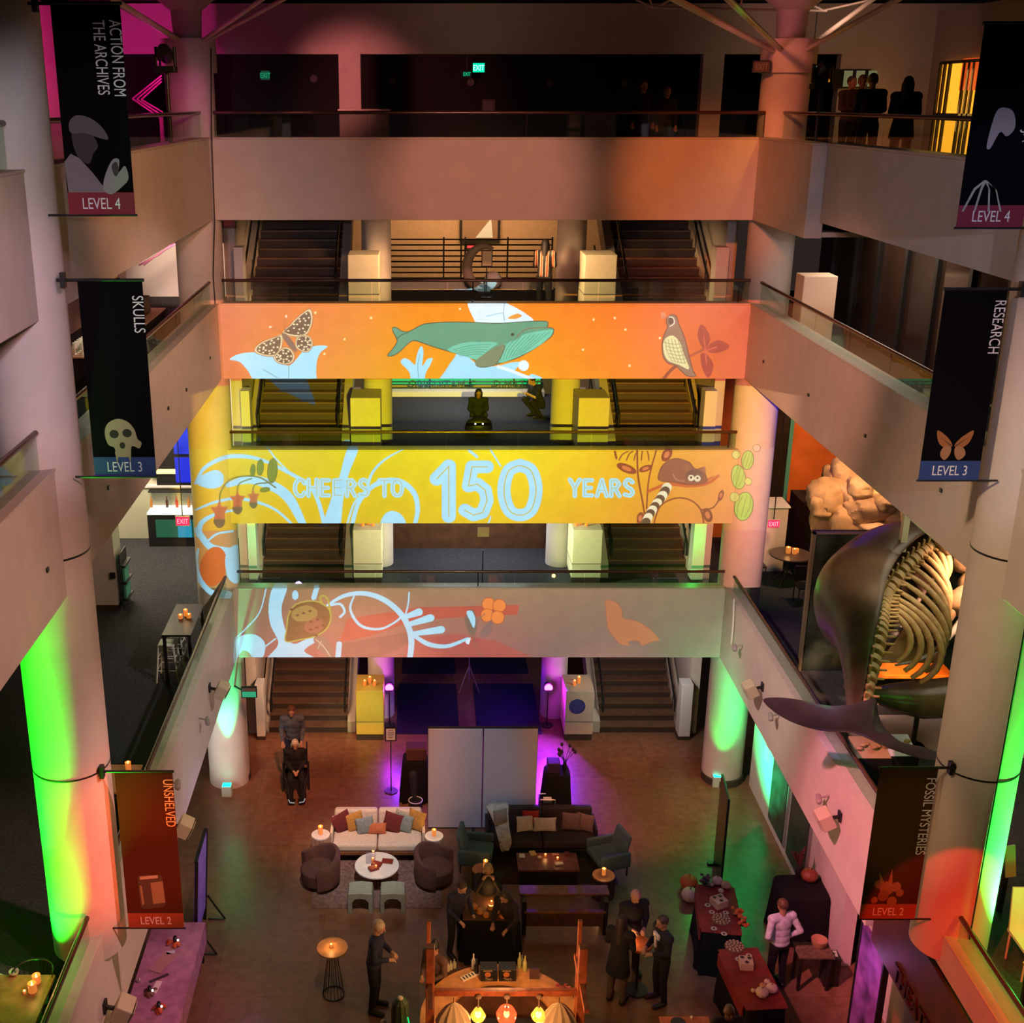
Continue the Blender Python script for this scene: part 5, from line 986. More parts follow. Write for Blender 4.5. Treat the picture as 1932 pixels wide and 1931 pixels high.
MB().box(9.3, 13.2, 26.7, 28.6, z0, 5.6).build('base_rock', M('dark_rock', (.03, .02, .015), .9, noise=.5), t, world=True)
t = thing('roped_column', 'dark object with a green glint at the foot of the boulders', 'exhibit', (on_y(1575, 1010, 25.0).x, 25.0, z0)); MB().lathe([(.25, 0), (.3, .6), (.25, 1.3), (.1, 1.6)], n=20).build('body', BLACK, t, smooth=60); MB().ell((.1, -.4, 1.1), .03).build('glint', EM('green_glint_glow', (.1, 1, .6), 4), t)  # glowing bead stands in for the green glint
# seal-like animal model on a post
a = on_z(1722, 1408, z0); t = thing('manatee_model', 'smooth brown sea-mammal model on a post below the bench', 'animal model', (a.x, a.y, z0)); zc = .95
rs = []; P = [(-1.05, .02, .10), (-.85, .12, .05), (-.5, .26, 0), (0, .36, -.04), (.5, .38, 0), (.95, .3, .08), (1.2, .2, .15), (1.35, .05, .2)]
q = MB(); q.loft([[(x_, r_ * math.cos(u_), zc + dz + r_ * .9 * math.sin(u_)) for u_ in [2 * math.pi * i / 20 for i in range(20)]] for x_, r_, dz in P]); q.build('body', M('wet_brown_skin', (.14, .085, .045), .25, noise=.3, ns=4), t, smooth=80)
MB().obox((-1.1, 0, zc + .1), (.35, .5, .04)).build('tail_paddle', M('wet_brown_skin'), t, bevel=.02); MB().obox((.5, -.42, zc - .15), (.4, .3, .05), rz=R(20), rx=R(30)).build('flipper', M('wet_brown_skin'), t, bevel=.02)
MB().cyl((0, 0, 0), (0, 0, .62), .045, n=12).cyl((0, 0, 0), (0, 0, .02), .2, n=16).build('stand', BLACK, t)
sbox('exhibit_platform', 'pale pink-lit round-edged platform under the animal model', 'platform', (a.x + .6, a.y + .35, z0), (3.2, 1.5, .02), M('pale_platform', (.6, .5, .5), .5), .005)
for px, py, lb, c in ((1640, 1412, 'open tray of bones', (.45, .3, .15)), (1690, 1408, 'white tilted case', (.7, .75, .8))):
    b = on_z(px, py, z0 + .6); t = thing('fossil_case', lb + ' at the balcony edge under the whale fluke', 'display case', (b.x, b.y, z0)); MB().box(-.3, .3, -.25, .25, 0, .55).build('base', BLACK, t); MB().obox((0, 0, .6), (.55, .5, .06), rx=R(15)).build('tray', M('tray_' + lb[:4], c, .5), t); q = MB()
    for i in range(6): q.ell((-.2 + .08 * i, -.1 + .07 * (i % 3), .66 + .02 * (i % 2)), (.06, .04, .03), 10, 6)
    q.build('specimens', M('bone_chips', (.45, .28, .12), .6), t, smooth=60)
# near right balcony: green lit chair, table, post sign
a = on_z(1905, 1760, z0 + .5); t = thing('folding_chair', 'white chair flooded with green light at the right edge', 'chair', (a.x + .3, a.y - .1, z0)); MB().box(-.25, .25, -.25, .25, .42, .46).build('seat', WHITE, t); MB().obox((0, .26, .75), (.5, .03, .6), rx=R(-8)).build('backrest', WHITE, t)
for sx in (-.22, .22):
    for sy in (-.22, .22): MB().cyl((sx, sy, 0), (sx, sy, .43), .015, n=6).build('leg', WHITE, t)
a = on_z(1925, 1830, z0 + .75); ftable('cafe_table', 'wooden table lit orange at the bottom right edge', (a.x + .55, a.y - .5, z0), .9, 1.3, .75, OAK)
t = thing('post_sign', 'pale post sign beside the green-lit chair', 'sign', (on_z(1885, 1720, z0).x, on_z(1885, 1720, z0).y, z0)); MB().box(-.03, .03, -.03, .03, 0, 1.0).build('post', BLACK, t); MB().obox((0, -.04, .85), (.14, .03, .5), ry=R(-10)).build('panel', M('card_cream', (.75, .68, .4), .6), t)
light('POINT', (7.9, 12.2, 5.4), 26, (0, 1, .1), None, .1); light('SPOT', (7.6, 8.5, 8.5), 500, (1, .12, .01), (7.9, 11.5, 4.5), .05, 50, .6)
# ------------------------------------------------------------------ the whale: left half skin, right half skeleton
t = thing('whale_model', 'hanging whale model, dark skin on one side and tan skeleton on the other', 'whale', (8.0, 19.0, 6.2)); t0 = t
ST = [((9.21, 19.61, 7.57), 0.113), ((8.98, 19.47, 7.52), 0.425), ((8.60, 19.28, 7.38), 0.756), ((8.17, 18.95, 7.16), 0.992), ((7.75, 18.52, 6.91), 1.096), ((7.50, 18.12, 6.84), 0.98), ((7.34, 17.76, 6.78), 0.79), ((7.18, 17.38, 6.68), 0.57), ((6.96, 16.90, 6.42), 0.36), ((6.72, 16.35, 6.18), 0.22), ((6.53, 15.92, 6.04), 0.14)]
ST = [(Vector(p[:3]), p[3]) for p in catmull([(*c, r) for c, r in ST], 4)]; nS = len(ST); rings = []; inner = []
for i, (c, r) in enumerate(ST):
    d = (ST[min(i + 1, nS - 1)][0] - ST[max(i - 1, 0)][0]).normalized(); sd = d.cross(Vector((0, 0, 1))).normalized(); up = sd.cross(d).normalized()   # sd points to the viewer's left
    f = max(0, 1 - i / nS * 1.8); a0 = R(90 - (-10 - 25 * f)); a1 = R(280)
    if sd.x > 0: sd = -sd
    ring = [c + sd * r * math.cos(g) * -1 * -1 + up * r * math.sin(g) for g in [R(100 - 80 * 0 - (0)) * 0 + lerp(R(70 - 25 * f), -R(88), k / 18) for k in range(19)]]
    ring = [c + sd * r * math.cos(g) + up * r * .95 * math.sin(g) for g in [lerp(R(97 + 22 * f), -R(96), k / 22) for k in range(23)]]
    rings.append(ring)
q = MB(); q.loft(rings, cap=False, closed=False); o = q.build('skin_half', M('whale_skin', (.062, .036, .024), .36, noise=.4, ns=2.5, bump=.2, bs=6), t0, world=True, smooth=60); md = o.modifiers.new('s', 'SOLIDIFY'); md.thickness = .04; md.offset = -1
BONE = M('tan_bone', (.50, .32, .14), .55, noise=.25, ns=9)
sp = []; fr = []
for i in range(3, nS):
    c, r = ST[i]; d = (ST[min(i + 1, nS - 1)][0] - ST[i - 1][0]).normalized(); sd = d.cross(Vector((0, 0, 1))).normalized(); up = sd.cross(d).normalized()
    if up.z < 0: up = -up
    if sd.x < 0: sd = -sd
    sp.append(c + up * r * .15 + sd * .05); fr.append((d, sd, up, r))
q = MB(); NV = 34
for k in range(NV):
    f = k / (NV - 1) * (len(sp) - 1.001); i = int(f); p = sp[i].lerp(sp[i + 1], f - i); d, sd, up, r = fr[i]; s_ = .07 + .075 * math.sin(math.pi * min(1, k / NV * 1.1 + .08)); s_ = max(s_, .05) * (1.0 if k < 12 else 1.0 + min(.7, (k - 12) * .06))
    q.cyl(p - d * .048, p + d * .048, s_, n=12); q.obox(p + up * s_ * 1.25, (.035, .05, s_ * 1.7), rx=R(20)); q.cap(p, p + sd * s_ * 1.6 + up * s_ * .3, .03, .02, 8, 2)
q.build('spine', BONE, t0, world=True, smooth=50)
for k in range(13):
    f = 1.0 + k * 1.35; i = min(int(f), len(sp) - 2); p = sp[i].lerp(sp[i + 1], f - i); d, sd, up, r = fr[i]; L_r = r * (.98 if k < 9 else .98 - (k - 9) * .13)
    P = [p + sd * (L_r * 1.0 * math.sin(R(u_))) * .95 - up * (L_r * .98 * (1 - math.cos(R(u_)))) * .75 + d * (-.0 + .42 * (u_ / 130)) for u_ in range(0, 136, 12)]
    MB().tube(P, [.035 + .02 * math.sin(math.pi * j / len(P)) for j in range(len(P))], 8).build('rib', BONE, t0, world=True, smooth=60)
q = MB()
for c_, r_ in (((9.40, 19.18, 7.43), (.28, .2, .3)), ((9.45, 19.04, 7.05), (.2, .16, .3)), ((9.21, 18.90, 6.72), (.22, .15, .28)), ((8.93, 18.71, 6.44), (.16, .12, .26)), ((9.07, 19.23, 7.62), (.3, .2, .14))): q.ell(c_, r_, 14, 9, Matrix.Rotation(R(20), 3, 'Y'))
q.v = [tuple(Vector(v_) + mnoise.noise_vector(Vector(v_) * 3) * .09) for v_ in q.v]; q.build('skull', M('brown_bone', (.28, .18, .09), .6, noise=.3), t0, world=True, smooth=50)
MB().tube([(9.36, 18.81, 6.58), (9.12, 18.66, 6.34), (8.79, 18.52, 5.96), (8.41, 18.43, 5.82), (8.03, 18.33, 5.80)], [.07, .06, .04, .03, .02], 8).build('jaw_bone', M('pale_bone', (.55, .52, .45), .4), t0, world=True, smooth=60)
FP = [(1440, 1320), (1470, 1316), (1512, 1321), (1560, 1331), (1600, 1330), (1632, 1322), (1652, 1318), (1656, 1345), (1668, 1372), (1694, 1396), (1735, 1414), (1784, 1424), (1790, 1431), (1758, 1434), (1715, 1425), (1668, 1408), (1625, 1388), (1600, 1382), (1550, 1379), (1500, 1365), (1462, 1344)]
P3 = [on_y(p[0], p[1], lerp(16.05, 15.6, (p[0] - 1440) / 345)) for p in catmull(FP, 4, True)]; cc = sum(P3, Vector()) / len(P3); nrm = Vector((0.1, -.9, .42)).normalized()
q = MB(); q.loft([[p + nrm * .012 for p in P3], [cc.lerp(p, .72) + nrm * .07 for p in P3]], cap=True); q.loft([[p - nrm * .012 for p in P3], [p + nrm * .012 for p in P3]], cap=True)
q.build('tail_fluke', M('fluke_skin', (.045, .05, .055), .28, noise=.3, ns=2), t0, world=True, smooth=50)
MB().box(7.88, 7.98, 18.42, 18.52, 7.8, 9.47).build('hanger_bar', M('hanger_cream', (.62, .60, .40), .5), t0, world=True)
# ------------------------------------------------------------------ people
SKIN = {'light': (.52, .29, .19), 'tan': (.36, .19, .11), 'dark': (.12, .06, .035)}
def person(label, loc, rz, H=1.72, top=(.02, .02, .025), bottom=(.015, .015, .02), hair=(.03, .02, .015), style='short', skin='light', pose='stand', lean=0, arms='down', coat=0, head=(0, 0), bare=False, group=None, stripes=False, shoe=(.015, .012, .012), tie=None):
    t = thing('person', label, 'person', loc, rz, group)
    low = .0; dz = 0
    J = {'pel': (0, 0, .525), 'neck': (0, .008, .835), 'head': (0, -.012, .925)}
    for s, n in ((-1, 'R'), (1, 'L')):
        J['hip' + n] = (s * .052, 0, .51); J['kn' + n] = (s * .060, -.012, .285); J['an' + n] = (s * .066, .012, .048); J['toe' + n] = (s * .078, -.085, .022)
        J['sh' + n] = (s * .105, .004, .805); J['el' + n] = (s * .140, .02, .645); J['wr' + n] = (s * .135, -.03, .50)
        A = {'front': ((s * .130, -.02, .66), (s * .06, -.135, .64)), 'push': ((s * .135, .0, .655), (s * .115, -.16, .585)), 'lap': ((s * .135, .0, .655), (s * .035, -.15, .60)), 'table': ((s * .135, -.03, .66), (s * .09, -.17, .62)),
             'reach': ((s * .13, -.07, .69), (s * .07, -.21, .70)), 'phone': ((s * .12, -.08, .69), (s * .035, -.15, .78)), 'hips': ((s * .175, .06, .66), (s * .095, -.02, .56)), 'face': ((s * .13, -.07, .69), (s * .06, -.09, .86)), 'down': None}[arms if isinstance(arms, str) else arms[0 if s < 0 else 1]]
        if A: J['el' + n], J['wr' + n] = A
        if pose == 'sit': J['kn' + n] = (s * .075, -.245, .30); J['an' + n] = (s * .072, -.27, .055); J['toe' + n] = (s * .078, -.36, .03)
        if pose == 'crouch': J['kn' + n] = (s * .10, -.16, .27); J['an' + n] = (s * .075, .01, .048); J['toe' + n] = (s * .09, -.085, .022)
        if pose == 'walk': J['kn' + n] = (s * .055, -.06 if s > 0 else .03, .285); J['an' + n] = (s * .06, -.07 if s > 0 else .14, .05 if s > 0 else .07); J['toe' + n] = (s * .065, -.165 if s > 0 else .05, .022)
    up = [k for k in J if k[:2] in ('ne', 'he', 'sh', 'el', 'wr')]
    off = {'sit': (0, .0, -.205), 'crouch': (0, .06, -.34)}.get(pose, (0, 0, 0)); pv = Vector(J['pel']); Q = Matrix.Rotation(R(lean), 3, 'X'); o3 = Vector(off)
    J = {k: (pv + Q @ (Vector(v_) - pv) + o3 if k in up else Vector(v_)) for k, v_ in J.items()}
    for n in 'RL': J['hip' + n] += o3
    J['pel'] += o3; J = {k: v_ * H for k, v_ in J.items()}
    def U(x, y, z): return (pv + Q @ (Vector((x, y, z)) - pv) + o3) * H
    HQ = Matrix.Rotation(R(head[1]), 3, 'Z') @ Matrix.Rotation(R(lean + head[0]), 3, 'X'); hc = J['head']
    def torso(q, e, z1=1.0):
        for c, r in (((0, 0, .745), (.094, .060, .095)), ((0, .0, .66), (.082, .058, .10)), ((0, 0, .585), (.083, .060, .075))): q.ell(U(*c), [(k + e) * H for k in r], 18, 12, Q)
        q.cap(J['shR'], J['shL'], (.036 + e) * H, (.036 + e) * H)
    q = MB(); torso(q, 0); q.ell(J['pel'], (.086 * H, .064 * H, .062 * H), rot=Q)
    q.cap(J['neck'] - Q @ Vector((0, 0, .03 * H)), hc - HQ @ Vector((0, -.01, .02)) * H, .034 * H, .030 * H)
    q.ell(hc + HQ @ Vector((0, .004, .008)) * H, (.044 * H, .056 * H, .058 * H), 18, 12, HQ); q.ell(hc + HQ @ Vector((0, -.018, -.030)) * H, (.031 * H, .034 * H, .034 * H), 14, 10, HQ)
    q.cap(hc + HQ @ Vector((0, -.050, .006)) * H, hc + HQ @ Vector((0, -.062, -.012)) * H, .006 * H, .0095 * H, 8, 3)
    for s in (-1, 1): q.ell(hc + HQ @ Vector((s * .044, .006, -.004)) * H, (.007 * H, .012 * H, .018 * H), 8, 6, HQ)
    for n in 'RL':
        s = -1 if n == 'R' else 1; sh, el, wr = J['sh' + n], J['el' + n], J['wr' + n]
        q.cap(sh, el, .027 * H, .022 * H); q.cap(el, wr, .0225 * H, .0155 * H)
        d = (wr - el).normalized(); sd = d.cross(Vector((0, 0, 1))); sd = sd.normalized() if sd.length > .2 else Vector((0, -1, 0)); nm = sd.cross(d)
        q.cap(wr, wr + d * .045 * H, .0155 * H, .019 * H, 10, 3)
        for k, (o_, L) in enumerate(((-.0165, .040), (-.0055, .046), (.0055, .043), (.0165, .033))):
            b0 = wr + d * .056 * H + sd * o_ * H; b1 = b0 + (d * .6 - nm * .25) * L * .6 * H; b2 = b1 + (d * .35 - nm * .6) * L * .55 * H; q.cap(b0, b1, .0062 * H, .0058 * H, 8, 2); q.cap(b1, b2, .0058 * H, .005 * H, 8, 2)
        th = wr + d * .02 * H; q.cap(th, th + (sd * s * .022 + d * .018 - nm * .01) * H, .0085 * H, .007 * H, 8, 2); q.cap(th + (sd * s * .022 + d * .018 - nm * .01) * H, th + (sd * s * .026 + d * .040 - nm * .018) * H, .007 * H, .006 * H, 8, 2)
        q.cap(J['hip' + n], J['kn' + n], .046 * H, .031 * H); q.cap(J['kn' + n], J['an' + n], .032 * H, .020 * H); q.cap(J['an' + n] - Vector((0, 0, .02 * H)), J['toe' + n], .022 * H, .018 * H)
    nmat = M('skin_' + skin, SKIN[skin], .5); q.build('body', nmat, t, remesh=.0075)
    q = MB(); torso(q, .012)
    for n in 'RL':
        q.cap(J['sh' + n], J['el' + n], .037 * H, .031 * H)
        if not bare: q.cap(J['el' + n], J['el' + n].lerp(J['wr' + n], .93), .031 * H, .023 * H)
    if coat:
        R_ = []
        for f in (0, .35, .7, 1): z = lerp(.60, .525 - coat, f); R_.append([U(0, 0, .6).lerp(Vector((0, off[1] * H, z * H)), 1 if f else 0) * 1 + Vector(((.095 + .03 * f) * H * math.cos(u_), (.072 + .03 * f) * H * math.sin(u_), 0)) for u_ in [2 * math.pi * i / 18 for i in range(18)]])
        q.loft(R_)
    else: q.ell(J['pel'] + Vector((0, 0, .01 * H)), (.098 * H, .075 * H, .05 * H), rot=Q)
    o = q.build('jacket' if not bare else 'shirt', M('cloth_%.3f_%.3f_%.3f' % top, top, .85, noise=.25, ns=12, bump=.3, bs=14), t, remesh=.014)
    if stripes:
        m = M('striped_shirt', (.3, .2, .15), .8); nt = m.node_tree; wv = nt.nodes.new('ShaderNodeTexWave'); wv.inputs['Scale'].default_value = 2.6; tc_ = nt.nodes.new('ShaderNodeTexCoord'); rp = nt.nodes.new('ShaderNodeValToRGB'); rp.color_ramp.interpolation = 'CONSTANT'
        rp.color_ramp.elements[0].color = (.02, .015, .015, 1); e1 = rp.color_ramp.elements.new(.45); e1.color = (.55, .45, .36, 1); e2 = rp.color_ramp.elements.new(.75); e2.color = (.3, .09, .03, 1); rp.color_ramp.elements[-1].color = (.3, .09, .03, 1)
        nt.links.new(tc_.outputs['Object'], wv.inputs['Vector']); nt.links.new(wv.outputs['Fac'], rp.inputs[0]); nt.links.new(rp.outputs[0], nt.nodes['Principled BSDF'].inputs['Base Color']); o.data.materials[0] = m
    q = MB(); q.ell(J['pel'] - Vector((0, 0, .01 * H)), (.094 * H, .070 * H, .06 * H))
    for n in 'RL': q.cap(J['hip' + n], J['kn' + n], .054 * H, .040 * H); q.cap(J['kn' + n], J['an' + n] + (J['kn' + n] - J['an' + n]) * .08, .040 * H, .032 * H)
    q.build('trousers', M('cloth_%.3f_%.3f_%.3f' % bottom, bottom, .85, noise=.25, ns=12, bump=.3, bs=14), t, remesh=.014)
    for n in 'RL':
        a_ = J['an' + n]; q = MB().cap(Vector((a_.x, a_.y + .01 * H, a_.z - .018 * H)), J['toe' + n] + Vector((0, -.01 * H, .002 * H)), .029 * H, .024 * H, fl=1); q.build('shoe', M('shoe_%.2f' % shoe[0], shoe, .5), t, smooth=60)
    if style != 'bald':
        q = MB(); q.ell(hc + HQ @ Vector((0, .014, .020)) * H, (.050 * H, .058 * H, .055 * H), 16, 10, HQ)
        if style in ('long', 'bob'):
            L = .20 if style == 'long' else .08
            q.cap(hc + HQ @ Vector((0, .03, .0)) * H, hc + HQ @ Vector((0, .045, -L)) * H, .048 * H, .042 * H, fl=1)
            for s in (-1, 1): q.cap(hc + HQ @ Vector((s * .042, .012, .0)) * H, hc + HQ @ Vector((s * .046, .02, -L * .8)) * H, .018 * H, .016 * H)
        if style == 'bun': q.ell(hc + HQ @ Vector((0, .04, .065)) * H, .026 * H)
        q.build('hair', M('hair_%.2f_%.2f' % (hair[0], hair[1]), hair, .6, noise=.3, ns=30), t, remesh=.010)
    else:
        q = MB()
        for s in (-1, 1): q.cap(hc + HQ @ Vector((s * .042, .012, .004)) * H, hc + HQ @ Vector((s * .02, .048, -.012)) * H, .012 * H, .014 * H)
        q.build('hair', M('hair_%.2f_%.2f' % (hair[0], hair[1]), hair, .6), t, remesh=.010)
    q = MB()
    for s in (-1, 1): q.ell(hc + HQ @ Vector((s * .018, -.046, .006)) * H, (.006 * H, .004 * H, .004 * H), 8, 6, HQ)
    q.build('eyes', M('eye_dark', (.02, .015, .012), .3), t); MB().ell(hc + HQ @ Vector((0, -.049, -.033)) * H, (.013 * H, .005 * H, .004 * H), 8, 6, HQ).build('mouth', M('lip', (.25, .08, .06), .5), t)
    if tie:
        MB().obox(U(0, -.078, .73), (.035 * H, .012 * H, .13 * H), rx=R(lean)).build('tie', M('tie_lilac', tie, .5), t); MB().obox(U(0, -.066, .79), (.09 * H, .02 * H, .05 * H), rx=R(lean)).build('collar', M('collar_white', (.75, .75, .75), .6), t)
    return t
def gnd(px, py, z=0): return on_z(px, py, z)
def at(px, py, z, dz=0): p = on_z(px, py, z); return (p.x, p.y, z + dz)
NAVY = (.02, .022, .055)
# ground floor
wc = gnd(558, 1500); PX, PY = wc.x, wc.y
person('person with brown hair in a gray-blue shirt with pale sleeves pushing the wheelchair', (PX - .12, PY + .88, 0), R(3), 1.86, (.09, .11, .15), (.012, .015, .035), (.12, .05, .03), 'short', 'light', 'stand', 9, 'push', head=(14, 0))
person('elderly person with white hair dressed in black, seated in the wheelchair', (PX, PY + .22, 0), R(6), 1.66, (.010, .010, .011), (.010, .010, .011), (.65, .60, .50), 'bob', 'light', 'sit', 4, 'lap', head=(12, 0))
a = gnd(707, 1905); person('person with white hair in a navy jacket standing in profile by the small high table', (a.x, a.y, 0), R(78), 1.86, NAVY, (.010, .010, .012), (.55, .45, .32), 'short', 'light', 'stand', 6, 'front', head=(18, 0))
a = gnd(1162, 1890); person('person in a long black coat and beige trousers, seen from behind at the candle table', (a.x, a.y, 0), R(150), 1.76, (.008, .008, .009), (.13, .09, .055), (.03, .02, .015), 'long', 'light', 'stand', 4, 'front', coat=.17)
a = gnd(1192, 1838); person('bald person in black facing the camera behind the round candle table', (a.x - .05, a.y + .05, 0), R(12), 1.84, (.010, .010, .013), (.010, .010, .011), (.3, .26, .22), 'bald', 'light', 'stand', 6, 'front', head=(15, 0))
a = gnd(1243, 1890); person('person in a black suit facing left, standing right of the round candle table', (a.x, a.y, 0), R(-70), 1.80, (.010, .010, .013), (.008, .008, .009), (.05, .03, .02), 'short', 'tan', 'stand', 3, 'front', head=(10, 0), tie=(.4, .4, .42))
a = gnd(1462, 1862); person('person in a white chef jacket, hands on hips, back turned beside the buffet', (a.x, a.y, 0), R(195), 1.80, (.52, .56, .58), (.008, .008, .009), (.10, .05, .02), 'short', 'tan', 'stand', 3, 'hips', head=(16, 0))
p = on_z(1376, 1902, 1.72); person('bald person in a black suit with a lilac tie at the bottom edge', (p.x, p.y, 0), R(5), 1.80, (.008, .008, .009), (.008, .008, .009), (.03, .02, .02), 'bald', 'dark', 'stand', 0, 'down', tie=(.45, .25, .65))
p = on_z(873, 1664, 1.55); person('person with glasses in a navy jacket at the left of the dark draped table', (p.x - .12, p.y, 0), R(35), 1.70, NAVY, (.012, .012, .018), (.05, .03, .03), 'short', 'light', 'stand', 14, 'table', head=(16, 0))
p = on_z(922, 1648, 1.55); person('person with long fair hair and raised hands at the middle of the dark draped table', (p.x, p.y + .25, 0), R(0), 1.66, (.009, .009, .010), (.01, .01, .01), (.32, .20, .09), 'long', 'tan', 'stand', 8, 'face', head=(10, 0))
p = on_z(962, 1680, 1.5); person('person with dark hair reaching over the right side of the dark draped table', (p.x, p.y, 0), R(-35), 1.64, (.014, .008, .008), (.01, .01, .01), (.03, .018, .012), 'long', 'tan', 'stand', 16, 'table', head=(14, 0))
p = on_z(823, 1775, 1.66); person('person with black hair in a patterned top standing behind the left pergola post', (p.x, p.y, 0), R(-40), 1.68, (.10, .05, .04), (.02, .02, .03), (.012, .01, .01), 'bun', 'tan', 'stand', 4, 'front', head=(10, 0))
# bridges
p = on_y(1030, 470, 26.1); person('person with long black hair in a vertically striped jacket on the upper bridge', (p.x, 26.25, FL['B']), R(168), 1.66, (.3, .2, .15), (.012, .012, .014), (.010, .008, .008), 'long', 'light', 'stand', 3, 'front', stripes=True)
a = on_z(1012, 786, FL['C']); person('person in black crouching and holding up a phone on the middle landing', (a.x, a.y, FL['C']), R(-62), 1.72, (.010, .011, .012), (.010, .010, .011), (.02, .012, .01), 'short', 'light', 'crouch', 22, 'phone', bare=True, head=(4, 0))
a = on_z(902, 812, FL['C']); a.y -= .25; person('person in black with a headscarf kneeling at the middle of the middle landing', (a.x, a.y + .35, FL['C']), R(0), 1.62, (.008, .012, .013), (.008, .009, .010), (.006, .006, .006), 'bob', 'tan', 'crouch', 14, 'lap', head=(8, 0))
t = thing('equipment_case', 'rounded black case with two tiny lights before the kneeling person', 'case', (a.x, a.y + .0, FL['C'])); MB().lathe([(.28, 0), (.34, .12), (.30, .30), (.18, .40), (.02, .42)], n=20, sy=.5).build('shell', BLACK, t, smooth=60)
for s in (-.09, .09): MB().ell((s, -.155, .27), .02, 8, 6).build('indicator_light', EM('white_led', (1, 1, .8), 4), t)
# top right balcony
for px, lb, rz_, st, hc_ in ((1598, 'short-haired person in a dim brown top, leftmost of the group on the top right balcony', 20, 'short', (.05, .03, .02)), (1618, 'person in a pale cap, second of the group on the top right balcony', -10, 'short', (.2, .15, .12)), (1637, 'broad person in black leaning on the top right handrail', 160, 'short', (.05, .03, .02)), (1702, 'person in a black hooded coat leaning on the top right handrail', 150, 'long', (.012, .01, .01))):
    near = px > 1630; Y = {1598: 24.4, 1618: 23.2, 1637: 21.6, 1702: 20.9}[px]; p = on_y(px, 240, Y)
    person(lb, (p.x, Y, FL['A']), R(rz_), 1.74 if px != 1702 else 1.68, (.010, .009, .010) if near else (.07, .04, .03), (.01, .01, .01), hc_, st, 'tan', 'stand', 8 if near else 0, 'front', coat=.12 if px == 1702 else 0)
for px, lb in ((1213, 'dim person with a round lit face behind the top bridge handrail'), (1258, 'dim person in brown behind the top bridge, right of the pale post')):
    p = on_y(px, 188, 26.9); person(lb, (p.x, 26.9, FL['A']), R(10), 1.70 if px < 1230 else 1.58, (.012, .01, .01), (.01, .01, .01), (.05, .03, .02), 'short', 'light', 'stand')
p = on_x(286, 574, -4.9); person('person in black seated in profile behind the upper left handrail', (-5.55, p.y - .2, FL['B']), R(75), 1.66, (.008, .008, .009), (.01, .01, .01), (.01, .008, .008), 'short', 'light', 'stand', 4, 'front')
# ------------------------------------------------------------------ lounge furniture
def cushion(loc, w, h, d, m, rz=0, ry=0, rx=-12, label='', group=None, parent=None):
    q = MB(); n = 14; G = []
    for s in (-1, 1):
        for i in range(n + 1):
            for j in range(n + 1):
                a, b = i / n * 2 - 1, j / n * 2 - 1; e = (max(0, 1 - a * a) * max(0, 1 - b * b)) ** .38
                k = 1 - .06 * (1 - abs(a) ** 2) * abs(b) ** 4; k2 = 1 - .06 * (1 - abs(b) ** 2) * abs(a) ** 4
                G.append((a * w / 2 * k2, s * d / 2 * e, b * h / 2 * k))
    N_ = (n + 1) ** 2; F_ = []
    for s in (0, 1):
        for i in range(n):
            for j in range(n): k = s * N_ + i * (n + 1) + j; F_.append((k, k + 1, k + n + 2, k + n + 1) if s else (k, k + n + 1, k + n + 2, k + 1))
    q.add(G, F_); o = q.build('throw_pillow', m, smooth=True); o.location = loc; o.rotation_euler = (R(rx), R(ry), R(rz))
    return tag(o, label, 'pillow', group)
CREAM = M('cream_upholstery', (.52, .45, .37), .9, noise=.12, ns=20, bump=.2, bs=60)
def sofa(label, loc, w, m, legm, cushions=2, h=.80, d=.88, arm=True, sub='pale'):
    t = thing('sofa', label, 'sofa', loc)
    MB().box(-w / 2, w / 2, -d / 2, d / 2, .20, .28).build('base_frame', legm, t, bevel=.01)
    for sx in (-1, 1):
        for sy in (-1, 1): MB().cyl((sx * (w / 2 - .08), sy * (d / 2 - .08), .22), (sx * (w / 2 - .05), sy * (d / 2 - .05), 0), .025, .016, 8).build('leg', legm, t)
        if arm: MB().box(min(sx * w / 2, sx * (w / 2 - .06)), max(sx * w / 2, sx * (w / 2 - .06)), -d / 2 + .25, d / 2, .25, .58).build('armrest', m, t, bevel=.025, seg=3)
    for i in range(cushions):
        a = -w / 2 + .06 + i * (w - .12) / cushions; b = a + (w - .12) / cushions
        MB().box(a + .008, b - .008, -d / 2, d / 2 - .18, .28, .45).build('seat_cushion', m, t, bevel=.05, seg=4, smooth=60)
        MB().obox(((a + b) / 2, d / 2 - .13, .60), (b - a - .016, .20, h - .36), rx=R(-12)).build('back_cushion', m, t, bevel=.06, seg=4, smooth=60)
    return t
S1 = gnd(712, 1630); S1 = Vector((S1.x, S1.y + .44, 0)); sofa('cream two-seat sofa with a row of coloured pillows', S1, 1.95, CREAM, DKOAK)
PC = {'maroon': (.10, .012, .012), 'mustard': (.36, .19, .04), 'blue-gray': (.16, .21, .22), 'rust': (.38, .12, .05), 'sage': (.26, .27, .22)}
def pm(k): return M('pillow_' + k, PC[k], .9, noise=.2, ns=15)
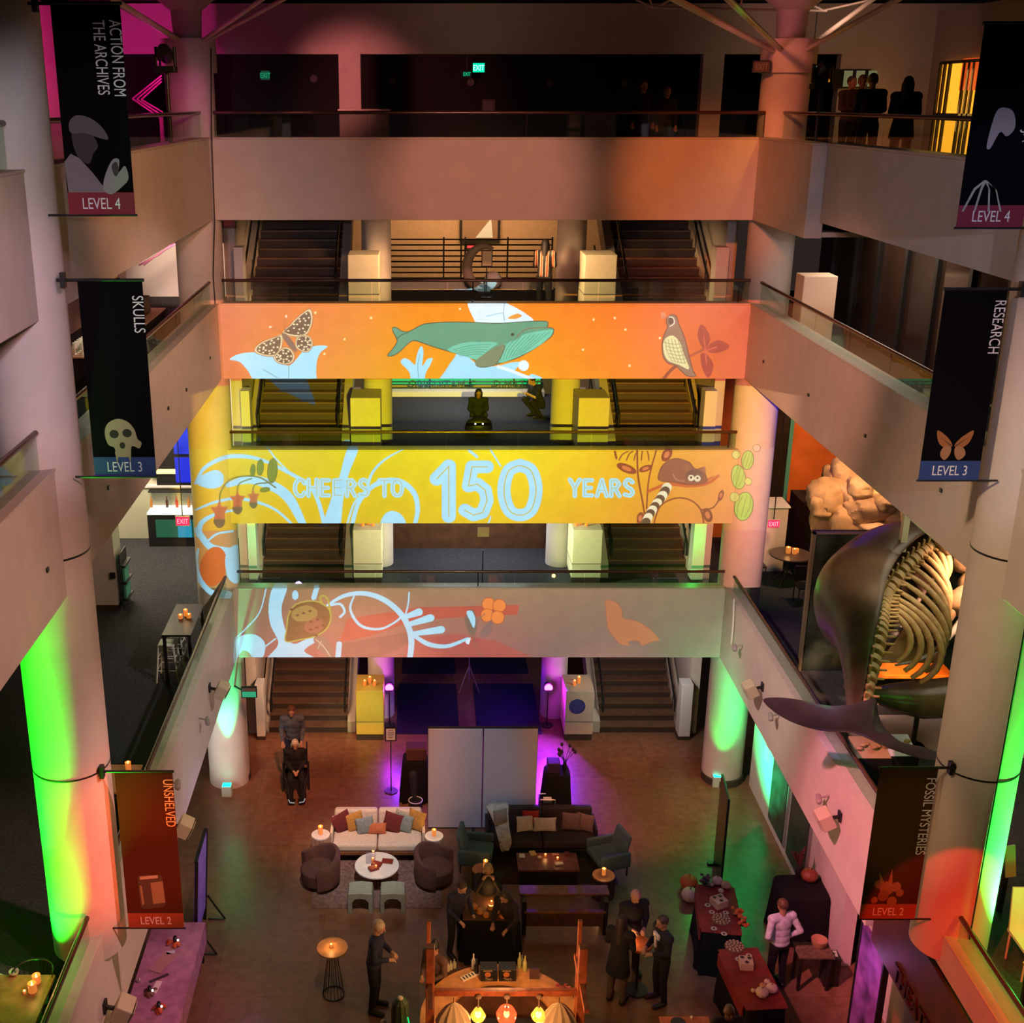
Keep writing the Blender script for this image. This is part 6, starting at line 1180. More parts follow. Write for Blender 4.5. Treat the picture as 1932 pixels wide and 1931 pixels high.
for px, py, k, w_, h_, rz_, ry_, dy, lb in ((646, 1566, 'maroon', .42, .42, 25, -18, 0, 'dark maroon pillow at the left end of the cream sofa'), (670, 1568, 'mustard', .38, .40, 18, -10, .03, 'mustard pillow behind the blue-gray one on the left of the cream sofa'), (689, 1568, 'blue-gray', .38, .36, 10, -8, -.08, 'blue-gray pillow on the left of the cream sofa'),
        (711, 1572, 'rust', .40, .24, 0, 0, -.10, 'small rust lumbar pillow with white tassels in the middle of the cream sofa'), (741, 1564, 'maroon', .40, .42, -12, 12, -.02, 'dark maroon pillow right of the middle of the cream sofa'), (763, 1566, 'blue-gray', .36, .38, -20, 6, -.02, 'blue-gray pillow on the right of the cream sofa'), (758, 1546, 'sage', .36, .36, -5, 20, .10, 'pale sage pillow tucked behind the others on the right'), (786, 1560, 'mustard', .40, .44, -28, 4, .04, 'mustard pillow at the right end of the cream sofa')):
    p = on_y(px, py, S1.y + .1 + dy); cushion((p.x, S1.y + .1 + dy, max(p.z, .45 + h_ / 2 - .02)), w_, h_, .15, pm(k), rz_, ry_, -14, lb, 'pillows on the cream sofa')
def armchair(label, loc, rz, m):
    t = thing('armchair', label, 'armchair', loc, rz, 'brown barrel armchairs'); MB().cyl((0, 0, .1), (0, 0, .40), .34, .36, 28).build('seat', m, t, bevel=.04, seg=3, smooth=50)
    q = MB(); n = 26; inn = []; 
    rs = []
    for i in range(n + 1):
        u_ = lerp(R(-28), R(208), i / n); hgt = .60 + .16 * math.sin(max(0, min(math.pi, u_))) ** 1.5; e = 1.0
        co, si = math.cos(u_), math.sin(u_); rs.append([(co * ra, si * ra, z) for ra, z in ((.30, .12), (.42, .12), (.44, hgt - .05), (.41, hgt), (.35, hgt), (.32, hgt - .05))])
    q.loft(rs); q.build('backrest', m, t, smooth=50, bevel=0)
    for k in range(4): an = R(45 + 90 * k); MB().cyl((.26 * math.cos(an), .26 * math.sin(an), .12), (.28 * math.cos(an), .28 * math.sin(an), 0), .02, .014, 8).build('leg', BLACK, t)
BRV = M('brown_velvet', (.085, .030, .022), .85, noise=.2, ns=10)
a = gnd(602, 1668); armchair('brown barrel armchair left of the round white coffee table', (a.x, a.y, 0), R(-62), BRV); a = gnd(822, 1665); armchair('brown barrel armchair right of the round white coffee table', (a.x, a.y, 0), R(62), BRV)
def drum(px, py, label, r=.19, h=.50, top=(.70, .66, .62), side=(.42, .26, .18)):
    p = gnd(px, py, h); t = thing('side_table', label, 'side table', (p.x, p.y, 0)); MB().cyl((0, 0, h - .035), (0, 0, h), r, n=32).build('tabletop', M('top_%.2f' % top[0], top, .4, noise=.08), t, bevel=.005)
    q = MB()
    for i in range(28): an = 2 * math.pi * i / 28; q.cyl((r * .93 * math.cos(an), r * .93 * math.sin(an), 0), (r * .93 * math.cos(an), r * .93 * math.sin(an), h - .035), r * .1, n=6)
    q.build('fluted_base', M('base_%.2f' % side[0], side, .6, noise=.2), t, smooth=50); return p
p = drum(605, 1574, 'white-topped drum side table left of the cream sofa'); candle((p.x, p.y, .501), 'glowing amber candle glass on the white drum table left of the cream sofa', h=.19, r=.05, lit=3)
p = drum(819, 1577, 'white-topped drum side table between the two sofas'); candle((p.x, p.y, .501), 'glowing candle glass on the drum table between the two sofas', h=.15, r=.045, lit=3)
p = gnd(711, 1632, .42); t = thing('coffee_table', 'round white-topped coffee table on a fluted base before the cream sofa', 'coffee table', (p.x, p.y, 0)); MB().cyl((0, 0, .385), (0, 0, .42), .44, n=48).build('tabletop', M('marble_top', (.72, .68, .64), .35, noise=.06), t, bevel=.008); q = MB()
for i in range(30): an = 2 * math.pi * i / 30; q.cyl((.25 * math.cos(an), .25 * math.sin(an), 0), (.25 * math.cos(an), .25 * math.sin(an), .385), .028, n=6)
q.build('fluted_base', M('walnut_base', (.20, .085, .05), .5), t, smooth=50)
RB = M('red_box', (.20, .02, .012), .4)
for dx, dy, w_, d_, h_, rz_, lb in ((-.06, -.15, .20, .13, .06, 28, 'dark red box at the front of the round white coffee table'), (.0, .0, .2, .13, .05, -20, 'dark red box in the middle of the round white coffee table'), (.21, .09, .22, .11, .05, -10, 'dark red box at the back right of the round white coffee table')):
    o = MB().obox((0, 0, h_ / 2), (w_, d_, h_), rz=R(rz_)).build('trinket_box', RB, bevel=.006); o.location = (p.x + dx, p.y + dy, .421); tag(o, lb, 'box', 'red boxes on the coffee table')
candle((p.x - .01, p.y - .17, .482), 'tiny candle on the front red box', h=.05, r=.02, lit=.5); candle((p.x - .08, p.y + .09, .421), 'tall candle in a clear lantern on the coffee table', h=.10, r=.03, lit=.8)
t = thing('glass_lantern', 'clear square glass lantern around the candle on the round coffee table', 'lantern', (p.x - .13, p.y + .10, .421)); MB().box(-.09, .10, -.07, .07, 0, .22).build('panes', glass('clear_lantern', (.9, .92, 1), .16), t)
GV = M('sage_velvet', (.24, .25, .20), .8, noise=.1, ns=20)
def arch_stool(px, label):
    a = gnd(px, 1722); t = thing('ottoman', label, 'stool', (a.x, a.y + .18, 0), 0, 'sage channelled stools'); q = MB(); n = 20; rs = []
    # arch profile extruded front to back in rounded channels
    def prof(k): return [(-.25 * k, 0), (-.25 * k, .30), (-.23 * k, .38 + .04 * k), (-.15 * k, .445 * (.5 + .5 * k)), (0, .46 * (.5 + .5 * k)), (.15 * k, .445 * (.5 + .5 * k)), (.23 * k, .38 + .04 * k), (.25 * k, .30), (.25 * k, 0), (.16, 0), (.16, .24), (.10, .31), (0, .33), (-.10, .31), (-.16, .24), (-.16, 0)]
    ch = 6
    for c in range(ch):
        for j in range(5): f = j / 4; y = -.20 + (c + f) * .40 / ch; k = .93 + .07 * math.sin(math.pi * f); rs.append([(x_, y, z_) for x_, z_ in prof(k)])
    q.loft(rs); q.build('channelled_seat', GV, t, smooth=50)
arch_stool(680, 'sage green arched channelled stool, left of the pair'); arch_stool(741, 'sage green arched channelled stool, right of the pair')
def rug(label, pts, m):
    P = [gnd(*p_) for p_ in pts]; q = MB(); x0, x1 = min(p_.x for p_ in P), max(p_.x for p_ in P); y0, y1 = min(p_.y for p_ in P), max(p_.y for p_ in P); q.box(x0, x1, y0, y1, .001, .014); tag(q.build('area_rug', m), label, 'rug')
rug('pinkish brown woven rug under the round coffee table', [(588, 1714), (833, 1712), (600, 1610)], M('rug_brown', (.16, .09, .075), .95, noise=.45, ns=14)); rug('dark red patterned rug under the dark sofa group', [(905, 1668), (1165, 1668), (905, 1575)], M('rug_red', (.05, .018, .014), .95, noise=.5, ns=10))
# dark sofa group
DB = M('black_brown_upholstery', (.020, .010, .012), .85, noise=.2); S2 = Vector((on_y(1022, 1550, 21.5).x, 21.5, 0)); sofa('long black-brown sofa with a white fur throw', S2, 2.3, DB, BLACK, 2)
for px, py, c, w_, h_, rz_, lb in ((990, 1564, (.50, .46, .38), .36, .34, 10, 'white square pillow on the dark sofa'), (1028, 1556, (.42, .40, .36), .48, .30, 0, 'white pillow with dotted rows in the middle of the dark sofa'), (1001, 1542, (.30, .01, .012), .36, .30, 0, 'bright red pillow tucked behind on the dark sofa'), (1078, 1550, (.12, .07, .08), .40, .38, -8, 'dusky mauve pillow on the right of the dark sofa'), (1104, 1552, (.14, .08, .09), .38, .38, -24, 'dusky mauve pillow at the right end of the dark sofa'), (944, 1540, (.22, .18, .15), .32, .3, 20, 'gray pillow behind the fur throw')):
    yy = S2.y + (.0 if py > 1545 else .1); p = on_y(px, py, yy); cushion((p.x, yy, max(p.z, .44 + h_ / 2)), w_, h_, .14, M('pil_%.2f_%.2f' % (c[0], c[1]), c, .9, noise=.15, ns=25), rz_, 0, -14, lb, 'pillows on the dark sofa')
q = MB(); rs = []
for i, (dy, z, xc, hw) in enumerate(((.50, .50, -.92, .16), (.46, .72, -.92, .20), (.40, .83, -.92, .23), (.26, .84, -.90, .23), (.18, .70, -.86, .18), (.10, .52, -.82, .15), (-.10, .475, -.80, .14), (-.42, .47, -.78, .13), (-.46, .40, -.78, .12), (-.47, .28, -.78, .09))):
    rs.append([(S2.x + xc + hw * math.cos(u_) * 1.0, S2.y + dy + .02 * math.sin(u_) + (.01 if i % 2 else 0), z + .022 * math.sin(u_ + 1) + .012 * math.sin(i * 3 + u_ * 4)) for u_ in [2 * math.pi * k / 16 for k in range(16)]])
tag(q.loft(rs).build('fur_throw', M('white_fur', (.50, .47, .40), .95, noise=.3, ns=12, bump=1, bs=50), smooth=60), 'white fur throw draped over the left end of the dark sofa', 'throw')
TL = M('teal_velvet', (.055, .10, .115), .75, noise=.15, ns=12)
def tealchair(label, loc, rz):
    t = thing('armchair', label, 'armchair', loc, rz, 'teal armchairs'); MB().box(-.30, .30, -.32, .30, .28, .44).build('seat', TL, t, bevel=.05, seg=4, smooth=60)
    MB().obox((0, .30, .62), (.56, .10, .52), rx=R(-14)).build('backrest', TL, t, bevel=.05, seg=4, smooth=60)
    for s in (-1, 1): MB().box(s * .34 - .045, s * .34 + .045, -.30, .34, .24, .58).build('armrest', TL, t, bevel=.035, seg=3, smooth=60)
    for sx in (-.3, .3):
        for sy in (-.28, .30): MB().cyl((sx, sy, .28), (sx, sy, 0), .02, .015, 8).build('leg', BLACK, t)
a = gnd(900, 1640); tealchair('teal armchair at the left of the dark coffee table', (a.x, a.y + .1, 0), R(80)); a = gnd(1146, 1650); tealchair('teal armchair at the right of the dark coffee table', (a.x, a.y + .15, 0), R(-72))
p0, p1 = gnd(978, 1642, .42), gnd(1087, 1609, .42); t = thing('coffee_table', 'rectangular dark red-brown coffee table covered with cards and candles', 'coffee table', ((p0.x + p1.x) / 2, (p0.y + p1.y) / 2, 0)); W_, D__ = p1.x - p0.x, p1.y - p0.y
MB().box(-W_ / 2, W_ / 2, -D__ / 2, D__ / 2, .37, .42).build('tabletop', M('mahogany', (.13, .035, .02), .35, noise=.4, ns=8), t, bevel=.005); MB().box(-W_ / 2 + .04, W_ / 2 - .04, -D__ / 2 + .04, D__ / 2 - .04, 0, .37).build('body', BLACK, t)
for px, py, w_, d_, c, rz_, lb in ((985, 1615, .11, .12, (.6, .58, .55), 0, 'small white card at the left of the dark coffee table'), (1005, 1610, .12, .14, (.5, .33, .12), 12, 'tan framed card beside the white card'), (1055, 1630, .16, .08, (.55, .5, .47), 14, 'white folded card at the front of the dark coffee table'), (1048, 1612, .14, .05, (.35, .16, .16), 5, 'pink card at the back of the dark coffee table'), (1070, 1612, .10, .10, (.12, .02, .02), 0, 'dark red box at the back right of the dark coffee table'), (1018, 1618, .07, .07, (.45, .38, .35), 20, 'crumpled pale napkin on the dark coffee table')):
    p = gnd(px, py, .43); o = MB().obox((0, 0, .012), (w_, d_, .02 if 'box' not in lb else .06), rz=R(rz_)).build('table_card', M('card_%.2f' % c[0], c, .7)); o.location = (p.x, p.y, .421); tag(o, lb, 'card')
for px, py, lb in ((1029, 1613, 'lit candle among leaves on the dark coffee table'), (1052, 1619, 'lit candle right of the leaves on the dark coffee table')): p = gnd(px, py, .45); candle((p.x, p.y, .421), lb, h=.05, r=.025, lit=.8)
WK = dict(top=(.26, .12, .05), side=(.05, .03, .02))
p = drum(911, 1640, 'round wicker side table in front of the left teal armchair', r=.21, h=.48, **WK); candle((p.x + .05, p.y, .481), 'tall orange candle on the wicker table by the left teal armchair', h=.2, r=.045, lit=2.5)
p = drum(1139, 1651, 'round wicker side table in front of the right teal armchair', r=.22, h=.48, **WK); candle((p.x, p.y, .481), 'bright candle on the wicker table by the right teal armchair', h=.15, r=.04, lit=3)
p0 = gnd(1064, 1680, .78); t = thing('console_bench', 'long brown wooden console with a low back panel before the dark sofa group', 'console', (p0.x, p0.y, 0)); MB().box(-.84, .84, -.11, .16, .74, .78).build('tabletop', DKOAK, t, bevel=.006); MB().box(-.74, .74, -.30, -.27, .20, .50).build('front_panel', M('dim_wood', (.07, .03, .015), .5, noise=.4, ns=7), t, bevel=.005); MB().box(-.76, .76, -.32, -.24, .50, .54).build('front_rail', DKOAK, t)
for sx in (-.76, .76): MB().box(sx - .04, sx + .04, -.30, .12, 0, .74).build('side_panel', BLACK, t)
# high round table with a wire base
p = gnd(627, 1788, .98); t = thing('high_table', 'round wooden high table on a black wire base with one candle', 'table', (p.x, p.y, 0)); MB().cyl((0, 0, .95), (0, 0, .985), .27, n=40).build('tabletop', M('light_oak', (.48, .24, .09), .4, noise=.25, ns=6), t, bevel=.006)
q = MB(); rr = lambda z, n_=32: [((lerp(.19, .07, z / .95)) * math.cos(2 * math.pi * i / n_), (lerp(.19, .07, z / .95)) * math.sin(2 * math.pi * i / n_), z) for i in range(n_)]
for z in (.012, .94): q.tube(rr(z), .011, 6, closed=True)
A0, A1 = rr(.012, 18), rr(.95, 18)
for i in range(18): q.cyl(A0[i], A1[i], .005, n=5)
q.build('wire_base', BLACK, t); candle((p.x - .02, p.y, .986), 'single lit tea candle on the wire-based high table', h=.07, r=.025, lit=2.5)
# standing screens
a = on_z(908, 1568, 0); YS = 22.25
for i, (x0_, x1_) in enumerate(((807, 909.5), (910.5, 1012))):
    xa, xb = on_y(x0_, 1480, YS).x, on_y(x1_, 1480, YS).x; t = thing('display_screen', 'tall blank gray fabric screen, the %s of the joined pair' % ('one behind the drum table' if i == 0 else 'one behind the dark sofa'), 'screen', ((xa + xb) / 2, YS, 0)); w_ = xb - xa
    MB().box(-w_ / 2 + .01, w_ / 2 - .01, -.03, .02, .04, 2.40).build('fabric_panel', M('gray_fabric', (.44, .43, .47), .9, noise=.08, ns=60), t); MB().box(-w_ / 2, w_ / 2, .02, .05, 0, 2.44).build('back_frame', BLACK, t)
    for s in (-.4, .4): MB().box(s - .03, s + .03, -.12, .25, 0, .03).build('foot', BLACK, t)
t = thing('notice_stand', 'white notice in a black frame on a pole with a round base', 'sign', gnd(738, 1493)); o = on_y(738, 1372, t.location.y).z; MB().cyl((0, 0, 0), (0, 0, .02), .15, n=28).build('base', BLACK, t); MB().cyl((0, 0, .02), (0, 0, o - .25), .012, n=8).build('pole', BLACK, t); MB().box(-.13, .13, -.02, .01, o - .34, o).build('frame', BLACK, t); MB().box(-.10, .10, -.026, -.02, o - .31, o - .03).build('card', M('card_lit', (.75, .75, .85), .6), t)
for i, wd in enumerate((.10, .14, .15, .13, .11)): MB().box(-wd / 2, wd / 2, -.029, -.026, o - .075 - i * .045, o - .062 - i * .045).build('text_line', BLACK, t)
# dark draped stands beside the screens
def drape(mb, cx, cy, w_, d_, h_, n=40, fl=.06):
    def ring(z, k, amp): return [(cx + (w_ / 2 + k) * (abs(math.cos(u_)) ** .35) * (1 if math.cos(u_) > 0 else -1) + amp * math.cos(9 * u_) * math.cos(u_), cy + (d_ / 2 + k) * (abs(math.sin(u_)) ** .35) * (1 if math.sin(u_) > 0 else -1) + amp * math.cos(9 * u_) * math.sin(u_), z) for u_ in [2 * math.pi * i / n for i in range(n)]]
    mb.loft([ring(.01, fl, .03), ring(h_ * .5, fl * .5, .015), ring(h_ - .03, 0, .003), ring(h_, -.01, 0)]); return mb
a = gnd(785, 1520); t = thing('draped_stand', 'black-draped stand with a brown case on top, left of the gray screens', 'stand', (a.x - .02, a.y + .35, 0)); drape(MB(), 0, 0, .55, .5, 1.0).build('drape', BLACKCLOTH, t, smooth=60); MB().box(-.2, .25, -.15, .2, 1.0, 1.3).build('case', M('brown_case', (.10, .04, .03), .5), t, bevel=.02); q = MB().cap((-.05, -.3, .75), (-.02, -.36, .12), .10, .07); q.build('hanging_cloth', M('dark_denim', (.015, .015, .03), .9), t, smooth=60)
a = gnd(784, 1524); t = thing('planter', 'black planter with a thin white rim behind the cream sofa', 'planter', (a.x + .0, a.y - .1, 0)); MB().lathe([(.12, 0), (.15, .25), (.145, .25), (.001, .22)], n=28).build('pot', BLACK, t, smooth=50); MB().tube([(.15 * math.cos(u_), .15 * math.sin(u_), .255) for u_ in [2 * math.pi * i / 28 for i in range(28)]], .010, 6, closed=True).build('rim', WHITE, t)
a = gnd(1050, 1545); t = thing('draped_table', 'black-draped narrow table right of the gray screens', 'table', (a.x, a.y + .25, 0)); drape(MB(), 0, 0, .55, .5, 1.05).build('drape', BLACKCLOTH, t, smooth=60); MB().box(-.22, .05, -.15, .15, 1.05, 1.3).build('case', M('violet_case', (.04, .02, .07), .4), t, bevel=.02)
t2 = thing('flower_vase', 'dark vase of dark dried flowers on the draped table by the screens', 'vase', (t.location.x + .16, t.location.y, 1.051)); MB().lathe([(.04, 0), (.055, .08), (.03, .2), (.05, .24)], n=14).build('vase', BLACK, t2, smooth=60); rn = random.Random(5)
for i in range(9): an, tl = rn.random() * 6.3, .1 + rn.random() * .16; q = MB(); q.tube([(0, 0, .2), (tl * .5 * math.cos(an), tl * .5 * math.sin(an), .36), (tl * math.cos(an), tl * math.sin(an), .46 + rn.random() * .08)], .006, 5); q.ell((tl * math.cos(an), tl * math.sin(an), .50), (.035, .035, .05), 8, 6); q.build('flower_stem', M('dark_petal', (.03, .015, .03), .8), t2, smooth=50)
a = gnd(1030, 1548); t = thing('metal_cart', 'small metal-edged cart with white items beside the screens', 'cart', (a.x - .0, a.y - .05, 0)); q = MB()
for sx in (-.16, .16):
    for sy in (-.12, .12): q.cyl((sx, sy, 0), (sx, sy, .62), .012, n=6)
q.cyl((-.16, -.12, .62), (.16, -.12, .62), .012).cyl((-.16, .12, .62), (.16, .12, .62), .012).build('frame', STEEL, t); MB().box(-.16, .16, -.12, .12, .50, .52).build('shelf', BLACK, t); MB().box(-.16, .16, -.12, .12, .12, .14).build('shelf', BLACK, t); MB().box(-.08, .10, -.08, .06, .52, .58).box(-.1, 0, -.06, .06, .14, .2).build('items', WHITE, t)
# wheelchair
t = thing('wheelchair', 'black wheelchair with white footplates carrying the elderly person', 'wheelchair', (PX, PY + .22, 0), R(6))
for s in (-1, 1):
    MB().tube([(s * .29, .12 + .29 * math.cos(u_), .30 + .29 * math.sin(u_)) for u_ in [2 * math.pi * i / 32 for i in range(32)]], .014, 8, closed=True).build('rear_wheel', BLACK, t); q = MB()
    for i in range(12): q.cyl((s * .29, .12, .30), (s * .29, .12 + .28 * math.cos(R(30 * i)), .30 + .28 * math.sin(R(30 * i))), .002, n=4)
    q.build('spokes', STEEL, t); MB().tube([(s * .2, -.32 + .08 * math.cos(u_), .09 + .08 * math.sin(u_)) for u_ in [2 * math.pi * i / 20 for i in range(20)]], .014, 6, closed=True).build('front_caster', BLACK, t)
    MB().tube([(s * .26, .42, .98), (s * .26, .30, .96), (s * .26, .25, .5), (s * .26, -.25, .5), (s * .2, -.32, .42), (s * .16, -.55, .12)], .014, 8).build('side_tube', BLACK, t, smooth=60); MB().obox((s * .11, -.60, .09), (.15, .16, .015), rz=R(s * 12)).build('footplate', BLACK, t); MB().tube([(s * .18, -.56, .10), (s * .15, -.68, .10), (s * .05, -.70, .10)], .011, 6).build('footplate_rim', EM('glowing_rim', (.9, .9, .9), .35), t)  # footplate rim given a faint glow to look bright white
MB().box(-.25, .25, -.2, .24, .40, .42).build('seat', BLACKCLOTH, t); MB().box(-.25, .25, .24, .26, .5, .9).build('backrest', BLACKCLOTH, t)
# candle table of the right-hand group
p = gnd(1204, 1780, 1.0); t = thing('high_table', 'small round orange-lit high table between three people in black', 'table', (p.x + .02, p.y, 0)); MB().cyl((0, 0, .96), (0, 0, 1.0), .22, n=32).build('tabletop', M('rust_top', (.42, .12, .04), .5, noise=.3), t); MB().cyl((0, 0, .03), (0, 0, .96), .025, n=10).cyl((0, 0, 0), (0, 0, .03), .2, n=24).build('pedestal', BLACK, t)
for i, (px, py) in enumerate(((1186, 1777), (1189, 1782))): b = gnd(px, py, 1.03); candle((b.x + .03, b.y, 1.001), 'bright tealight on the round table among three people, %s of two' % ('rear' if i == 0 else 'front'), h=.05, r=.02, lit=1.6)
# ------------------------------------------------------------------ draped work table, bar and buffet
p = gnd(915, 1728, 1.0); t = thing('draped_table', 'black-draped table with amber glassware where three people work', 'table', (p.x + .12, p.y + .35, 0)); drape(MB(), 0, 0, 1.05, .85, .95, fl=.04).build('drape', BLACKCLOTH, t, smooth=60); MB().box(-.52, .52, -.42, .42, .95, .965).build('cloth_top', M('brown_cloth', (.10, .04, .015), .7), t)
TX, TY = t.location.x, t.location.y; rn = random.Random(2)
for i in range(7):
    o = MB().lathe([(.001, 0), (.05 + .02 * (i % 2), .01), (.06, .05), (.05, .08), (.001, .07)], n=14).build('amber_bowl', M('amber_bowl', (.50, .20, .05), .3), smooth=50); o.location = (TX - .3 + .1 * i, TY - .1 - .12 * (i % 3), .966); tag(o, 'small amber bowl on the black-draped work table', 'bowl', 'amber bowls on the work table')
candle((TX + .02, TY + .05, .966), 'white-hot tealight on the black-draped work table', h=.05, r=.02, lit=3)
# U-shaped bar under a timber pergola
BC = Vector((1.30, 15.35, 0)); RO, RI = 1.28, .82
def arcpts(r, a0, a1, n=28): return [(r * math.cos(R(lerp(a0, a1, i / n))), r * .98 * math.sin(R(lerp(a0, a1, i / n)))) for i in range(n + 1)]
t = thing('bar_counter', 'curved U-shaped wooden bar counter under the timber pergola', 'bar counter', BC); out, inn = arcpts(RO, 0, 180), arcpts(RI, 0, 180)
P = [(RO, -1.2)] + out + [(-RO, -1.2), (-RI, -1.2)] + inn[::-1] + [(RI, -1.2)]
def ringprism(P, z0_, z1_):
    n = len(P) // 2; q = MB(); A = P[:n]; B = P[n:][::-1]
    for i in range(n - 1):
        v_ = [(*A[i], z0_), (*A[i + 1], z0_), (*B[i + 1], z0_), (*B[i], z0_), (*A[i], z1_), (*A[i + 1], z1_), (*B[i + 1], z1_), (*B[i], z1_)]; q.add(v_, [(0, 1, 2, 3), (4, 7, 6, 5), (0, 4, 5, 1), (2, 6, 7, 3)] + ([(0, 3, 7, 4)] if i == 0 else []) + ([(1, 5, 6, 2)] if i == n - 2 else []))
    return q
ringprism(P, 1.06, 1.11).build('countertop', M('honey_oak', (.50, .22, .07), .35, noise=.3, ns=6), t)
P2 = [(RO - .08, -1.2)] + arcpts(RO - .08, 0, 180) + [(-RO + .08, -1.2), (-RI - .1, -1.2)] + arcpts(RI + .1, 0, 180)[::-1] + [(RI + .1, -1.2)]
ringprism(P2, 0, 1.06).build('front', M('bar_front', (.13, .055, .03), .5, noise=.3, ns=5), t); MB().box(-.7, .7, -.2, .35, .3, .8).build('inner_shelf', BLACK, t)
t = thing('pergola', 'red-brown timber pergola frame standing around the bar', 'pergola', (1.30, 14.7, 0)); WD = M('redwood', (.38, .10, .035), .5, noise=.4, ns=6)
for s in (-1, 1):
    MB().box(s * 1.13 - .065, s * 1.13 + .065, -.07, .07, 0, 3.0).build('post', WD, t, bevel=.01); MB().box(s * 1.15 - .03, s * 1.15 + .03, .5, .56, 0, 3.05).build('rear_post', WD, t, bevel=.005); MB().box(s * 1.13 - .04, s * 1.13 + .04, -.6, .6, 2.3, 2.38).build('side_beam', WD, t, bevel=.005)
MB().box(-1.2, 1.2, -.06, .02, 2.14, 2.24).build('front_beam', WD, t, bevel=.01)
def lantern(px, label, c, e, sh, drop=.16):
    p = on_y(px, 1870, 14.62); t = thing('hanging_lantern', label, 'lantern', (p.x, 14.62, 2.13), group='lanterns on the pergola beam')
    MB().tube([(0, 0, .06), (0, 0, -drop)], .01, 6).build('cord', M('cord_tan', (.3, .2, .14), .8), t); MB().ell((0, 0, .03), (.05, .05, .04), 10, 8).build('bow', M('cord_tan'), t)
    z = -drop
    prof = {'drop': [(.02, z), (.06, z - .05), (.115, z - .16), (.09, z - .22), (.05, z - .26)], 'round': [(.03, z), (.11, z - .04), (.155, z - .13), (.14, z - .22), (.08, z - .27)]}[sh]
    MB().lathe(prof, n=24, cap=False).build('glass_shade', M('shade_' + label[:6], c, .15, emit=c, es=e, trans=.3), t, smooth=60); MB().ell((0, 0, z - .13), (.03, .03, .05), 10, 8).build('bulb', EM('warm_bulb', (1, .75, .4), 18), t, smooth=60); MB().cyl((0, 0, z), (0, 0, z - .08), .02, n=10).build('socket', BLACK, t)
    light('POINT', (p.x, 14.62, 2.13 + z - .36), 16, (1, .5, .2), None, .04)
lantern(903, 'clear yellow drop-shaped glass lantern, left of the red one', (1, .62, .08), .8, 'drop'); lantern(957, 'round glowing red glass lantern in the middle of the beam', (1, .10, .03), 1.1, 'round'); lantern(1018, 'clear yellow drop-shaped glass lantern, right of the red one', (1, .62, .08), .8, 'drop')
for px, lb in ((856, 'left'), (1056, 'right')):
    p = on_y(px, 1872, 14.6); t = thing('paper_parasol', 'folded gray paper parasol hanging at the %s end of the beam' % lb, 'parasol', (p.x, 14.6, 2.13)); q = MB(); n = 22
    q.loft([[((.015 if k == 0 else r_) * (1 + (.10 if i % 2 else -.05) * (k > 0)) * math.cos(2 * math.pi * i / n), (.015 if k == 0 else r_) * .6 * (1 + (.10 if i % 2 else -.05) * (k > 0)) * math.sin(2 * math.pi * i / n), z_) for i in range(n)] for k, (r_, z_) in enumerate(((.015, -.06), (.10, -.12), (.20, -.26), (.25, -.38), (.24, -.46)))], cap=False)
    q.build('paper_canopy', M('parasol_paper', (.60, .48, .30), .8), t); MB().cyl((0, 0, .03), (0, 0, -.12), .008, n=6).build('handle', DKOAK, t)
def bottle(px, py, label, c, h=.28, z=1.111, r=.036):
    p = gnd(px, py, z); o = MB().lathe([(.001, 0), (r, .005), (r, h * .58), (r * .4, h * .75), (r * .35, h), (.001, h)], n=14).build('bottle', M('btl_%.2f_%.2f_%.2f' % c, c, .12), smooth=50); o.location = (p.x, p.y, z); tag(o, label, 'bottle', 'bottles on the bar'); return o
for i, (px, py, c, lb) in enumerate(((899, 1838, (.01, .01, .01), 'tall black bottle left of the black crates on the bar'), (893, 1828, (.5, .5, .48), 'clear bottle at the left back of the bar'), (980, 1826, (.35, .35, .12), 'pale green bottle right of the black crates'), (990, 1832, (.45, .42, .14), 'yellow-green bottle right of the black crates'), (984, 1818, (.4, .38, .3), 'small clear bottle behind the green ones'), (850, 1829, (.3, .3, .2), 'squat jar at the left of the bar'), (857, 1826, (.25, .25, .17), 'tall jar at the left of the bar'), (845, 1832, (.35, .3, .2), 'small jar at the left end of the bar'))): bottle(px, py, lb, c, .3 if i < 4 else .17)
for i, px in enumerate((922, 957)):
    p = gnd(px, 1836, 1.2); t = thing('drinks_crate', 'black drinks crate with an orange roundel, %s of the pair on the bar' % ('left' if i == 0 else 'right'), 'crate', (p.x, p.y, 1.111)); MB().box(-.14, .14, -.10, .10, 0, .24).build('body', BLACK, t, bevel=.008); MB().cyl((-.02, -.102, .14), (-.02, -.106, .14), .05, n=20).build('roundel', M('orange_print', (.45, .13, .03), .6), t); txt('print_lettering', "Tito's", t, (0, -.105, .03), .07, M('gold_print', (.5, .35, .18), .6), cond=.8, align='CENTER', ext=.001); MB().box(-.09, .05, -.105, -.1, .205, .215).build('stripe', M('gold_print'), t)
p = gnd(887, 1842, 1.12); t = thing('menu_tray', 'white tray with dark slots lying aslant on the left of the bar', 'tray', (p.x, p.y, 1.111), R(32)); MB().box(-.17, .17, -.05, .05, 0, .03).build('tray', M('tray_white', (.7, .6, .5), .5), t)
for i in range(5): MB().box(-.14 + i * .058, -.115 + i * .058, -.035, .035, .03, .034).build('slot', BLACK, t)
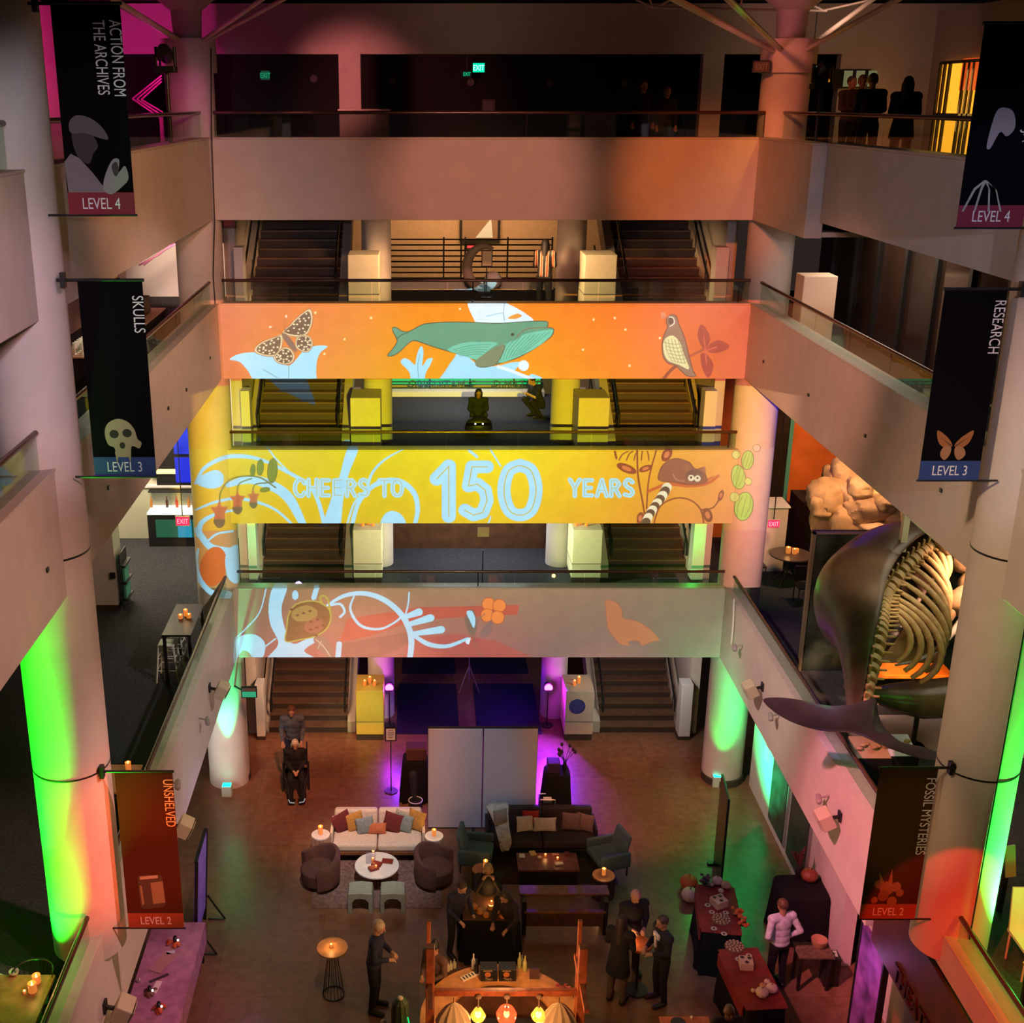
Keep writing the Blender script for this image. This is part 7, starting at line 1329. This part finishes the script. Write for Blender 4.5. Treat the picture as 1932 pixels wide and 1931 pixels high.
for px, py, lb, c in ((1040, 1875, 'pile of pale garnish at the right of the bar', (.55, .3, .15)), (1072, 1868, 'pink flower garnish at the right end of the bar', (.5, .15, .1)), (1060, 1862, 'red flower garnish at the right of the bar', (.35, .05, .04))):
    p = gnd(px, py, 1.12); t = thing('garnish', lb, 'garnish', (p.x, p.y, 1.111)); q = MB(); rn = random.Random(px)
    for i in range(12): q.ell((rn.uniform(-.1, .1), rn.uniform(-.07, .07), .02), (.03, .02, .018), 8, 6)
    q.build('pieces', M('garn_%.2f' % c[0], c, .6), t, smooth=60)
t = thing('folded_sign', 'dark folded card leaning on the right curve of the bar', 'sign', (*gnd(1008, 1842, 1.15)[:2], 1.111)); MB().obox((0, 0, .09), (.16, .02, .18), rx=R(-15)).build('card', M('maroon_card', (.06, .02, .015), .6), t)
# cactus with fairy lights
p = gnd(758, 1925, .9); t = thing('cactus', 'tall green saguaro cactus with two arms left of the pergola', 'cactus', (p.x - .02, p.y - .15, 0)); CG = M('cactus_green', (.045, .075, .025), .6, noise=.2)
def ribbed(pts, r, n=22): q = MB(); q.tube(pts, r, n); return q
def crib(mb_, k=.10):
    return mb_
q = MB(); n = 22; q.loft([[((r_ * (1 + .13 * (i % 2))) * math.cos(2 * math.pi * i / n), (r_ * (1 + .13 * (i % 2))) * math.sin(2 * math.pi * i / n), z_) for i in range(n)] for z_, r_ in ((.15, .10), (.6, .12), (1.2, .13), (1.38, .11), (1.45, .05))]); q.build('trunk', CG, t, smooth=30)
for s, h_ in ((-1, 1.0), (1, .85)): MB().tube([(0, 0, .45), (s * .15, 0, .48), (s * .25, 0, .6), (s * .27, 0, h_)], [.06, .06, .06, .05], 12).build('arm', CG, t, smooth=40); MB().ell((s * .27, 0, h_), .045, 10, 8).build('tip_flower', M('pale_flower', (.6, .5, .35), .7), t, smooth=60)
MB().ell((0, 0, 1.46), (.05, .05, .03), 12, 8).build('crown_flower', M('pale_flower'), t, smooth=60); MB().lathe([(.13, 0), (.18, .25), (.16, .25), (.001, .2)], n=20).build('pot', M('clay_pot', (.2, .07, .03), .7), t, smooth=50)
MB().tube([(.12, -.13, 1.2), (.17, -.1, .9), (.1, -.16, .6), (-.15, -.13, .4), (-.25, -.06, .3)], .008, 6).build('light_string', EM('green_glint_glow2', (0, 1, .15), 2.5), t)
# buffet
RT = M('red_tablecloth', (.22, .012, .010), .75, noise=.25, ns=8); BK = BLACKCLOTH
def buffet(label, A, B, w_, h_, nm):
    a, b = gnd(*A, h_), gnd(*B, h_); d = b - a; c = (a + b) / 2; t = thing('buffet_table', label, 'table', (c.x, c.y, 0), math.atan2(d.y, d.x) - math.pi / 2); L = d.length
    drape(MB(), 0, 0, w_, L, h_ - .01, fl=.04).build('drape', BK, t, smooth=60); drape(MB(), 0, 0, w_ * .98, L * .99, .02, fl=.0)
    MB().box(-w_ / 2 + .02, w_ / 2 - .02, -L / 2, L / 2, h_ - .01, h_ + .008).build('red_runner', RT, t, bevel=.004); MB().box(-w_ / 2 - .012, -w_ / 2 + .02, -L / 2 + .1, L / 2 - .1, h_ - .25, h_ + .006).build('runner_edge', RT, t, bevel=.004); return t
buffet('black-draped buffet table with a red runner, the farther one', (1362, 1762), (1350, 1672), .74, .92, 'far'); buffet('black-draped buffet table with a red runner, the nearer one', (1448, 1905), (1392, 1790), .74, .92, 'near')
def pumpkin(loc, r, c, label, sq=.8, group='pumpkins and gourds on the buffet'):
    t = thing('pumpkin', label, 'pumpkin', loc, group=group); q = MB(); n = 32; rs = []
    for k in range(1, 12): th = math.pi * k / 12; rs.append([(r * math.sin(th) * (1 + .07 * abs(math.sin(4 * u_))) * math.cos(u_), r * math.sin(th) * (1 + .07 * abs(math.sin(4 * u_))) * math.sin(u_), r * sq * (1 - math.cos(th)) - .0) for u_ in [2 * math.pi * i / n for i in range(n)]])
    q.loft(rs); q.build('flesh', M('pump_%.2f_%.2f' % (c[0], c[1]), c, .55, noise=.15), t, smooth=60); MB().tube([(0, 0, r * sq * 1.9), (0, 0, r * sq * 2.15), (r * .15, 0, r * sq * 2.3)], [r * .14, r * .1, r * .08], 8).build('stem', M('stem_tan', (.25, .17, .06), .8), t, smooth=50)
WP, OP_, TP = (.62, .50, .34), (.55, .12, .02), (.45, .34, .16)
for px, py, z, r, c, lb in ((1353, 1664, .93, .095, WP, 'tall white pumpkin, biggest at the far end of the buffet'), (1369, 1672, .93, .09, TP, 'striped tan pumpkin at the far right of the buffet'), (1360, 1680, .93, .05, WP, 'small white gourd before the tall white pumpkin'), (1343, 1668, .93, .045, TP, 'tiny tan gourd left of the tall white pumpkin'), (1361, 1688, .93, .04, WP, 'lowest little white gourd of the far group'),
        (1437, 1876, .93, .10, WP, 'white pumpkin at the near end of the buffet, lower left'), (1455, 1868, .93, .095, WP, 'white pumpkin at the near end of the buffet, right'), (1439, 1860, .93, .055, (.5, .25, .1), 'small orange-white gourd between the near pumpkins'), (1447, 1852, .93, .05, WP, 'small white gourd behind the near pumpkins'), (1421, 1868, .93, .04, WP, 'little white gourd left of the near pumpkins')):
    p = gnd(px, py + 4, z); pumpkin((p.x, p.y, .929), r, c, lb)
p = gnd(1301, 1700); pumpkin((p.x, p.y, 0), .16, WP, 'white pumpkin on the floor beside the far buffet table', .9, 'floor pumpkins'); pumpkin((p.x + .06, p.y + .38, 0), .17, OP_, 'orange pumpkin on the floor beside the far buffet table', .9, 'floor pumpkins')
def holed(px, py, label, rz_, s=.24):
    p = gnd(px, py, .95); t = thing('riser_block', label, 'food riser', (p.x, p.y, .929), R(rz_)); MB().box(-s / 2, s / 2, -s / 2, s / 2, 0, .14).build('block', M('riser_white', (.62, .42, .28), .6), t, bevel=.006)
    for dx, dy in ((-.06, .06), (.06, .05), (.0, -.06)): MB().cyl((dx, dy, .14), (dx, dy, .144), .035, n=16).build('dark_well', M('dark_well', (.05, .012, .01), .5), t)
holed(1356, 1706, 'white riser block with dark wells on the far buffet table', 25); holed(1407, 1822, 'white riser block with dark wells on the near buffet table', -5, .22)
for px, py, r, lb in ((1361, 1735, .17, 'round platter of small bites on the far buffet table'), (1386, 1786, .17, 'round platter of small bites on the near buffet table')):
    p = gnd(px, py, .94); t = thing('food_platter', lb, 'platter', (p.x, p.y, .929)); MB().cyl((0, 0, 0), (0, 0, .015), r, n=32).build('platter', M('platter_wood', (.2, .07, .04), .5), t); q = MB(); rn = random.Random(int(px))
    for rr_, n in ((.04, 4), (.09, 9), (.14, 13)):
        for i in range(n): u_ = 2 * math.pi * i / n; q.ell((rr_ * math.cos(u_), rr_ * math.sin(u_), .03), (.02, .02, .016), 8, 6)
    q.build('bites', M('bites_tan', (.55, .28, .16), .6), t, smooth=60)
for px, py, lb in ((1335, 1708, 'small pale plate at the left of the far riser block'), (1343, 1721, 'small pale plate above the far platter'), (1369, 1722, 'small pale plate right of the far platter'), (1366, 1762, 'small plate between the platters'), (1413, 1803, 'small pale plate behind the near riser block'), (1393, 1810, 'small pale plate left of the near riser block'), (1347, 1752, 'tiny dish at the left edge between the tables')):
    p = gnd(px, py, .94); t = thing('small_plate', lb, 'plate', (p.x, p.y, .929), group='small plates on the buffet'); MB().lathe([(.03, 0), (.055, .012), (.05, .012), (.001, .004)], n=20).build('plate', M('plate_pink', (.60, .38, .28), .4), t, smooth=50); MB().ell((0, 0, .014), (.02, .02, .012), 10, 6).build('morsel', M('dark_well'), t)
for px, py, lb in ((1391, 1722, 'orange flower cluster at the right of the far buffet table'), (1402, 1740, 'lower orange flower cluster beside the buffet'), (1330, 1662, 'dark purple flower cluster at the far left of the buffet')):
    p = gnd(px, py, .98); t = thing('flower_cluster', lb, 'flowers', (p.x, p.y, .929)); q = MB(); rn = random.Random(px)
    for i in range(16): q.ell((rn.uniform(-.09, .09), rn.uniform(-.09, .09), rn.uniform(.03, .14)), (.035, .035, .025), 8, 6)
    q.build('petals', M('petal_orange', (.55, .10, .02), .7) if 'orange' in lb else M('petal_purple', (.10, .03, .06), .7), t, smooth=60); MB().cyl((0, 0, 0), (0, 0, .05), .06, n=12).build('pot', BLACK, t)
# standing black board edge-on behind the buffet
t = thing('standing_board', 'tall black board seen edge-on behind the far buffet table', 'board', (on_y(1362, 1620, 20.4).x, 20.6, 0)); MB().obox((0, 0, 1.05), (.05, .95, 2.0), rz=R(-6)).build('board', M('gloss_black', (.015, .02, .018), .15), t, bevel=.01); MB().box(-.12, .12, -.4, -.3, 0, .05).build('foot', BLACK, t); MB().box(-.12, .12, .3, .4, 0, .05).build('foot', BLACK, t)
# desk, easel pot and basket table right of the chef
a = gnd(1520, 1800); t = thing('service_desk', 'black-draped desk behind the chef', 'desk', (a.x + .0, a.y + .6, 0)); drape(MB(), 0, 0, .9, .8, 1.0).build('drape', BLACKCLOTH, t, smooth=60); DX, DY = t.location.x, t.location.y
pumpkin((DX + .2, DY + .2, 1.0), .15, (.20, .05, .02), 'dim rust pumpkin on the desk behind the chef', .85, None); t = thing('dried_bouquet', 'dark reddish dried bouquet on the desk behind the chef', 'bouquet', (DX + .05, DY + .32, 1.0)); MB().lathe([(.06, 0), (.09, .12), (.05, .25)], n=14).build('vase', BLACK, t, smooth=60); q = MB(); rn = random.Random(9)
for i in range(22): an, tl = rn.random() * 6.3, rn.random() * .2; q.tube([(0, 0, .2), (tl * math.cos(an), tl * math.sin(an), .5 + rn.random() * .12)], [.012, .02], 5)
q.build('stems', M('dark_red_stem', (.08, .02, .012), .8), t)
a = gnd(1535, 1792, .74); t = ftable('small_table', 'small woven-topped table with a basket, right of the chef', (a.x, a.y, 0), .62, .42, .74, M('woven_top', (.12, .075, .04), .8, noise=.5, ns=25)); t2 = thing('bread_basket', 'round tan basket on the small woven table', 'basket', (a.x + .12, a.y + .1, .741)); MB().lathe([(.10, 0), (.13, .06), (.14, .14), (.12, .14), (.001, .03)], n=24).build('basket', M('basket_tan', (.40, .20, .10), .7), t2, smooth=50)
a = gnd(1570, 1800, .6); t = thing('label_card', 'small white printed card on a dark stool beside the woven table', 'card', (a.x, a.y, 0)); MB().box(-.13, .13, -.13, .13, 0, .58).build('stool', BLACK, t); MB().obox((0, 0, .60), (.18, .12, .02), rx=R(20)).build('card', M('card_green', (.40, .46, .36), .6), t); MB().obox((0, -.002, .613), (.10, .02, .004), rx=R(20)).build('print', BLACK, t)
# left: purple-clothed long table and mirror board
a, b = gnd(300, 1760, .78), gnd(290, 1931, .78); t = thing('long_table', 'long table with a magenta-lit cloth, pumpkin and prints at the lower left', 'table', (-4.32, 16.35, 0)); PCL = M('mauve_cloth', (.36, .17, .25), .8, noise=.25, ns=6); MB().box(-.46, .46, -1.75, 1.75, .76, .785).build('cloth_top', PCL, t, bevel=.008); MB().box(.46, .475, -1.75, 1.75, .35, .78).box(-.46, .46, 1.75, 1.765, .35, .78).build('cloth_skirt', PCL, t)
for sx in (-.4, .4):
    for sy in (-1.65, 1.65): MB().box(sx - .03, sx + .03, sy - .03, sy + .03, 0, .76).build('leg', BLACK, t)
def on_t(px, py, dz=.005): p = gnd(px, py, .80); return (p.x, p.y, .786 + dz - .005)
for px, py, w_, d_, c, rz_, lb in ((307, 1816, .22, .5, (.38, .20, .2), -22, 'long pale print lying across the magenta table'), (322, 1797, .14, .08, (.5, .5, .6), 20, 'small bright card at the far end of the magenta table'), (295, 1862, .10, .28, (.75, .68, .62), -10, 'narrow white print in the middle of the magenta table'), (300, 1845, .34, .05, (.05, .03, .03), 35, 'dark tray edge on the magenta table')):
    o = MB().obox((0, 0, .008), (w_, d_, .014), rz=R(rz_)).build('paper_print', M('prt_%.2f' % c[0], c, .6)); o.location = on_t(px, py); tag(o, lb, 'print')
for px, py, r_, lb in ((331, 1780, .13, 'orange leafy centrepiece at the far end of the magenta table'), (283, 1875, .12, 'brown leafy centrepiece in the middle of the magenta table'), (300, 1905, .10, 'small orange centrepiece near the bottom of the magenta table')):
    t = thing('leaf_centrepiece', lb, 'centrepiece', on_t(px, py)); q = MB(); rn = random.Random(px)
    for i in range(14): an = rn.random() * 6.3; rr_ = rn.random() * r_; q.ell((rr_ * math.cos(an), rr_ * math.sin(an), .03 + rn.random() * .04), (.05, .035, .012), 8, 6, Matrix.Rotation(an, 3, 'Z') @ Matrix.Rotation(.5, 3, 'Y'))
    q.build('leaves', M('leaf_' + lb[:5], (.45, .07, .02) if 'orange' in lb else (.14, .06, .03), .7), t, smooth=40); MB().lathe([(.03, 0), (.04, .1), (.03, .16)], n=12).build('holder', BLACK, t, smooth=50)
    MB().ell((.06, -.05, .12), (.018, .018, .02), 8, 6).build('tealight', EM('tealight_glow', (1, .8, .7), 4), t)
o = MB().ell((0, 0, 0), .04, 16, 10).build('glass_ball', M('mirror_ball', (.8, .7, .7), .1, .9), smooth=True); p = on_t(262, 1852); o.location = (p[0], p[1], .786 + .04); tag(o, 'shiny round ball at the left edge of the magenta table', 'ball')
t = thing('mirror_board', 'violet-lit framed board on a black A-stand beside the LEVEL 2 banner', 'board', (-4.02, 18.7, 0)); MB().obox((0, 0, 1.15), (.05, 1.0, 1.7), ry=R(4)).build('panel', M('violet_panel', (.30, .22, .55), .3, noise=.3, ns=3, emit=(.12, .05, .5), es=.12), t); MB().obox((.005, -.51, 1.0), (.06, .035, 2.0), ry=R(4)).obox((.005, .51, 1.0), (.06, .035, 2.0), ry=R(4)).obox((.06, 0, 2.0), (.06, 1.05, .035)).build('frame', BLACK, t); MB().tube([(.0, -.5, .02), (.32, -.5, .02), (.02, -.5, .55)], .02, 6).build('stand_foot', BLACK, t); MB().tube([(.0, .5, .02), (.32, .5, .02), (.02, .5, .55)], .02, 6).build('stand_foot', BLACK, t)  # violet light put into the panel colour and its faint glow
light('POINT', (-3.2, 18.6, 2.6), 14, (.5, .3, 1), None, .1)
light('POINT', (1.3, 13.7, 2.3), 70, (1, .42, .15), None, .15)  # unseen lamp added to brighten the pergola from the front
light('POINT', (1.3, 15.5, 2.5), 90, (1, .5, .2), None, .15)  # unseen lamp added to brighten the bar top

# candles on the piers, round emblem, column screen and the little table at the bottom edge
for px, py, lo, n, h, lb in ((693, 996, 'D', 3, .10, 'left pier behind the lowest bridge'), (1100, 996, 'D', 3, .10, 'right pier behind the lowest bridge'), (697, 1292, 'G', 3, .14, 'yellow ground-floor pier'), (1091, 1296, 'G', 2, .14, 'ground-floor pier with the blue emblem')):
    zt = (4.12 if lo == 'D' else 0) + 1.34; p = gnd(px, py + 6, zt)
    for i in range(n): candle((p.x + (i - (n - 1) / 2) * .12, 26.3 + (i % 2) * .12, zt + .001), 'lit candle glass on the %s, %s one' % (lb, ['left', 'right' if n == 2 else 'middle', 'right'][i]), h=h * (1.25 if i == 1 else 1), r=.04, lit=1.0 if i == 1 else 0)
o = MB().cyl((0, 0, 0), (0, -.006, 0), .20, n=32).build('round_emblem', M('emblem_blue', (.04, .05, .22), .5, noise=.5, ns=12)); o.location = (on_y(1089, 1333, 26.0).x, 25.998, on_y(1089, 1333, 26.0).z); tag(o, 'round mottled blue emblem on the right ground-floor pier', 'emblem')
p = on_y(470, 1306, 23.6); t = thing('wall_screen', 'small green-lit screen on an arm beside the far left column', 'screen', p); MB().box(-.17, .17, -.02, .03, -.13, .13).build('case', BLACK, t); MB().box(-.15, .15, -.026, -.02, -.11, .02).build('lit_face', EM('screen_green', (.05, .6, .3), .6), t); MB().box(-.15, .15, -.026, -.02, .03, .11).build('header', M('screen_gray', (.2, .2, .2), .5), t); MB().cyl((-.1, .03, 0), (-.52, .45, 0), .02, n=8).build('arm', BLACK, t)
p = gnd(1292, 1926, .75); t = ftable('small_table', 'small orange-brown table with a dark round tray at the bottom edge', (p.x, p.y - .1, 0), .8, .4, .75, M('rust_top', (.42, .12, .04), .5, noise=.3)); t2 = thing('round_tray', 'dark round tray on the small table at the bottom edge', 'tray', (p.x - .12, p.y - .06, .751)); MB().cyl((0, 0, 0), (0, 0, .02), .12, n=24).build('tray', BLACK, t2); t3 = thing('tealight', 'white tealight ball on the small table at the bottom edge', 'candle', (p.x + .12, p.y + .04, .751)); MB().ell((0, 0, .03), .03, 12, 8).build('globe', M('pale_globe', (.6, .65, .5), .4), t3, smooth=60)
light('POINT', (p.x - .3, p.y - .5, 1.5), 5, (1, .4, .15), None, .05)
